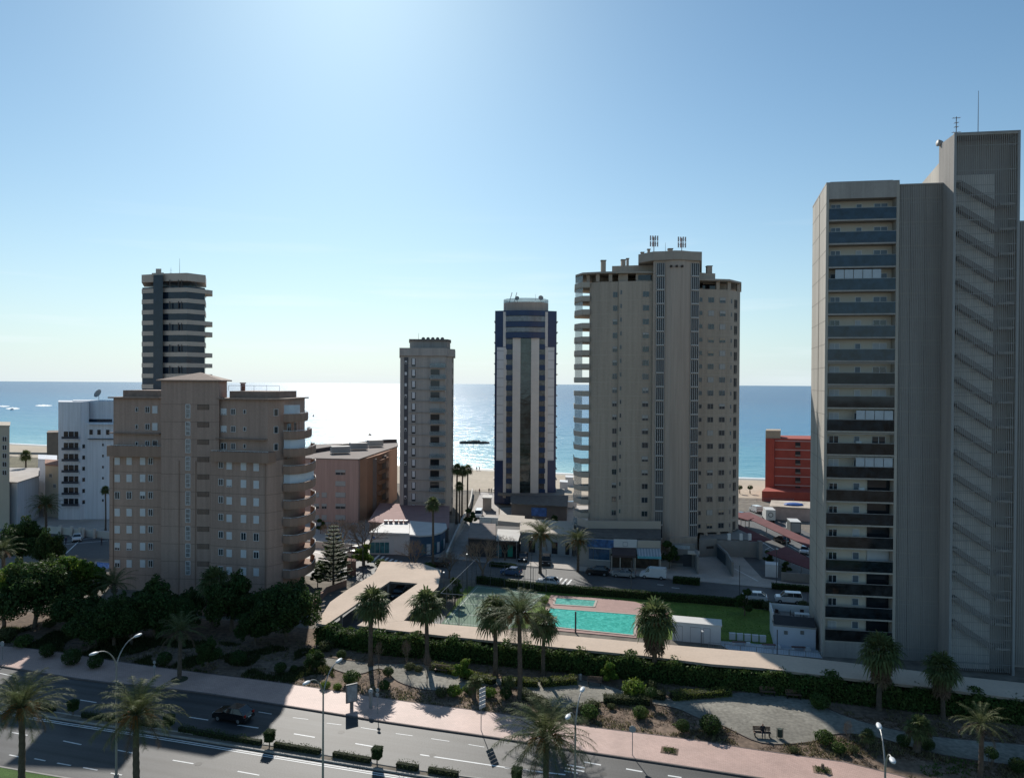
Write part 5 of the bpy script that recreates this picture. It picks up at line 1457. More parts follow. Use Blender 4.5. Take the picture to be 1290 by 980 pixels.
# ---------------------------------------------------------------- vegetation prototypes
bark = M('bark', (.15, .115, .085), .95, .3, 2, .4, 8)
barkp = M('palm_bark', (.11, .086, .066), .95, .35, 3, .6, 10)
lf_dark = leafM('leaf_dark', (.050, .085, .026), .35, .5)
lf_mid = leafM('leaf_mid', (.075, .12, .034), .4, .5)
lf_bright = leafM('leaf_bright', (.13, .20, .035), .45, .35)
lf_olive = leafM('leaf_olive', (.10, .115, .05), .35, .4)
lf_yel = leafM('leaf_yellow_green', (.16, .18, .045), .4, .4)
lf_palm = leafM('palm_leaf', (.11, .14, .055), .35, .35)
lf_datep = leafM('date_palm_leaf', (.115, .135, .060), .35, .35)
lf_dry = leafM('palm_dead_leaf', (.17, .125, .08), .3, .35)
lf_org = leafM('date_stalks', (.36, .15, .04), .3, .25, 0.0)
twigm = M('bare_twigs', (.19, .145, .11), .95, .25, 3)
def rdir(r):
    z = r.uniform(-1, 1); a = r.uniform(0, 6.2832); s_ = math.sqrt(1 - z * z); return Vector((s_ * math.cos(a), s_ * math.sin(a), z))
def leaf(mb, p, n, sz, r, mi=0, asp=.55):
    t = n.cross(rdir(r))
    if t.length < 1e-3: t = Vector((1, 0, 0))
    t.normalize(); b = n.cross(t)
    mb.face([p - t * sz, p - b * sz * asp, p + t * sz, p + b * sz * asp], mi)
def clump(mb, c, rad, n, sz, r, mi=0, flat=1.0, inner_=.45):
    for _ in range(n):
        d = rdir(r); rr = inner_ + (1 - inner_) * r.random() ** .5
        p = c + Vector((d.x * rad * rr, d.y * rad * rr, d.z * rad * rr * flat))
        nn = (d + rdir(r) * .8).normalized(); leaf(mb, p, nn, sz * r.uniform(.6, 1.25), r, mi)
def limb(mb, a, b, r0, r1, r, seg=4, wob=.12, n=6):
    pts = []; L_ = (b - a).length
    for i in range(seg + 1):
        t = i / seg; p = a.lerp(b, t)
        if 0 < i < seg: p += rdir(r) * L_ * wob * .5
        pts.append(p)
    mb.tube(pts, [r0 + (r1 - r0) * i / seg for i in range(seg + 1)], n)
    return pts
def tree_proto(name, cat, label, seed, h, wid, lfm, nb=16, per=420, lsz=.26, trunk_h=.3, flat=.8, tr=.28, top_m=None):
    r = random.Random(seed); t = thing(name, label, cat)
    mb = MB(); th = h * trunk_h; top = Vector((r.uniform(-.2, .2), r.uniform(-.2, .2), th))
    limb(mb, Vector((0, 0, -.1)), top, tr, tr * .75, r, 4, .06, 8)
    cr = MB(); blobs = []
    R_ = wid / 2; ch = h - th * .8
    for i in range(nb):
        a = i * 2.399 + r.uniform(-.3, .3); q = math.sqrt((i + .5) / nb); zz = r.uniform(-.1, 1)
        rad = R_ * r.uniform(.24, .40)
        rho = (R_ - rad) * q * math.sqrt(max(.08, 1 - max(0, zz - .25) ** 2 * .9))
        c = Vector((rho * math.cos(a), rho * math.sin(a), th * .9 + rad * .6 + (ch - rad * 1.6) * max(0, zz) * (1 - .35 * q)))
        blobs.append((c, rad))
    for c, rad in blobs:
        limb(mb, top, c - Vector((0, 0, rad * .3)), tr * .4, .04, r, 4, .14, 5)
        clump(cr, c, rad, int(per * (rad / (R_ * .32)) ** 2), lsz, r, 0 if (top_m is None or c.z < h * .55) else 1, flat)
        for _ in range(4):
            d = rdir(r); clump(cr, c + d * rad * .95, rad * .35, int(per * .10), lsz * .9, r, 0 if (top_m is None or c.z < h * .5) else 1)
    part('trunk', mb, bark, t); part('crown', cr, [lfm, top_m or lfm], t)
    return t
def date_palm_proto(name, label, seed, th, R_, nfr=52, nl=26, fruit=True, tr=.24, lw=.045, m=None):
    """feather palm; th trunk height, R_ frond length"""
    r = random.Random(seed); t = thing(name, label, 'palm tree'); m = m or lf_datep
    mb = MB(); pts = []; rad = []
    n = 18
    for i in range(n + 1):
        q = i / n; pts.append(Vector((math.sin(q * 2 + seed) * .12 * q, math.cos(q * 1.7 + seed) * .1 * q, th * q - .1)))
        rad.append(tr * (1.15 - .25 * q) * (1 + (.07 if i % 2 else -.05)) * (1.35 if i == 0 else 1))
    mb.tube(pts, rad, 9); part('trunk', mb, barkp, t); top = pts[-1]
    mb = MB()
    for i in range(30):  # old frond bases
        a = i * 2.4; z = -1.1 * (i / 30); d = Vector((math.cos(a), math.sin(a), .7)).normalized(); o = top + Vector((0, 0, z)); mb.tube([o, o + d * .5], [.09, .03], 4)
    part('frond_stubs', mb, barkp, t)
    cr = MB(); dead = MB()
    for i in range(nfr):
        a = i * 2.39996 + r.uniform(-.15, .15); q = i / (nfr - 1)
        el = math.radians(84 - 112 * q ** 1.05 + r.uniform(-6, 6)); L_ = R_ * r.uniform(.85, 1.08) * (.78 + .22 * math.sin(q * 3.1))
        hd = Vector((math.cos(a), math.sin(a), 0)); p = top + Vector((0, 0, .15)) + hd * .15; cur = el; seg = 12; st = L_ / seg
        P = [p.copy()]
        droop = math.radians(r.uniform(60, 88)) * (1.0 - .25 * q)
        for k in range(seg):
            cur -= droop / seg * (.35 + 1.3 * k / seg); p = p + (hd * math.cos(cur) + Vector((0, 0, math.sin(cur)))) * st; P.append(p.copy())
        tgt = cr if q < .93 else dead
        tgt.tube(P[::2] if seg % 2 == 0 else P, [.032 - .024 * j / (seg / 2) for j in range(seg // 2 + 1)], 3, 0, False)
        side = Vector((-hd.y, hd.x, 0))
        for k in range(nl):
            u = .14 + .86 * (k + r.random() * .6) / nl; x = min(u * seg, seg - 1e-3); j = int(x); base = P[j].lerp(P[j + 1], x - j); tg = (P[j + 1] - P[j]).normalized(); upv = side.cross(tg)
            ll = (.62 * math.sin(min(1, u * 1.35 + .18) * math.pi * .62 + .15) * (1 - .45 * u ** 4)) * (R_ / 3.3)
            for s_ in (-1, 1):
                d = (tg * .62 + side * s_ * .75 + upv * (.25 - .55 * r.random())).normalized(); d.z -= .22; d.normalize()
                w_ = tg.cross(d).normalized().cross(d).normalized() if False else tg * lw
                e = base + d * ll * r.uniform(.8, 1.1)
                tgt.face([base - w_ * .6, base + w_ * .6, e + Vector((0, 0, -.04))])
    part('crown', cr, m, t)
    if dead.f: part('dead_fronds', dead, lf_dry, t)
    if fruit:
        for c in range(6):
            a = c * 1.05 + r.uniform(-.2, .2); hd = Vector((math.cos(a), math.sin(a), 0)); fm = MB()
            for j in range(34):
                a2 = a + r.uniform(-.35, .35); d = Vector((math.cos(a2), math.sin(a2), 0)); o = top + hd * .25 + Vector((0, 0, .1)); k1 = o + d * .55 + Vector((0, 0, .2)); k2 = o + d * r.uniform(.8, 1.25) + Vector((0, 0, -r.uniform(.1, .75)))
                fm.tube([o, k1, k2], [.014, .012, .02], 3, 0, False)
            part('fruit_stalk', fm, lf_org, t)
    return t
def fan_palm_proto(name, label, seed, th, R_, nlv=54, skirt=2.2, tr=.24, m=None, dead_share=.0):
    r = random.Random(seed); t = thing(name, label, 'palm tree'); m = m or lf_palm
    mb = MB(); pts = []; rad = []; n = 14
    for i in range(n + 1):
        q = i / n; pts.append(Vector((math.sin(q * 2.2 + seed) * .15 * q, math.cos(q * 1.4 + seed) * .12 * q, th * q - .1))); rad.append(tr * (1.25 - .4 * q) * (1.45 if i == 0 else 1))
    mb.tube(pts, rad, 9); part('trunk', mb, barkp, t); top = pts[-1]
    def fan(mb, o, d, size, nblade, droopb, mi=0):
        ref = Vector((0, 0, 1)); sd_ = d.cross(ref)
        if sd_.length < .05: sd_ = Vector((1, 0, 0))
        sd_.normalize(); nn = sd_.cross(d)
        for b in range(nblade):
            th_ = (b / (nblade - 1) - .5) * math.radians(230); dd = (d * math.cos(th_) + sd_ * math.sin(th_)).normalized()
            L_ = size * (1 - .22 * abs(math.sin(th_))) * r.uniform(.85, 1.1); wv = dd.cross(nn).normalized() * size * .075
            mid = o + dd * L_ * .6 + nn * r.uniform(-.02, .05); tip = o + dd * L_ + Vector((0, 0, -droopb * L_ * r.uniform(.5, 1)))
            mb.face([o, mid - wv, tip, mid + wv], mi)
    cr = MB()
    for i in range(nlv):
        a = i * 2.39996 + r.uniform(-.2, .2); q = i / (nlv - 1); el = math.radians(82 - 128 * q + r.uniform(-8, 8))
        d = Vector((math.cos(a) * math.cos(el), math.sin(a) * math.cos(el), math.sin(el))); pl = R_ * .48 * r.uniform(.8, 1.15)
        o = top + Vector((0, 0, .1)); mid = o + d * pl * .6; k = o + d * pl + Vector((0, 0, -.1 * pl)); cr.tube([o, mid, k], [.03, .024, .018], 3, 0, False)
        fan(cr, k, (k - mid).normalized(), R_ * .56 * r.uniform(.85, 1.1), 12, .28 + .35 * q)
    part('crown', cr, m, t)
    if skirt > 0:
        dm = MB()
        for i in range(int(34 * skirt)):
            a = r.uniform(0, 6.28); z = -r.uniform(0.1, skirt); hd = Vector((math.cos(a), math.sin(a), 0)); o = top + Vector((0, 0, z + .2)) + hd * tr
            k = o + hd * r.uniform(.25, .55) * (1 + .5 * (1 + z / skirt)) + Vector((0, 0, -.25)); dm.tube([o, k], [.02, .015], 3, 0, False)
            fan(dm, k, (hd * .28 + Vector((0, 0, -1))).normalized(), R_ * .42, 7, .1)
        part('dead_leaf_skirt', dm, lf_dry, t)
    return t
def bush_proto(name, label, seed, rad, h, m, n=900, lsz=.09, stem=0.0, cat='shrub', flat=None, loose=.0):
    r = random.Random(seed); t = thing(name, label, cat); mb = MB(); c = Vector((0, 0, stem + h / 2))
    st = MB()
    for i in range(5):
        limb(st, Vector((r.uniform(-.05, .05), r.uniform(-.05, .05), -.05)), c + rdir(r) * rad * .5, .05 if stem == 0 else .045, .012, r, 3, .1, 5)
    k = 9
    clump(mb, c, rad * .92, int(n * .6), lsz, r, 0, h / 2 / rad, .6)
    for i in range(k):
        d = rdir(r); cc = c + Vector((d.x * rad * .6, d.y * rad * .6, d.z * h * .28)); clump(mb, cc, rad * (.42 + loose * r.random()), int(n * .4 / k), lsz, r, 0, min(1.2, h / 2 / rad))
    part('stem', st, bark, t); part('foliage', mb, m, t)
    return t
def bare_tree_proto(name, label, seed, h, wid, m=twigm, levels=5):
    r = random.Random(seed); t = thing(name, label, 'bare tree'); tr = MB(); tw = MB()
    def grow(o, d, L_, rad, lv):
        e = o + d * L_; mid = o.lerp(e, .5) + rdir(r) * L_ * .07
        (tr if lv < 2 else tw).tube([o, mid, e], [rad, rad * .85, rad * .7], 6 if lv < 2 else 3, 0, False)
        if lv >= levels: return
        nch = r.choice((3, 3, 4)) if lv < 3 else 3
        for i in range(nch):
            nd = (d + rdir(r) * (.62 if lv < 2 else .75) + Vector((0, 0, .12))).normalized(); grow(e, nd, L_ * r.uniform(.62, .85), rad * .58, lv + 1)
        if lv > 1: grow(mid, (d + rdir(r) * .9).normalized(), L_ * .6, rad * .45, lv + 1)
    th = h * .2
    tr.tube([Vector((0, 0, -.1)), Vector((0, 0, th))], [h * .03, h * .024], 7)
    for i in range(4):
        a = i * 1.57 + r.uniform(-.3, .3); grow(Vector((0, 0, th)), Vector((math.cos(a) * .6 * wid / h, math.sin(a) * .6 * wid / h, .9)).normalized(), h * .22, h * .016, 1)
    part('trunk', tr, m, t); part('twigs', tw, m, t); return t
def pine_proto(name, label, seed, h, wid):
    r = random.Random(seed); t = thing(name, label, 'conifer tree'); mb = MB(); mb.tube([(0, 0, -.1), (0, 0, h * .5), (0, 0, h)], [h * .02, h * .013, .02], 7); part('trunk', mb, bark, t)
    cr = MB(); z = h * .12; k = 0
    while z < h * .97:
        q = (z / h); L_ = wid / 2 * (1 - q) ** .75 + .25
        nb = 6
        for i in range(nb):
            a = i * math.tau / nb + k * .5 + r.uniform(-.1, .1); d = Vector((math.cos(a), math.sin(a), .10)); side = Vector((-d.y, d.x, 0)); 
            e = Vector((0, 0, z)) + d * L_ + Vector((0, 0, .12 * L_)); cr.tube([Vector((0, 0, z)), e], [.04, .012], 3, 1, False)
            for j in range(int(40 * L_) + 10):
                u = r.uniform(.2, 1.05); o = Vector((0, 0, z)).lerp(e, u)
                for s_ in (-1, 1):
                    dd = (d * .5 + side * s_ + Vector((0, 0, r.uniform(-.25, .45)))).normalized() * (.55 * (1.15 - u * .6)); w_ = d * .08
                    cr.face([o - w_, o + w_, o + dd + w_ * .6, o + dd - w_ * .6], 0)
        z += h * .062; k += 1
    part('crown', cr, [lf_dark, bark], t); return t
def hedge(name, label, pts, h, w_, m, dens=160, lsz=.12, seed=1, cat='hedge', wild=.1, z0=0.0):
    """leaf-covered hedge along world points"""
    r = random.Random(seed); P = resample([Vector((p.x, p.y, 0)) for p in pts], .35); mb = MB(); core = MB(); c0 = P[0]
    t = thing(name, label, cat, (c0.x, c0.y, z0))
    from mathutils import noise
    cp_ = []
    for i, p in enumerate(P[:-1]):
        d = (P[i + 1] - p).normalized(); n = Vector((-d.y, d.x, 0)); hh = h * (1 + wild * noise.noise(Vector((p.x * .6, p.y * .6, seed))) * 2)
        cnt = int(dens * .35 * (hh + w_))
        for _ in range(cnt):
            s_ = r.random() * (2 * hh + w_)
            if s_ < hh: q = n * (-w_ / 2) + Vector((0, 0, s_)); nn = -n
            elif s_ < hh + w_: q = n * (s_ - hh - w_ / 2) + Vector((0, 0, hh)); nn = Vector((0, 0, 1))
            else: q = n * (w_ / 2) + Vector((0, 0, s_ - hh - w_)); nn = n
            o = p - Vector((c0.x, c0.y, 0)) + d * r.uniform(0, .36) + q + rdir(r) * lsz * (.5 + wild * 6)
            if o.z < 0: o.z = r.uniform(0, .1)
            leaf(mb, o, (nn + rdir(r) * .9).normalized(), lsz * r.uniform(.6, 1.25), r)
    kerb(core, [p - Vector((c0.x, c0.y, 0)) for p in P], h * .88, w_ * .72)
    part('shade_core', core, M('hedge_core', (.018, .024, .010), .95, .3, 2), t)  # dark solid filler, coloured as the shade behind the leaves
    part('foliage', mb, m, t)
    return t

# ---------------------------------------------------------------- planting
def at(px, py, top=None, ph=1.0):
    p = G(px, py); k = p.y / F
    return (p.x, p.y, 0), ((py - top) * k / ph if top else 1.0)
# feather palms
DPA = date_palm_proto('date_palm', 'x', 3, 9.0, 4.3, 64, 36); HA = 11.8
DPB = date_palm_proto('date_palm', 'x', 11, 6.2, 4.0, 58, 36); HB = 8.6
DPC = date_palm_proto('date_palm', 'x', 21, 5.0, 2.7, 30, 26, fruit=False, tr=.2); HC = 7.0
pA, pB, pC = Proto(DPA), Proto(DPB), Proto(DPC)
for pr, HH, px, py, tp, rz, lb in (
    (pA, HA, 655, 880, 741, .3, 'tallest date palm with orange fruit stalks standing in front of the sports court and pool'),
    (pA, HA, 686, 1074, 880, 2.2, 'large date palm in the right foreground over the avenue, cut by the bottom edge'),
    (pB, HB, 172, 997, 862, 1.0, 'date palm with orange fruit stalks in front of the double lamp at lower left'),
    (pB, HB, 27, 983, 853, 4.0, 'leftmost foreground date palm at the lower left corner'),
    (pC, HC, 1235, 979, 883, .7, 'sparse young date palm at the lower right by the curved path'),
    (pC, HC, 226, 856, 769, 2.0, 'dark feather palm growing from the pink pavement below the brown block'),
    (pB, HB, 680.5, 722, 655, 5.0, 'date palm on the forecourt left of the tower shops'),
    (pB, HB, 728, 720, 666, 3.1, 'dark date palm in front of the tower shops left corner'),
    (pB, HB, 58, 671, 622, 2.6, 'broad palm in front of the low white building at far left'),
    (pC, HC, 4, 745, 672, 1.2, 'palm among the dark trees at the left edge'),
    (pC, HC, 84, 770, 698, 4.4, 'palm with pale fronds between the dark trees at left'),
    (pC, HC, 145, 790, 712, .2, 'palm rising above the dark trees left of the brown block')):
    loc, s_ = at(px, py, tp, HH); pr.place(loc, rz, lb, 'feather palms', s_)
FPA = fan_palm_proto('fan_palm', 'x', 5, 7.2, 2.7, 46, 1.2); FA = 8.9
FPB = fan_palm_proto('fan_palm', 'x', 9, 6.4, 2.7, 50, 2.8); FB = 8.2
FPC = fan_palm_proto('fan_palm', 'x', 14, 12.4, 1.7, 44, .8, .2); FC_ = 13.8
qA, qB, qC = Proto(FPA), Proto(FPB), Proto(FPC)
for pr, HH, px, py, tp, rz, lb in (
    (qA, FA, 467, 838, 742, .3, 'fan palm in front of the left opening of the peach roof'),
    (qA, FA, 538, 837, 745, 1.9, 'fan palm at the left front corner of the sports court'),
    (qA, FA, 624, 851, 752, 3.0, 'fan palm just left of the tallest date palm'),
    (qA, FA, 684, 851, 769, 4.2, 'fan palm just right of the tallest date palm, before the pool'),
    (qB, FB, 824, 857, 757, .9, 'fan palm with hanging dead leaves left of the white changing hut'),
    (qB, FB, 1107, 894, 799, 2.1, 'fan palm with sunlit crown in front of the balcony tower'),
    (qB, FB, 1188, 904, 824, 5.1, 'dark fan palm with brown skirt below the tall slatted core'),
    (qB, FB, 268, 792, 716, 3.3, 'drooping fan palm in front of the brown block stair core'),
    (qC, FC_, 545, 722, 624, .5, 'tall slender fan palm in front of the slim grey tower'),
    (qC, FC_, 575, 660, 583, 1.5, 'left palm of the tall group beside the slim grey tower'),
    (qC, FC_, 582, 656, 586, 2.5, 'middle palm of the tall group beside the slim grey tower'),
    (qC, FC_, 589, 652, 584, 3.5, 'right palm of the tall group by the beach lane wall'),
    (qC, FC_, 579, 668, 606, 4.5, 'lower palm in front of the tall group by the beach lane wall'),
    (qC, FC_, 33, 638, 566, 4.9, 'very tall thin palm behind the low white building at far left'),
    (qC, FC_, 133, 668, 611, .2, 'palm seen against the white block beside the brown block')):
    loc, s_ = at(px, py, tp, HH); pr.place(loc, rz, lb, 'fan palms', s_)
# stout young palms in the park
YP = Proto(fan_palm_proto('young_fan_palm', 'x', 31, 2.2, 1.5, 34, .3, .28))
for px, py, tp, lb in ((1155, 947, 896, 'short palm with thick pale leaning trunk in the park at right'), (1092, 943, 915, 'small young palm beside the pink pavement at right'), (597, 880, 848, 'small stemmed palm left of the slatted direction sign'), (643, 872, 850, 'stubby palm left of the tallest date palm foot')):
    loc, s_ = at(px, py, tp, 3.5); YP.place(loc, px, lb, 'small young palms', s_)
# broad dark trees
TA = tree_proto('ficus_tree', 'tree', 'x', 41, 9.3, 11.0, lf_dark, 20, 620, .20, .28)
TB = tree_proto('ficus_tree', 'tree', 'x', 47, 8.0, 8.6, lf_dark, 16, 560, .20, .30)
TC = tree_proto('broadleaf_tree', 'tree', 'x', 53, 9.0, 8.0, lf_mid, 16, 420, .24, .28, top_m=lf_bright)  # brighter leaf colour on the upper clumps stands in for sunlight
tA, tB, tC = Proto(TA), Proto(TB), Proto(TC)
for pr, HH, px, py, tp, rz, wf_, lb in (
    (tA, 9.3, 360, 809, 722, .5, 1, 'broad round dark tree in front of the right wing of the brown block'),
    (tB, 8.0, 292, 795, 715, 2, .9, 'dark tree between the drooping fan palm and the round dark tree'),
    (tB, 8.0, 195, 802, 722, 3, 1.05, 'dark tree at the foot of the brown block left wing'),
    (tA, 9.3, 143, 815, 742, 1.2, .95, 'wide dark tree with pale forked trunk near the avenue'),
    (tB, 8.0, 97, 800, 735, 4, 1.1, 'dark tree with pale trunk left of the forked tree'),
    (tC, 9.0, 80, 775, 687, 0, 1.0, 'tall tree with sunlit yellow green top at left'),
    (tA, 9.3, 44, 790, 693, 2.9, .95, 'large tree with thick dark trunk near the left edge'),
    (tC, 9.0, 5, 790, 700, 1.9, .9, 'leafy tree cut by the left edge above the pavement'),
    (tB, 8.0, 28, 715, 645, 1.0, .8, 'dark green tree behind the left park near the street'),
    (tB, 8.0, 62, 722, 660, 5.0, .6, 'slender dark tree by the street left of the white car'),
    (tB, 8.0, 240, 785, 735, .1, .9, 'low dark tree under the stair core of the brown block'),
    (tA, 9.3, 225, 806, 744, .8, .85, 'dark tree straight below the brown block stair windows'),
    (tB, 8.0, 165, 812, 752, 5.2, 1.1, 'low dark tree between the forked tree and the pavement palm'),
    (tB, 8.0, 322, 812, 760, 1.7, 1.0, 'low dark tree left of the broad round dark tree'),
    (tB, 8.0, 112, 818, 762, 3.9, 1.1, 'low dark tree in the shade beside the forked tree'),
    (tC, 9.0, 118, 762, 700, 3.4, .8, 'bright leaved tree left of the brown block base'),
    (tB, 8.0, 262, 842, 800, 2.2, .8, 'small dark tree in the soil behind the feather palm'),
    (tB, 8.0, 397, 845, 817, 1.4, 1.0, 'low bushy olive tree at the left end of the park path')):
    loc, s_ = at(px, py, tp, HH); pr.place(loc, rz, lb, 'broad dark trees', (s_ * wf_, s_ * wf_, s_))
TD = tree_proto('round_tree', 'tree', 'x', 61, 5.2, 3.6, lf_dark, 9, 420, .14, .18, tr=.14)
tD = Proto(TD)
TE = tree_proto('round_tree', 'tree', 'x', 63, 4.6, 4.2, lf_bright, 9, 420, .14, .15, tr=.14); tE = Proto(TE)
for pr, HH, px, py, tp, lb in ((tD, 5.2, 843, 716, 675, 'rounded dark tree between the shops and the tower entrance'), (tE, 4.6, 661, 669, 652, 'clipped round bright green tree beside the fenced court near the navy tower'), (tD, 5.2, 698, 672, 645, 'round dark tree right of the blue banner'),
    (tE, 4.6, 419, 722, 700, 'yellow green bushy tree in the garden of the brown block'), (tD, 5.2, 400, 738, 710, 'dark garden tree at the lower balconies of the brown block'), (tD, 5.2, 432, 718, 692, 'dark leafy tree behind the terracotta pillar'),
    (tE, 4.6, 457, 712, 680, 'pale spring tree on the junction island'), (tD, 5.2, 404, 672, 650, 'dark shrub tree against the terracotta block front wall'), (tD, 5.2, 486, 668, 648, 'dark small tree at the side wall of the terracotta block'), (tD, 5.2, 968, 712, 690, 'dark bushy tree at the wall of the covered car park'), (tD, 5.2, 990, 725, 703, 'dark shrub tree along the covered car park slope'),
    (tD, 5.2, 592, 664, 636, 'green tree under the tall palms by the lane wall'), (tD, 5.2, 573, 762, 722, 'dark olive tree at the left side of the sports court'), (tD, 5.2, 560, 765, 734, 'silvery olive bush by the peach roof edge'),
    (tE, 4.6, 583, 857, 825, 'umbrella shaped bright shrub before the oleander hedge'), (tE, 4.6, 768, 858, 827, 'small umbrella tree on a pale stem in front of the hedge'), (tD, 5.2, 938, 775, 735, 'thin sapling beside the white crossover')):
    loc, s_ = at(px, py, tp, HH); pr.place(loc, px * .7, lb, 'small round trees', s_)
# conifer and bare trees
P_ = Proto(pine_proto('norfolk_pine', 'tiered Norfolk pine in the garden between the brown block and the junction', 71, 12, 7.0)); loc, s_ = at(420, 741, 658, 12); P_.place(loc, 0, None, None, s_)
bt = Proto(bare_tree_proto('bare_tree', 'x', 83, 7.0, 6.0))
for px, py, tp, rz, lb in ((521, 723, 670, .4, 'bare twiggy tree in front of the blue curved shop'), (608, 733, 668, 2.2, 'bare twiggy tree at the corner of the beach lane and the street'), (458, 712, 640, 3.1, 'tall bare tree before the terracotta block'), (432, 690, 645, 1.1, 'bare tree before the pink front of the terracotta block'), (415, 684, 652, 2.7, 'smaller bare tree near the brown block balconies'), (566, 728, 688, 4, 'bare tree between the tall palm and the lane'), (636, 706, 668, 5, 'bare tree in front of the pale shop canopy'),
    (538, 868, 812, .2, 'slim bare sapling left of the park bench'), (512, 845, 796, 1.2, 'slim bare sapling behind the park path'), (477, 842, 800, 3.3, 'slim bare sapling beside the fan palm trunk'), (1068, 943, 898, 2.2, 'slim reddish bare sapling beside the park path at right')):
    loc, s_ = at(px, py, tp, 6.9)
    wv = .35 if py > 800 else 1.0
    bt.place(loc, rz, lb, 'bare winter trees', (s_ * wv, s_ * wv, s_))
# hedges
hl = smooth_line([G(*p) for p in ((402, 808), (480, 821), (571, 829), (700, 842), (830, 856), (931, 866), (1060, 881), (1180, 895), (1290, 909), (1380, 920))], 4)
hedge('oleander_hedge', 'long dark oleander hedge in front of the peach roof', hl, 2.25, 1.9, lf_mid, 150, .17, 3, wild=.16)
hl2 = [G(*p) for p in ((600, 734.5), (690, 745), (880, 759.5), (963, 766.5))]
hedge('clipped_hedge', 'long clipped dark hedge between the back street and the pool lawn', hl2, 1.25, .8, lf_dark, 170, .10, 4, wild=.04)
hedge('clipped_hedge', 'short clipped dark hedge in front of the tower entrance', [G(848, 733.5), G(882, 736.5)], 1.0, 1.6, lf_dark, 170, .10, 5, wild=.03)
hedge('clipped_hedge', 'clipped dark hedge below the covered car park wall', [G(972, 741), G(1040, 747)], .9, 1.0, lf_dark, 170, .10, 6, wild=.03)
hedge('clipped_hedge', 'long low dark hedge strip before the dark shopfront', [G(617, 713), G(650, 716)], .8, .8, lf_dark, 150, .10, 7, wild=.04)
for i, (pp, lb) in enumerate((([(543, 842), (577, 850)], 'low yellow green hedge beside the park bench'), ([(581, 852), (624, 862)], 'low yellow green hedge left of the tallest date palm'), ([(632, 862), (680, 864)], 'low yellow green hedge right of the tallest date palm'), ([(682, 864), (727, 860)], 'low yellow green hedge ending at the bin by the path'),
    ([(787, 873), (842, 881)], 'low mixed hedge below the fan palm near the hut'), ([(846, 881), (920, 875)], 'low yellow green hedge bending along the wide gravel path'), ([(655, 876), (690, 892)], 'low dark hedge along the near path edge by the date palm'), ([(760, 884), (822, 887)], 'low olive hedge on the near side of the gravel path'), ([(735, 898), (752, 890)], 'dense low hedge block beside the right avenue lamp'))):
    hedge('low_hedge', lb, smooth_line([G(*p) for p in pp], 3), .75, 1.1, lf_yel if 'yellow' in lb else lf_olive, 170, .085, 20 + i, wild=.15)
hm = [((20, 889.5), (70, 897.5)), ((104, 903.5), (200, 918)), ((226, 922), (333, 940)), ((346, 941.5), (404, 951)), ((420, 953.5), (469, 962)), ((500, 967), (530, 972)), ((540, 973.5), (580, 980))]
for i, (p0, p1) in enumerate(hm):
    lb = ('leftmost clipped hedge strip on the avenue median', 'median hedge strip between the two left foreground palms', 'median hedge strip right of the second foreground palm', 'median hedge strip between the first cube topiary and the lamp', 'median hedge strip left of the right cube topiary', 'short median hedge tuft right of the right cube topiary', 'last low median hedge tuft near the bottom edge')[i]
    hedge('median_hedge', lb, [G(p0[0], p0[1]), G(p1[0], p1[1])], .5, .55, lf_dark if i < 3 else lf_olive, 120, .07, 40 + i, wild=.3, z0=.1)
def cube_topiary(px, py, lb):
    r = random.Random(int(px)); p = G(px, py); t = thing('cube_topiary', lb, 'topiary', (p.x, p.y, .1), -.27, 'cube topiaries on the median')
    mb = MB(); mb.tube([(0, 0, 0), (0, 0, .7)], .06, 6); part('stem', mb, bark, t)
    mb = MB()
    for _ in range(2600):
        f_ = r.randrange(6); a, b_ = r.uniform(-.5, .5), r.uniform(-.5, .5); ax = f_ // 2; s_ = .5 if f_ % 2 else -.5
        q = [a, b_]; q.insert(ax, s_); nn = Vector([0, 0, 0]); nn[ax] = s_ * 2; tap = .82 + .18 * (q[2] + .5)
        leaf(mb, Vector((q[0] * .85 * tap, q[1] * .85 * tap, 1.05 + q[2] * .95)) + rdir(r) * .03, (nn + rdir(r) * .7).normalized(), .05 * r.uniform(.7, 1.2), r)
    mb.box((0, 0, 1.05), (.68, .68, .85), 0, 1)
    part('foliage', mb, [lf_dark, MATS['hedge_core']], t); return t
cube_topiary(339.5, 941.5, 'cube clipped topiary on the median below the building shadow corner'); cube_topiary(475, 963.5, 'cube clipped topiary on the median right of the tall lamp')
cube_topiary(92, 902, 'cube clipped topiary on the median right of the leftmost palm'); cube_topiary(213, 921, 'cube clipped topiary on the median behind the second foreground palm'); cube_topiary(651, 991, 'cube clipped topiary at the bottom edge left of the foreground palm')
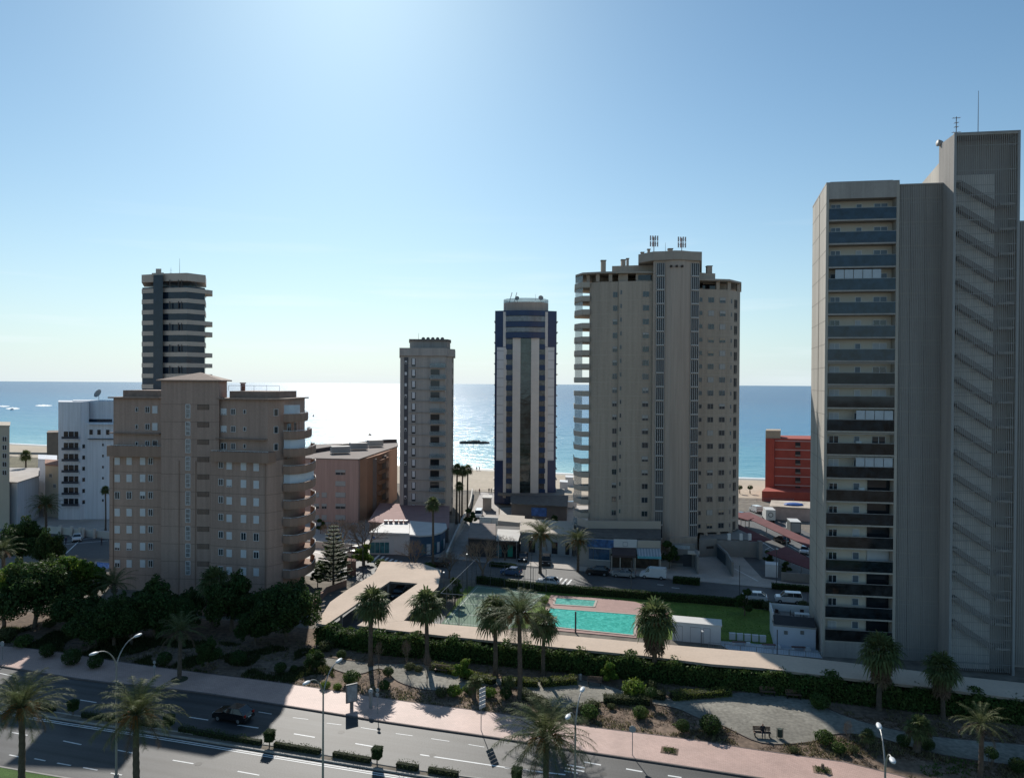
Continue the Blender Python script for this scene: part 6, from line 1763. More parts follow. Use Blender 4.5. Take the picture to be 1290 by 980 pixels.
# individual shrubs
bD = Proto(bush_proto('round_bush', 'x', 91, .75, 1.3, lf_dark, 2200, .06)); bG = Proto(bush_proto('leafy_bush', 'x', 92, .8, 1.2, lf_mid, 1300, .085, loose=.25)); bY = Proto(bush_proto('bright_bush', 'x', 93, .8, 1.1, lf_bright, 1300, .085, loose=.3)); bO = Proto(bush_proto('olive_bush', 'x', 94, .8, 1.1, lf_olive, 1300, .08, loose=.3))
bS = Proto(bush_proto('ball_topiary', 'x', 95, .6, 1.0, lf_dark, 1500, .055, .8))
bs_rows = [
 (bD, 895, 925, 26, 'large round dark bush beside the seated person bench path'), (bD, 860, 922, 17, 'round dark bush left of the large round one'), (bD, 430, 830, 12, 'small round bush casting a shadow at the path start'), (bD, 353, 848, 15, 'round dark bush in the shade left of the avenue lamp'), (bD, 370, 846, 9, 'small dark bush beside the shaded round bush'),
 (bD, 637, 880, 15, 'dark rounded bush at the foot of the tallest date palm'), (bD, 1282, 973, 20, 'dark bush at the right edge near the pavement'), (bD, 1138, 940, 16, 'dark bush left of the leaning palm'), (bD, 1168, 945, 17, 'broad dark bush right of the leaning palm'), (bD, 90, 838, 22, 'dark bush mass in shade below the left trees'), (bD, 60, 828, 18, 'dark bush under the large left tree'), (bD, 120, 842, 18, 'dark bush left of the double lamp head'),
 (bD, 207, 838, 18, 'dark bush in shade left of the pavement palm'), (bD, 300, 838, 20, 'dark bush right of the small dark tree'), (bD, 556, 762, 16, 'dark bush at the left corner of the court'), (bD, 489, 852, 13, 'dark low bush in the palm shadow by the path'),
 (bG, 1033, 893, 22, 'grey green bush on the far side of the path, at the shadow edge'), (bG, 1038, 937, 20, 'leafy dark bush beside the litter bin path edge'), (bG, 1056, 948, 15, 'small leafy bush beside the pink pavement'), (bG, 807, 905, 18, 'loose green bush on the dry mound by the pavement'), (bG, 742, 905, 20, 'leafy bush right of the lamp at the path edge'), (bG, 484, 868, 13, 'spiky green bush near the advertising panel'), (bG, 443, 862, 20, 'spiky cycad like bush left of the palm shadow'),
 (bG, 30, 815, 18, 'leafy bush at the left edge behind the pavement'), (bG, 590, 872, 12, 'leafy bush on the near path edge'), (bG, 418, 700, 16, 'leafy garden bush under the pine'), (bG, 404, 722, 18, 'lush garden bush beside the brown block balconies'), (bG, 480, 716, 14, 'round spiky bush on the junction pavement'), (bG, 540, 722, 16, 'dark bush at the foot of the tall palm'), (bG, 1250, 900, 18, 'dark bush under the hedge at far right'),
 (bY, 395, 830, 14, 'bright top shoots of the olive tree at the path start'), (bY, 572, 877, 17, 'sunlit yellow green bush right of the palm shadow'), (bY, 799, 878, 26, 'loose bright yellow green bush right of the umbrella tree'), (bY, 410, 868, 12, 'bright green weeds clump behind the pink pavement'), (bY, 425, 869, 10, 'small bright clump beside the advertising panel'), (bY, 618, 878, 14, 'bright bush left of the direction sign'),
 (bY, 686, 760, 10, 'bright low bush at the left end of the pool lawn'), (bO, 410, 820, 17, 'grey olive bush at the left end of the oleander hedge'), (bO, 516, 844, 12, 'small olive bush by the far path edge'), (bO, 527, 846, 10, 'smaller olive bush by the far path edge'), (bO, 556, 877, 14, 'olive bush inside the palm shadow'), (bO, 820, 868, 14, 'olive bush at the foot of the hut side fan palm'), (bO, 1075, 948, 11, 'tiny olive bush below the red sapling'),
 (bO, 62, 790, 14, 'olive bush lit by sun between left trees'), (bO, 10, 805, 18, 'olive bush at the far left edge in sun'), (bO, 770, 893, 9, 'small olive bush on the dry mound'), (bO, 1000, 948, 10, 'low olive bush below the seated person'), (bO, 968, 768, 14, 'olive bush at the lawn corner beside the garden house'), (bO, 1012, 766, 12, 'planter bush on the garden house terrace side'),
 (bS, 820, 890, 27, 'ball topiary on a stem beside the palm shadow'), (bS, 1248, 968, 30, 'ball topiary on a pale stem at lower right'), (bS, 655, 868, 18, 'ball topiary behind the date palm trunk'), (bS, 945, 622, 12, 'ball shaped tree on the beach front at right'), (bS, 932, 622, 12, 'left ball shaped tree on the beach front at right')]
for pr, px, py, hp, lb in bs_rows:
    p = G(px, py); hh = hp * p.y / F; ph = {id(bS): 1.9}.get(id(pr), 1.3)
    pr.place((p.x, p.y, 0), px, lb, 'single shrubs', hh / ph)
# ---------------------------------------------------------------- vehicles
tyre = M('tyre', (.02, .02, .02), .85, .1, 3); rimm = M('rim', (.42, .42, .43), .35, .1, 3, metal=.7)
cgl = glassM('car_glass', (.02, .025, .03), .04, .7)
lampw = M('headlight_glass', (.6, .62, .64), .15, .05, 3); lampr = M('tail_light', (.35, .02, .015), .3, .05, 3)
plastic = M('black_plastic', (.03, .03, .03), .6, .1, 3)
def paintM(name, col, rough=.25, metal=.2):
    m = M(name, col, rough, .03, 1, spec=.6, metal=metal); m.node_tree.nodes['Principled BSDF'].inputs['Coat Weight'].default_value = .5; return m
def car(label, px, py, yaw, pm, kind='hatch', L_=4.1, group='cars and vans', z=0.02, name='parked_car', cat='car'):
    p = G(px, py); t = thing(name, label, cat, (p.x, p.y, z), yaw, group)
    W_ = 1.75; 
    if kind == 'hatch': prof = [(-.5, .3), (-.5, .62), (-.47, .86), (-.18, 1.0), (.0, 1.02), (.46, .98), (.5, .7), (.5, .3)]; gh = [(-.22, .98), (-.06, 1.42), (.30, 1.45), (.46, .97)]; h = 1.45
    elif kind == 'suv': prof = [(-.5, .32), (-.5, .7), (-.46, .98), (-.2, 1.1), (.0, 1.12), (.47, 1.1), (.5, .8), (.5, .32)]; gh = [(-.24, 1.08), (-.08, 1.56), (.28, 1.6), (.45, 1.08)]; h = 1.6
    elif kind == 'sedan': prof = [(-.5, .3), (-.5, .6), (-.47, .8), (-.2, .92), (.2, .95), (.48, .92), (.5, .65), (.5, .3)]; gh = [(-.22, .9), (-.07, 1.38), (.2, 1.4), (.36, .92)]; h = 1.4
    elif kind == 'mini': prof = [(-.5, .3), (-.5, .7), (-.46, 1.0), (-.24, 1.1), (-.1, 1.14), (.49, 1.14), (.5, .8), (.5, .3)]; gh = [(-.29, 1.08), (-.14, 1.72), (.46, 1.78), (.495, 1.1)]; h = 1.8
    else: prof = [(-.5, .32), (-.5, .75), (-.47, 1.0), (-.32, 1.12), (-.2, 1.2), (.5, 1.2), (.5, .8), (.5, .32)]; gh = [(-.33, 1.1), (-.2, 1.85), (.48, 1.95), (.5, 1.15)]; h = 1.95; W_ = 1.85
    def loft(mb, prof, w0, w1, mi=0, zc=None):
        n = len(prof); zs = [q[1] for q in prof]; zlo, zhi = min(zs), max(zs)
        b = len(mb.v)
        for s_ in (-1, 1):
            for x, z_ in prof:
                k = (z_ - zlo) / (zhi - zlo); wd = w0 + (w1 - w0) * k
                mb.v.append((x * L_, s_ * wd / 2, z_))
        for i in range(n):
            j = (i + 1) % n; mb.f.append((b + i, b + j, b + n + j, b + n + i)); mb.m.append(mi)
        mb.f.append(tuple(b + i for i in reversed(range(n)))); mb.m.append(mi); mb.f.append(tuple(b + n + i for i in range(n))); mb.m.append(mi)
    body = MB(); loft(body, prof, W_, W_ - .06); 
    roof = [(gh[1][0] + .005, gh[1][1] - .03), (gh[1][0] + .03, gh[1][1] + .02), (gh[2][0] - .02, gh[2][1] + .02), (gh[2][0] + .0, gh[2][1] - .03)]
    loft(body, roof, W_ - .40, W_ - .44)
    # pillars
    for s_ in (-1, 1):
        for a_, b_ in ((gh[0], gh[1]), (gh[3], gh[2])):
            body.tube([(a_[0] * L_, s_ * (W_ / 2 - .05), a_[1]), (b_[0] * L_, s_ * (W_ / 2 - .21), b_[1])], .04, 5)
        xm = (gh[1][0] + gh[2][0]) / 2; body.tube([((xm + .02) * L_, s_ * (W_ / 2 - .05), 1.0), (xm * L_, s_ * (W_ / 2 - .21), gh[2][1])], .035, 5)
    if kind == 'van':
        for s_ in (-1, 1): body.box((.17 * L_, s_ * (W_ / 2 - .09), 1.55), (.62 * L_, .1, .75))
        body.box((.49 * L_, 0, 1.5), (.06, W_ - .25, .8))
    bo = part('body', body, pm, t)
    bv = bo.modifiers.new('edge', 'BEVEL'); bv.width = .05; bv.segments = 2; bv.limit_method = 'ANGLE'; bv.angle_limit = .5
    g_ = MB(); loft(g_, gh, W_ - .10, W_ - .42); part('windows', g_, cgl, t)
    for x in (-.32, .31):
        for s_ in (-1, 1):
            mb = MB(); mb.tube([(x * L_, s_ * (W_ / 2 - .2), .31), (x * L_, s_ * (W_ / 2 + .02), .31)], .31, 14); wo = part('wheel', mb, tyre, t)
            mb = MB(); mb.tube([(x * L_, s_ * (W_ / 2 - .05), .31), (x * L_, s_ * (W_ / 2 + .03), .31)], .19, 10); part('rim', mb, rimm, wo)
    for s_ in (-1, 1):
        mb = MB(); mb.box((-.487 * L_, s_ * (W_ / 2 - .28), .72), (.12, .34, .14)); part('headlight', mb, lampw, t)
        mb = MB(); mb.box((.493 * L_, s_ * (W_ / 2 - .2), .85), (.08, .2, .26)); part('tail_light', mb, lampr, t)
        mb = MB(); mb.box((-.17 * L_, s_ * (W_ / 2 + .09), 1.05), (.14, .18, .12)); part('mirror', mb, pm, t)
    mb = MB(); mb.box((-.494 * L_, 0, .42), (.06, W_ - .3, .2)); mb.box((.494 * L_, 0, .42), (.06, W_ - .3, .2)); part('bumper', mb, plastic, t)
    mb = MB(); mb.box((.503 * L_, 0, .62), (.03, .5, .11)); part('number_plate', mb, white, t)
    return t
pw = paintM('paint_white_car', (.70, .70, .70), .3, 0); pk_ = paintM('paint_black_car', (.012, .012, .014), .2, .1); pb = paintM('paint_blue_car', (.10, .17, .30), .25, .3); ps = paintM('paint_silver_car', (.36, .37, .38), .3, .5); pz = paintM('paint_bronze_car', (.10, .07, .055), .3, .4); pg = paintM('paint_grey_car', (.16, .165, .17), .3, .4)
def yaw_of(a, b):
    A_, B_ = G(*a), G(*b); return math.atan2(B_.y - A_.y, B_.x - A_.x)
yav = yaw_of((240, 905), (360, 925)); yst = yaw_of((720, 735), (880, 748)); yst2 = yaw_of((560, 714), (690, 727))
car('black hatchback driving on the shaded avenue', 294, 906, yav, pk_, 'hatch', 3.9, name='car')
car('white delivery van with roof height cab parked by the striped awning shop', 823, 728, yst, pw, 'van', 4.7, name='van', cat='van')
car('black estate car parked in front of the shops', 753, 724, yst, pk_, 'suv', 4.3)
car('grey saloon parked left of the white delivery van', 786, 726.5, yst, ps, 'sedan', 4.2)
car('white hatchback turning out at the forecourt palm', 690, 737, yst2, pw, 'hatch', 3.8, name='car')
car('light blue hatchback on the street behind the court fence', 644, 724, yst2, pb, 'hatch', 3.8, name='car')
car('white crossover with black wheel arches on the street left of the garden house', 950, 757.5, yst, pw, 'suv', 4.1, name='car')
car('small white people carrier behind the garden house', 993, 759, yst, pw, 'mini', 4.1, name='van', cat='van')
car('bronze estate car in shade at the beach lane corner', 553, 713, yaw_of((540, 713), (567, 714)), pz, 'hatch', 4.2)
car('black car nose out beside the dark shopfront', 659, 706, yaw_of((657, 708), (660, 698)), pk_, 'hatch', 3.8)
car('dark jeep with pale soft top beside the forecourt palm', 688, 711, yaw_of((687, 713), (689, 704)), pk_, 'mini', 3.8)
car('white van with dark windscreen coming up the beach lane', 603, 651, yaw_of((598, 655), (606, 640)), pw, 'van', 5.2, name='van', cat='van')
car('silver car parked before the pale wall near the pine', 444, 702, yaw_of((437, 701), (451, 703)), ps, 'hatch', 4.2)
car('second silver car half hidden by the pale tree at the wall', 446, 696, yaw_of((437, 695), (451, 697)), pg, 'hatch', 4.0)
car('white car waiting on the street left of the brown block', 97, 681, yaw_of((97, 684), (99, 675)), pw, 'hatch', 3.8, name='car')
car('covered black car under the left opening of the peach roof', 503, 752, yaw_of((500, 756), (508, 746)), pk_, 'suv', 4.4)
car('white van parked behind the dark red parking roofs', 952, 645, yaw_of((945, 642), (960, 648)), pw, 'van', 4.8, name='van', cat='van')
car('black car driving under the dark red parking roofs', 985, 683, yaw_of((978, 680), (992, 685)), pk_, 'hatch', 4.0, name='car')
car('white car partly hidden by the screened tower at the parking', 1014, 697, yaw_of((1012, 699), (1016, 692)), pw, 'hatch', 3.9)
car('white car behind the beach tower near the sand', 716, 640, 0, pw, 'van', 4.5)
for i, x in enumerate((932, 940)): car(('dark', 'grey')[i] + ' car beneath the pink roof corner right of the beige tower', x, 652 + i * 2, .6, (pk_, pg)[i], 'hatch', 3.9)
def truck(label, px, py, yaw, dark=False):
    p = G(px, py); t = thing('truck', label, 'truck', (p.x, p.y, 0), yaw, 'box trucks')
    bm_ = M('truck_white', (.62, .62, .60), .5, .06, 1); dm = M('truck_dark', (.10, .11, .11), .5, .1, 1)
    mb = MB(); mb.box((.9, 0, 2.0), (4.4, 2.3, 2.5)); part('cargo_box', mb, [dm if dark else bm_], t)
    mb = MB(); mb.box((.9, 0, 3.3), (4.5, 2.36, .08)); part('box_roof', mb, bm_, t)
    if not dark:
        mb = MB(); mb.tube([(3.10, 0, 2.1), (3.125, 0, 2.1)], .62, 16); mb.tube([(3.12, 0, 2.1), (3.14, 0, 2.1)], .45, 16, 1); part('emblem', mb, [dm, bm_], t)
    else:
        mb = MB(); mb.box((3.11, 0, 2.0), (.03, 2.0, 2.1)); part('rear_doors', mb, MATS['galvanised'], t)
    mb = MB(); mb.box((-2.3, 0, 1.25), (1.6, 2.0, 1.6)); part('cab', mb, bm_, t); mb = MB(); mb.box((-3.08, 0, 1.6), (.06, 1.7, .7)); part('windscreen', mb, cgl, t)
    mb = MB(); mb.box((.3, 0, .62), (5.6, .9, .2)); part('chassis', mb, plastic, t)
    for x in (-2.2, 2.0):
        for s_ in (-1, 1):
            mb = MB(); mb.tube([(x, s_ * .8, .42), (x, s_ * 1.08, .42)], .42, 12); part('wheel', mb, tyre, t)
truck('white box truck with dark oval emblem on its rear doors', 968, 656, yaw_of((964, 650), (972, 658)))
truck('dark sided box truck with pale roof near the screened tower', 999, 672, yaw_of((994, 664), (1004, 674)), True)

# ---------------------------------------------------------------- shops and small buildings by the street
teal = M('teal_glass', (.04, .16, .19), .15, .5, 1.5, spec=.6); signw = M('sign_white', (.60, .60, .60), .6, .05, 1)
z4 = 4.5
SH = root_at('shop', 'single storey corner shop with white front, curved blue wing and pale flat roof', 'shop', *V(467, 147))
mb = MB(); mb.prism([V(466.5, 147), V(497, 147), V(517, 146), V(517, 153), V(480, 153)], 0, 4.2); part('front_wall', mb, M('shop_white', (.55, .56, .57), .7, .05, .5), SH, True)
cv = [V(517, 146), V(530, 145.2), V(545, 146), V(556, 148.5), V(562, 152)]
mb = MB(); mb.prism(cv + [V(562, 160), V(517, 158)], 0, 4.0); part('curved_wing', mb, M('shop_blue', (.05, .10, .17), .5, .12, .6), SH, True)
mb = MB(); mb.prism([V(466, 146.8), V(516.5, 145.8), V(516.5, 156), V(486, 158)], 4.2, 4.55); mb.prism([V(517, 145.4), V(530, 144.5), V(546, 145.3), V(557.5, 148), V(564, 152), V(563, 157), V(517, 160)], 4.1, 4.4)
part('roof', mb, M('shop_roof', (.55, .54, .52), .7, .08, .5), SH, True)
f = Face(V(466.5, 147), V(497, 147)); mb = MB()
for x0, x1 in ((467, 473), (473.5, 479), (479.5, 485), (485.5, 491)):
    a0, _ = f.hit(x0); a1, _ = f.hit(x1); q = MB(); f.sub(q, (a0 + a1) / 2, 1.35, a1 - a0, 2.2, .04, .08); part('shop_window', q, teal, SH, True)
mb = MB(); a0, _ = f.hit(467.5); a1, _ = f.hit(492); f.sub(mb, (a0 + a1) / 2, 3.35, a1 - a0, 1.1, .08, .1); f.sub(mb, a0 + .7, 3.4, .45, .4, .12, .1, 1)
for i in range(9): f.sub(mb, a0 + 1.3 + i * .28, 3.3 + .02 * (i % 2), .2, .16, .11, .1, 2)
part('fascia_sign', mb, [signw, M('sign_blue', (.03, .12, .32), .5), M('sign_grey', (.22, .24, .28), .6)], SH, True)
f = Face(V(530, 145.2), V(545, 146))
for i in range(len(cv) - 2):
    fc = Face(cv[i + 1], cv[i + 2])
    for k in range(2): q = MB(); fc.sub(q, fc.L * (.28 + .45 * k), 1.35, .8, 2.1, .05, .08, 0); part('shop_door', q, signw if k else teal, SH, True)
for i, x in enumerate((487, 493, 500, 506, 512)):
    p = V(x, 156); q = MB(); q.tube([(p.x, p.y, 4.5), (p.x, p.y, 5.1)], .4, 10); q.tube([(p.x, p.y, 5.1), (p.x, p.y, 5.25)], .5, 10); part('roof_vent', q, MATS['aerial_metal'], SH, True)
pinkroof = M('pink_roof_paving', (.33, .20, .185), .85, .12, .5)
simple_block('podium', 'pink paved podium at the foot of the slim grey tower', ((466, 165), (566, 158), (566, 186), (480, 190)), 3.0, M('podium_wall', (.30, .24, .22), .9), roofm=pinkroof)
mb = MB(); kerb(mb, [G(386, 689), G(462, 695)], 1.4, .3); single('garden_wall', mb, MATS['pale_wall'], 'pale street wall behind the silver parked cars', 'wall')
mb = MB(); kerb(mb, smooth_line([G(563, 706), G(573, 682), G(583, 660), G(592, 640), G(595, 622)], 4), 1.7, .35); single('lane_wall', mb, MATS['pale_wall'], 'long pale wall climbing along the left side of the beach lane', 'wall')
# dark shop with pale canopy
S2 = root_at('shop', 'dark fronted shop with pale canopy at the beach lane corner', 'shop', *V(600, 150))
mb = MB(); mb.prism([V(591, 146), V(626, 144.5), V(655, 144), V(656, 158), V(594, 160)], 0, 3.6); part('wall', mb, M('shop_dark', (.06, .055, .055), .8, .1, .5), S2, True)
mb = MB(); mb.prism([V(590.5, 145.5), V(625.5, 144), V(625.5, 160), V(593, 161)], 3.6, 3.85); part('flat_roof', mb, M('roof_grey', (.24, .20, .18)), S2, True)
mb = MB(); mb.prism([V(626, 142), V(654, 141.5), V(658, 152), V(628, 153)], 3.9, 4.1); part('canopy', mb, M('canopy_pale', (.42, .40, .37), .7, .1, .5), S2, True)
for px in (629, 652): p = V(px, 142); q = MB(); q.tube([(p.x, p.y, 0), (p.x, p.y, 3.9)], .09, 6); part('post', q, MATS['galvanised'], S2, True)
f = Face(V(626, 144.5), V(655, 144))
for i, (c_) in enumerate((teal, glassd, M('green_poster', (.03, .28, .20), .5), glassd)): q = MB(); f.sub(q, f.L * (.14 + .24 * i), 1.5, 1.0, 2.3, .05, .08); part('shop_window', q, c_, S2, True)
# pale low building behind the forecourt
S3 = root_at('shop', 'low pale building with dark windows behind the forecourt palm', 'shop', *V(690, 146))
mb = MB(); mb.prism([V(657, 149), V(722, 146), V(724, 158), V(657, 162)], 0, 4.2); part('wall', mb, M('pale_blue_render', (.36, .37, .37), .85, .08, .4), S3, True)
mb = MB(); mb.prism([V(656, 148.4), V(723, 145.4), V(725, 159), V(656, 163)], 4.2, 4.5); part('roof', mb, bgl, S3, True)
f = Face(V(657, 149), V(722, 146))
for px, w_ in ((670, .9), (674, .5), (700, 1.2), (716, .8)): q = MB(); f.sub(q, f.hit(px)[0], 1.5, w_, 2.4, .05, .08); part('shop_window', q, glassd, S3, True)
# shops below the tower
S4 = root_at('shop_row', 'row of shops under the beige tower with blue fascia, brown awning and striped awning', 'shops', *V(780, 136))
mb = MB(); mb.prism([V(729, 138.5), V(775, 136.8), V(834, 136.0), V(834, 148), V(729, 151)], 0, 5.2); part('wall', mb, M('shop_render', (.34, .33, .315), .85, .08, .4), S4, True)
mb = MB(); mb.prism([V(728, 140), V(775, 138.3), V(834, 137.5), V(834, 148.5), V(728, 152)], 5.2, 5.45); part('roof', mb, M('roof_dark_gravel', (.13, .12, .11), .95, .3, .8), S4, True)
mb = MB(); kerb(mb, [Vector((*V(729, 151), 0)), Vector((*V(742, 147.6), 0)), Vector((*V(834, 147.4), 0))], 7.0, .3, 0, 5.2); part('roof_parapet', mb, bgl, S4, True)
f = Face(V(741, 138.0), V(775, 136.8)); g_ = Face(V(775, 136.8), V(834, 136.0))
mb = MB(); f.sub(mb, f.L / 2, 4.6, f.L, 1.5, .14, .1); o = part('fascia_sign', mb, M('fascia_blue', (.05, .13, .30), .5, .55, 1.3), S4, True)
for px, w_ in ((746, .8), (752, .8), (758.5, 1.1), (765.5, 1.1)): q = MB(); f.sub(q, f.hit(px)[0], 2.55, w_, 2.0, .12, .08); part('shop_window', q, M('shop_glass_blue', (.04, .09, .16), .1, .4, 1, spec=.6), S4, True)
mb = MB(); f.sub(mb, f.L / 2 - .1, 3.7, f.L * .8, .1, .16, .1); f.sub(mb, f.L / 2 - .1, 1.45, f.L * .8, .1, .16, .1); part('window_frame', mb, white, S4, True)
mb = MB(); a0, _ = g_.hit(774.5); a1, _ = g_.hit(803.5); g_.sub(mb, (a0 + a1) / 2, 4.85, a1 - a0, 1.5, .15, .1); a, _ = g_.hit(789); g_.sub(mb, a, 4.7, .9, .8, .18, .1, 1); g_.sub(mb, a, 4.7, .75, .65, .2, .1, 0); part('fascia_sign', mb, [signw, MATS['sign_grey']], S4, True)
mb = MB(); a2, _ = g_.hit(833); g_.sub(mb, (a1 + a2) / 2 + .1, 4.8, a2 - a1 - .2, 1.3, .1, .1); part('fascia_sign', mb, bgl, S4, True)
def awning(face, a0, a1, z1, z0, d, m, stripesm=None):
    mb = MB(); n = 16
    for i in range(n):
        s0, s1 = a0 + (a1 - a0) * i / n, a0 + (a1 - a0) * (i + 1) / n; mi = i % 2 if stripesm else 0
        mb.face([face.P(s0, z0, d), face.P(s1, z0, d), face.P(s1, z1, .15), face.P(s0, z1, .15)], mi); mb.face([face.P(s0, z0 - .45, d), face.P(s1, z0 - .45, d), face.P(s1, z0, d), face.P(s0, z0, d)], 0 if not stripesm else 2)
        mb.face([face.P(s0, z1 - .05, .15), face.P(s1, z1 - .05, .15), face.P(s1, z0 - .05, d - .02), face.P(s0, z0 - .05, d - .02)], mi)
    return part('awning', mb, [m] + ([stripesm, M('awning_valance', (.14, .42, .48), .8, .3, 1.5)] if stripesm else []), S4, True)
awning(g_, g_.hit(772)[0], a1 - .2, 4.0, 3.1, 2.3, M('awning_brown', (.075, .055, .055), .85)); awning(g_, a1, a2, 4.0, 3.0, 2.2, M('awning_grey', (.25, .30, .34), .85), M('awning_stripe', (.40, .44, .48), .85))
for px in (771.5, 782, 800.5, 832): q = MB(); p = g_.P(g_.hit(px)[0], 1.45, 2.1); q.box(p, (.16, .16, 2.9), g_.yaw); part('awning_post', q, bgl, S4, True)
for px, w_ in ((778, 2.2), (790, 2.6), (805, 1.4), (815, 1.6), (826, 1.6)): q = MB(); g_.sub(q, g_.hit(px)[0], 1.5, w_, 2.6, .05, .08); part('shop_window', q, M('shop_interior', (.07, .05, .035), .4, .5, 1.5), S4, True)
# tower entrance: walls, gate, garage ramp
conc = M('concrete_grey', (.25, .24, .225), .9, .12, .5, .15, 4)
EN = root_at('entrance_building', 'grey entrance walls and garage ramp below the beige tower', 'building', *V(865, 138))
mb = MB(); mb.prism([V(846, 139), V(877, 138.2), V(877, 138.8), V(846, 139.6)], 0, 4.3); mb.prism([V(876, 138), V(880, 133), V(882, 133), V(880, 139)], 0, 3.3); mb.prism([V(834, 136.5), V(847, 137), V(847, 140), V(834, 140)], 0, 1.6)
part('entrance_wall', mb, conc, EN, True)
mb = MB(); mb.prism([V(868, 135.8), V(883, 135), V(883, 137.6), V(868, 138)], 3.0, 3.25); part('entrance_canopy', mb, bgl, EN, True)
mb = MB(); f = Face(V(846, 139), V(877, 138.2)); f.sub(mb, f.L * .7, 1.2, 1.6, 2.3, .05, .1); f.sub(mb, f.L * .3, 1.4, 2.2, 1.6, .05, .1); part('gate', mb, M('gate_dark', (.07, .07, .075), .6), EN, True)
mb = MB(); f.sub(mb, f.L * .45, 3.7, 3.2, .7, .06, .1); part('name_sign', mb, M('sign_pale_blue', (.35, .40, .44), .7, .2, 2), EN, True)
mb = MB(); mb.prism([V(882.5, 146), V(905, 147), V(905, 147.6), V(882.5, 146.8)], 0, 3.6); kerb(mb, [Vector((*V(905, 147), 0)), Vector((*V(918, 139), 0)), Vector((*V(925, 131.5), 0))], 2.6, .35); kerb(mb, [Vector((*V(905, 147), 0)), Vector((*V(960, 146), 0))], 3.2, .4)
mb.box((V(959, 145).x, 145, 1.8), (.7, 1.2, 3.6)); mb.prism([V(883, 150), V(945, 149), V(945, 160), V(883, 160)], 0, 3.0)
part('ramp_wall', mb, conc, EN, True)
mb = MB(); f = Face(V(906, 146.2), V(919.5, 138.2)); f.sub(mb, f.L * .45, 1.15, f.L * .75, 2.2, .3, .1); part('garage_door', mb, M('garage_blue', (.035, .06, .075), .5, .1, 1), EN, True)
mb = MB(); f = Face(V(882.5, 146), V(905, 147)); f.sub(mb, f.L * .6, 1.9, 1.6, .5, .05, .1); part('vent', mb, MATS['vent_dark'], EN, True)
for px in (920, 935, 946): q = MB(); p = V(px, 147.5); q.box((p.x, p.y, 3.9), (.6, .5, 1.3)); part('ventilator', q, white, EN, True)
simple_block('meter_box', 'small white service box at the street below the dark trees', ((966, 131.5), (982, 130.8), (982, 133), (966, 133.7)), 2.3, wc, cat='box')
mb = MB(); kerb(mb, [G(984, 731), G(1050, 736)], 1.5, .3); single('garden_wall', mb, conc, 'grey retaining wall right of the white service box', 'wall')
# covered parking: dark red monopitch roofs
redroof = M('dark_red_roof', (.15, .055, .06), .8, .15, .4, spec=.12)
def shade(label, pts, zs, posts=True):
    P = [G(x, y, z) for (x, y), z in zip(pts, zs)]; c = P[0]; t = thing('parking_roof', label, 'parking shelter', (c.x, c.y, 0), 0, 'dark red parking roofs')
    mb = MB(); mb.face(P); mb.face([p - Vector((0, 0, .14)) for p in reversed(P)])
    for i in range(len(P)):
        a_, b_ = P[i], P[(i + 1) % len(P)]; mb.face([a_, b_, b_ - Vector((0, 0, .14)), a_ - Vector((0, 0, .14))])
    part('roof_sheet', mb, redroof, t, True)
    for i in range(4):
        u = .1 + .27 * i; a_ = P[0].lerp(P[1], u); b_ = P[3].lerp(P[2], u); q = a_.lerp(b_, .5); mb = MB(); mb.tube([(q.x, q.y, 0), (q.x, q.y, q.z - .18)], .09, 6); part('post', mb, MATS['galvanised'], t, True)
shade('longest dark red parking roof running down to the screened tower', [(928, 646), (1030, 694), (1030, 684), (944, 645)], (2.6, 2.6, 3.3, 3.3))
shade('dark red parking roof nearest the beige tower', [(922, 676), (952, 683), (972, 679.5), (930, 660)], (2.6, 2.6, 3.2, 3.2))
shade('dark red parking roof beside the retaining wall', [(965, 696), (1030, 720), (1030, 708), (990, 688)], (2.6, 2.6, 3.1, 3.1))
shade('small pink parking roof behind the beige tower corner', [(925, 650), (942, 655), (950, 652), (928, 644)], (2.5, 2.5, 3.0, 3.0))
mb = MB(); sheet([(925, 650), (950, 640), (1060, 690), (1060, 738), (1000, 735), (960, 728), (925, 690)], .02, mb); struct('parking_floor', mb, asph2)
mb = MB()
for k in range(6): dash(mb, 955 + k * 9, 688 + k * 4.5, 962 + k * 9, 684.5 + k * 4.5, .15, .03)
dash(mb, 930, 664, 975, 692, .2, .03); dash(mb, 975, 676, 1020, 702, .2, .03); struct('parking_markings', mb, paint)
simple_block('market_stalls', 'pale tarpaulined stalls row in front of the red block', ((972, 188), (1022, 185), (1022, 195), (974, 197)), 3.2, M('stall_pink', (.48, .36, .32), .85, .2, .4), roofm=M('stall_roof', (.50, .42, .34), .85, .35, .3), cat='stalls')
p = V(1001, 189.5); mb = MB(); mb.sph((p.x, p.y, 3.6), (2.6, 1.6, .5), 12, 6); single('tarpaulin', mb, M('tarp_blue', (.04, .12, .38), .6, .2, 1), 'crumpled blue tarpaulin on the stalls near the red block', 'tarpaulin')
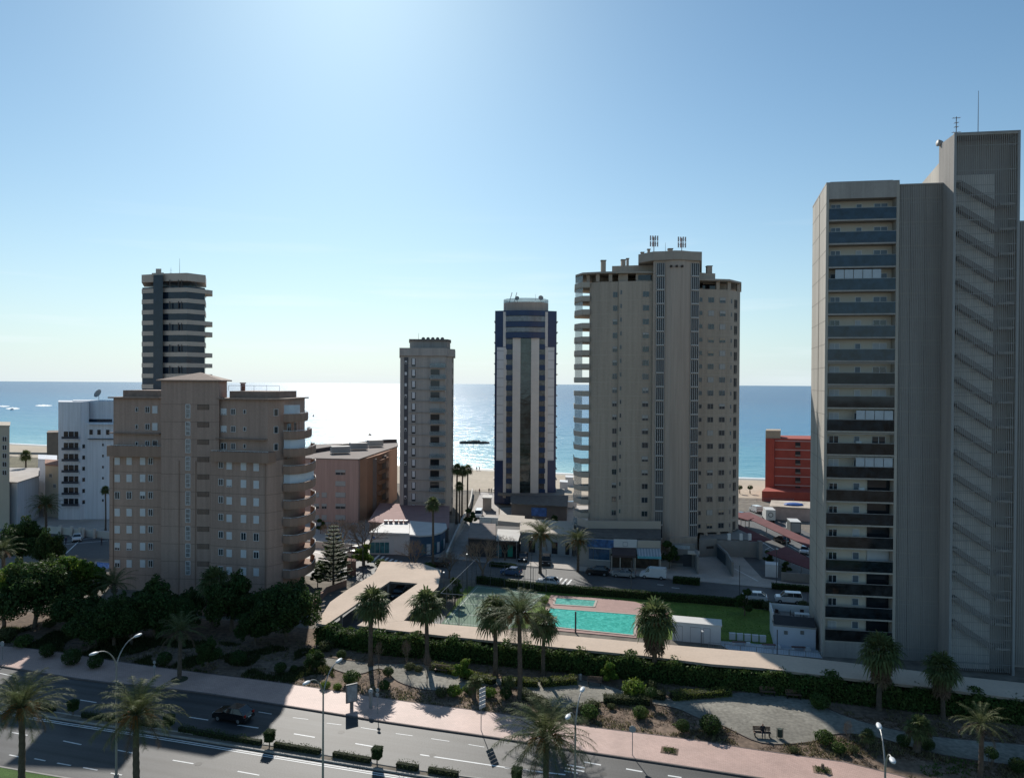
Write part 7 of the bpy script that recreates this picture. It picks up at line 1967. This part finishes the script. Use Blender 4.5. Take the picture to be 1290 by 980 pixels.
# around the navy tower
mb = MB(); sheet([(604, 665), (656, 668), (654, 658), (604, 655)], .034, mb); struct('court_surface', mb, MATS['court_green'])
fence('court_fence', 'tall pale mesh fence of the small court by the navy tower', [(604, 668), (656, 672)], 3.0, 3.0, MATS['galvanised'], (3.0,), .6)
mb = MB(); kerb(mb, [G(604, 660), G(643, 662)], 1.8, .3); single('garden_wall', mb, white, 'bright white wall behind the small court by the navy tower', 'wall')
simple_block('pergola_house', 'small pale kiosk with flat roof left of the navy tower', ((609, 198), (620, 197.5), (620, 202), (610, 202)), 3.4, M('kiosk_wall', (.45, .38, .32), .85), roofm=M('kiosk_roof', (.55, .53, .50), .8), cat='kiosk')
t = root_at('low_building', 'dark low flat roofed building in front of the navy tower with a blue banner', 'building', *V(680, 186))
mb = MB(); mb.prism([V(645, 188), V(715, 184), V(716, 200), V(645, 200)], 0, 3.6); part('wall', mb, M('wall_dark_brown', (.15, .13, .12), .85), t, True)
mb = MB(); mb.prism([V(644, 187), V(716, 183), V(717, 201), V(644, 201)], 3.6, 3.85); part('roof', mb, M('roof_dark_gravel', (.13, .12, .11)), t, True)
f = Face(V(645, 188), V(715, 184)); mb = MB(); f.sub(mb, f.hit(680)[0], 1.9, 4.0, 2.2, .1, .1); part('banner', mb, M('banner_blue', (.06, .14, .36), .6, .5, 1), t, True)
simple_block('terrace_block', 'low pale planted terrace wall behind the dark shop', ((628, 166), (662, 163), (662, 172), (630, 174)), 3.4, bgl, cat='terrace')
for i, (px, lb) in enumerate(((712, 'white beach kiosk left of the beige tower balconies'), (719, 'white parasol like kiosk beside the beige tower'))):
    simple_block('kiosk', lb, ((px - 6, 235 + i * 12), (px + 4, 234 + i * 12), (px + 4, 239 + i * 12), (px - 6, 240 + i * 12)), 3.0, wc, cat='kiosk')
for i, (x0, x1, yy) in enumerate(((560, 700, 620), (700, 1000, 628))):
    fence('promenade_fence', ('low fence of the promenade left of the navy tower', 'low fence of the promenade right of the beige tower')[i], [(x0, yy), (x1, yy + 3.5 * (1 + i * .3))], 1.0, 5.0, MATS['galvanised'], (1.0, .5))
# hotel floodlit block left street: bright pool patch and fence
pool([(119, 716), (141, 718), (141, 710), (121, 708)], poolM('blue_pool', (.02, .16, .5)), 'small deep blue pool left of the brown block base')
mb = MB(); kerb(mb, [G(60, 671), G(140, 679)], 1.6, .3)
for x in (76, 90, 101, 105, 119): p = G(x, 672 + (x - 60) * .1); mb.box((p.x, p.y, 1.1), (.5, .5, 2.2))
single('garden_wall', mb, M('pale_wall', (.55, .52, .47)), 'pale wall with white pillars below the white block', 'wall')
# rock islet
r = random.Random(12); mb = MB()
c0 = G(597, 558)
for i in range(70):
    a = r.uniform(-1, 1); x = c0.x + a * 8.6; y = c0.y + r.uniform(-2.6, 2.6); s_ = r.uniform(.6, 1.5) * (1.15 - abs(a) * .6)
    b = len(mb.v); mb.sph((x, y, .1 + .5 * (1 - abs(a)) * r.random()), (s_, s_ * .8, s_ * .8), 6, 4)
    for j in range(b, len(mb.v)): v = mb.v[j]; mb.v[j] = (v[0] + r.uniform(-.18, .18), v[1] + r.uniform(-.18, .18), v[2] + r.uniform(-.15, .15))
single('rock_islet', mb, M('rock', (.12, .105, .095), .9, .3, .8, .5, 3), 'low dark islet of piled rocks in the sea left of the navy tower', 'rocks')
p = G(15, 516); mb = MB(); mb.prism([(p.x - 2.5, p.y), (p.x - 1.5, p.y - .8), (p.x + 2, p.y - .8), (p.x + 2, p.y + .8), (p.x - 1.5, p.y + .8)], -.2, .8); mb.box((p.x + .3, p.y, 1.2), (1.5, 1.1, .8)); single('motor_boat', mb, wc, 'tiny motor boat beside the white wakes off the left shore', 'boat')
for px, py, lb in ((395, 524, 'tiny sail dot in the sun glitter behind the brown block'), (466, 548, 'tiny buoy in the bright glitter left of the slim tower')):
    p = G(px, py); mb = MB(); mb.tube([(p.x, p.y, -.2), (p.x, p.y, 1.6)], [.8, .15], 7); mb.sph((p.x, p.y, .2), (1.1, 1.1, .5), 8, 5); single('buoy', mb, plastic, lb, 'buoy')

# ---------------------------------------------------------------- avenue lamps, signs, benches, bins, people
lampm = M('lamp_pole_grey', (.30, .30, .29), .5, .08, 1, metal=.3); lamph = M('lamp_head_white', (.62, .64, .65), .4, .05, 1)
def street_lamp(x, y, rz, lab, hh=11.8):
    t = thing('street_lamp', lab, 'street lamp', (x, y, 0), rz, 'double armed avenue lamps')
    mb = MB(); mb.tube([(0, 0, 0), (0, 0, 1.2), (0, 0, hh - 1.9)], [.13, .10, .065], 8); mb.tube([(0, 0, 0), (0, 0, .35)], .2, 8); part('pole', mb, lampm, t)
    for s_, dz, ln_ in ((-1, 0, 2.0), (1, 0, 2.0)):
        top = hh + dz; z0 = hh - 1.95
        mb = MB(); pts = [Vector((0, 0, z0))]
        for k in range(1, 9):
            q = k / 8; pts.append(Vector((s_ * ln_ * (q ** 1.5), 0, z0 + (top - z0) * math.sin(q * 1.57))))
        mb.tube(pts, [.055] * 4 + [.045] * 5, 6); arm = part('lamp_arm', mb, lampm, t)
        mb = MB(); e = pts[-1]; d = (pts[-1] - pts[-2]).normalized(); d.z *= .6
        b = len(mb.v); mb.sph((0, 0, 0), (.48, .19, .12), 10, 6)
        ang = math.atan2(d.z, abs(d.x)); Rm = Matrix.Rotation(-s_ * ang, 3, 'Y')
        for j in range(b, len(mb.v)): v = Rm @ Vector(mb.v[j]); mb.v[j] = tuple(v + e + d * .35)
        part('lamp_head', mb, lamph, arm, smooth=True)
    return t
street_lamp(-34.7, 63.5, 1.26, 'double armed avenue lamp at lower left, seen above the road')
street_lamp(-15.0, 57.8, 1.26, 'double armed avenue lamp with small box on its pole, left of the advertising panel')
street_lamp(4.75, 52.4, 1.26, 'double armed avenue lamp right of the big foreground palm')
street_lamp(24.4, 46.8, 1.26, 'avenue lamp with pale heads at the lower right corner')
def sign_post(px, py, h, lab, kind):
    p = G(px, py); t = thing('road_sign', lab, 'sign', (p.x, p.y, .13), -.27)
    mb = MB(); mb.tube([(0, 0, 0), (0, 0, h)], .04 if kind != 'totem' else .16, 6); part('pole', mb, lampm, t)
    sg = M('sign_back', (.34, .36, .37), .5, .08, 2, metal=.2)
    if kind == 'round': mb = MB(); mb.tube([(0, -.04, h), (0, -.01, h)], .33, 18); part('sign_plate', mb, sg, t)
    if kind == 'arrows':
        for i in range(5):
            mb = MB(); mb.box((.12, 0, h - .2 - i * .42), (.85, .06, .34), 1.1); part('sign_plate', mb, M('sign_silver', (.5, .51, .52), .4, .06, 2), t)
    if kind == 'small':
        for i in range(2): mb = MB(); mb.tube([(0, -.04, h - .1 - i * .5), (0, 0, h - .1 - i * .5)], .2, 12); part('sign_plate', mb, sg, t)
    if kind == 'totem':
        mb = MB(); mb.box((0, 0, h * .5), (.34, .16, h - .4)); part('column', mb, sg, t)
        mb = MB(); mb.tube([(0, -.08, h), (0, .08, h)], .28, 16); mb.tube([(0, -.085, h), (0, -.1, h)], .2, 16, 1); part('disc', mb, [sg, signw], t)
    return t
sign_post(796.6, 952.4, 2.45, 'round traffic sign seen from behind on the pink pavement', 'round')
sign_post(606, 921, 4.3, 'direction sign with five silver slats on a thin pole', 'arrows')
sign_post(194.5, 858, 2.2, 'small double traffic sign right of the double lamp, in shade', 'small')
sign_post(3, 832, 2.0, 'round traffic sign at the left edge of the pavement', 'round')
sign_post(475.5, 900, 2.6, 'thin pole with small round sign right of the totem', 'small')
sign_post(467, 892.5, 1.75, 'thick totem post with round head beside the advertising panel', 'totem')
p = G(443, 893.5); t = thing('advertising_panel', 'tall grey advertising panel with pale poster on one foot on the pink pavement', 'advertising panel', (p.x, p.y, .13), .55)
mb = MB(); mb.box((0, 0, .35), (.35, .18, .7)); part('foot', mb, M('panel_frame_grey', (.17, .165, .155), .6), t)
mb = MB(); mb.box((0, 0, 1.65), (1.25, .2, 1.95)); part('case', mb, MATS['panel_frame_grey'], t)
mb = MB(); mb.box((0, -.105, 1.65), (1.05, .02, 1.7)); part('poster', mb, M('poster', (.36, .36, .36), .3, .3, 2.5, spec=.5), t)
def bench_proto():
    t = thing('park_bench', 'x', 'bench'); wd_ = M('bench_wood', (.16, .10, .07), .7, .25, 3)
    mb = MB()
    for i in range(4): mb.box((0, -.18 + i * .13, .45), (1.7, .11, .035))
    part('seat', mb, wd_, t); mb = MB()
    for i in range(3): mb.box((0, .28 + i * .02, .58 + i * .13), (1.7, .035, .11))
    part('backrest', mb, wd_, t)
    for s_ in (-.7, .7): mb = MB(); mb.box((s_, .02, .22), (.06, .5, .43)); mb.box((s_, .32, .62), (.05, .05, .4)); part('leg', mb, plastic, t)
    return t
bp = Proto(bench_proto())
for px, py, rz, lb in ((960, 928, -.12, 'park bench with a seated person near the round dark bushes'), (556, 848, -.25, 'park bench by the low yellow hedge under the fan palm'), (749, 863, -.2, 'park bench at the hedge left of the umbrella tree'), (967, 876, -.15, 'dark park bench in the hedge shade at the wide path'), (1000, 880, -.15, 'dark park bench right of the one in hedge shade')):
    p = G(px, py); bp.place((p.x, p.y, .03), rz, lb, 'park benches')
p = G(982.5, 930); mb = MB(); mb.tube([(0, 0, .15), (0, 0, .95)], .24, 10); t = thing('litter_bin', 'dark litter bin beside the bench with the seated person', 'bin', (p.x, p.y, .03)); part('bucket', mb, M('bin_green', (.03, .045, .035), .6), t); mb = MB(); mb.tube([(-.3, 0, 0), (-.3, 0, 1.05)], .03, 5); mb.tube([(.3, 0, 0), (.3, 0, 1.05)], .03, 5); part('frame', mb, plastic, t)
p = G(731, 858); t = thing('litter_bin', 'small pale litter bin left of the bench by the hedge', 'bin', (p.x, p.y, .03)); mb = MB(); mb.tube([(0, 0, .1), (0, 0, .8)], .2, 10); part('bucket', mb, MATS['galvanised'], t); mb = MB(); mb.tube([(0, 0, 0), (0, 0, .12)], .05, 6); part('stand', mb, plastic, t)
# tree pits in the pavement
for px, py, lb in ((843.5, 947, 'low weeds in a square planting pit of the pink pavement'), (1036, 972, 'planting pit with a cut dark stump in the pink pavement')):
    p = G(px, py); t = thing('tree_pit', lb, 'planting pit', (p.x, p.y, .13), -.3)
    mb = MB(); mb.box((0, 0, .012), (1.6, 1.3, .02)); part('soil', mb, soil, t)
    mb = MB(); r = random.Random(int(px)); 
    for _ in range(260): leaf(mb, Vector((r.uniform(-.6, .6), r.uniform(-.5, .5), r.uniform(.03, .22))), (rdir(r) + Vector((0, 0, .6))).normalized(), .07, r)
    part('weeds', mb, lf_mid, t)
    if px > 1000: mb = MB(); mb.tube([(.05, 0, 0), (.02, 0, .6)], [.16, .13], 8); part('stump', mb, bark, t)
p = G(226, 857); mb = MB(); mb.tube([(p.x, p.y, .1), (p.x, p.y, .17)], .95, 14); single('tree_pit', mb, lf_dark if False else M('pit_soil_dark', (.05, .055, .03), .95, .3, 2), 'round dark planting pit at the foot of the pavement palm', 'planting pit')

# people: one continuous skinned body, coloured by height
def person(label, x, y, z, rz, pose='stand', shirt=(.05, .05, .08), trousers=(.03, .03, .05), group=None):
    me = bpy.data.meshes.new('person')
    if pose == 'stand':
        J = [(0, 0, .92, .14), (0, 0, 1.12, .13), (0, 0, 1.38, .155), (0, 0, 1.5, .065), (0, -.01, 1.6, .085), (0, -.01, 1.72, .09),
             (-.18, 0, 1.42, .06), (-.24, .02, 1.15, .045), (-.25, -.05, .9, .036), (-.25, -.08, .8, .04), (.18, 0, 1.42, .06), (.24, .02, 1.15, .045), (.25, -.05, .9, .036), (.25, -.08, .8, .04),
             (-.1, 0, .88, .095), (-.11, -.04, .48, .06), (-.12, .03, .08, .042), (-.12, -.1, .04, .04), (.1, 0, .88, .095), (.11, .05, .48, .06), (.12, .12, .08, .042), (.12, .0, .04, .04)]
        hz = .9
    else:
        J = [(0, 0, .55, .14), (0, .04, .75, .13), (0, .02, 1.0, .155), (0, -.01, 1.12, .065), (0, -.04, 1.22, .085), (0, -.05, 1.33, .09),
             (-.18, .02, 1.04, .06), (-.24, -.02, .78, .045), (-.2, -.24, .66, .036), (-.17, -.32, .64, .04), (.18, .02, 1.04, .06), (.24, -.02, .78, .045), (.2, -.24, .66, .036), (.17, -.32, .64, .04),
             (-.1, -.02, .54, .095), (-.12, -.42, .52, .065), (-.12, -.45, .1, .042), (-.12, -.57, .05, .04), (.1, -.02, .54, .095), (.12, -.42, .52, .065), (.12, -.45, .1, .042), (.12, -.57, .05, .04)]
        hz = .58
    E = [(0, 1), (1, 2), (2, 3), (3, 4), (4, 5), (2, 6), (6, 7), (7, 8), (8, 9), (2, 10), (10, 11), (11, 12), (12, 13), (0, 14), (14, 15), (15, 16), (16, 17), (0, 18), (18, 19), (19, 20), (20, 21)]
    me.from_pydata([j[:3] for j in J], E, []); o = bpy.data.objects.new('person', me); COL.objects.link(o)
    sk_ = o.modifiers.new('skin', 'SKIN'); 
    if not me.skin_vertices: me.skin_vertices.new() if hasattr(me.skin_vertices, 'new') else None
    for v, j in zip(me.skin_vertices[0].data, J): v.radius = (j[3], j[3])
    me.skin_vertices[0].data[0].use_root = True
    o.modifiers.new('sub', 'SUBSURF').levels = 1
    dg = bpy.context.evaluated_depsgraph_get(); new = bpy.data.meshes.new_from_object(o.evaluated_get(dg)); o.modifiers.clear(); o.data = new
    new.materials.clear()
    for m in (M('skin_tone', (.38, .22, .15), .6), M('shirt_%.2f' % shirt[0], shirt, .85), M('trousers_%.2f' % trousers[0], trousers, .85), M('hair_dark', (.03, .02, .015), .8), M('shoe_dark', (.04, .035, .03), .7)): new.materials.append(m)
    neck = J[3][2]
    for pl_ in new.polygons:
        c = pl_.center; pl_.use_smooth = True
        if c.z > neck - .01: mi = 3 if (c.z > J[5][2] - .02 or (c.y > J[5][1] + .02 and c.z > J[4][2] - .02)) else 0
        elif c.z < .09: mi = 4
        elif (c - Vector(J[9][:3])).length < .09 or (c - Vector(J[13][:3])).length < .09: mi = 0
        elif c.z < hz and not (abs(c.x) > .2 and c.z > .7): mi = 2
        else: mi = 1
        pl_.material_index = mi
    o.location = (x, y, z); o.rotation_euler = (0, 0, rz); setp(o, label, 'person', group)
    return o
p = G(960.8, 928); person('person in dark clothes sitting on the park bench near the bin', p.x, p.y, .03, -.12, 'sit', (.03, .03, .035), (.05, .05, .07))
for i, (px, py, sh, lb) in enumerate(((600.5, 593.0, (.04, .05, .09), 'left walker in dark clothes at the waterline'), (603.8, 592.8, (.10, .04, .04), 'right walker in dark clothes at the waterline'), (616, 621.5, (.05, .05, .05), 'person standing left of the navy tower on the promenade'), (619, 621.8, (.3, .28, .25), 'person in pale top beside the navy tower'),
    (604, 622, (.2, .05, .05), 'person in a red top at the top of the beach lane'), (83, 686, (.04, .05, .08), 'pedestrian crossing the street left of the brown block'), (128, 687, (.06, .04, .04), 'pedestrian on the street close to the brown block'), (1160, 600, (.05, .05, .05), None))):
    if lb is None: continue
    p = G(px, py); person(lb, p.x, p.y, .03, px, 'stand', sh, (.05, .05, .09))
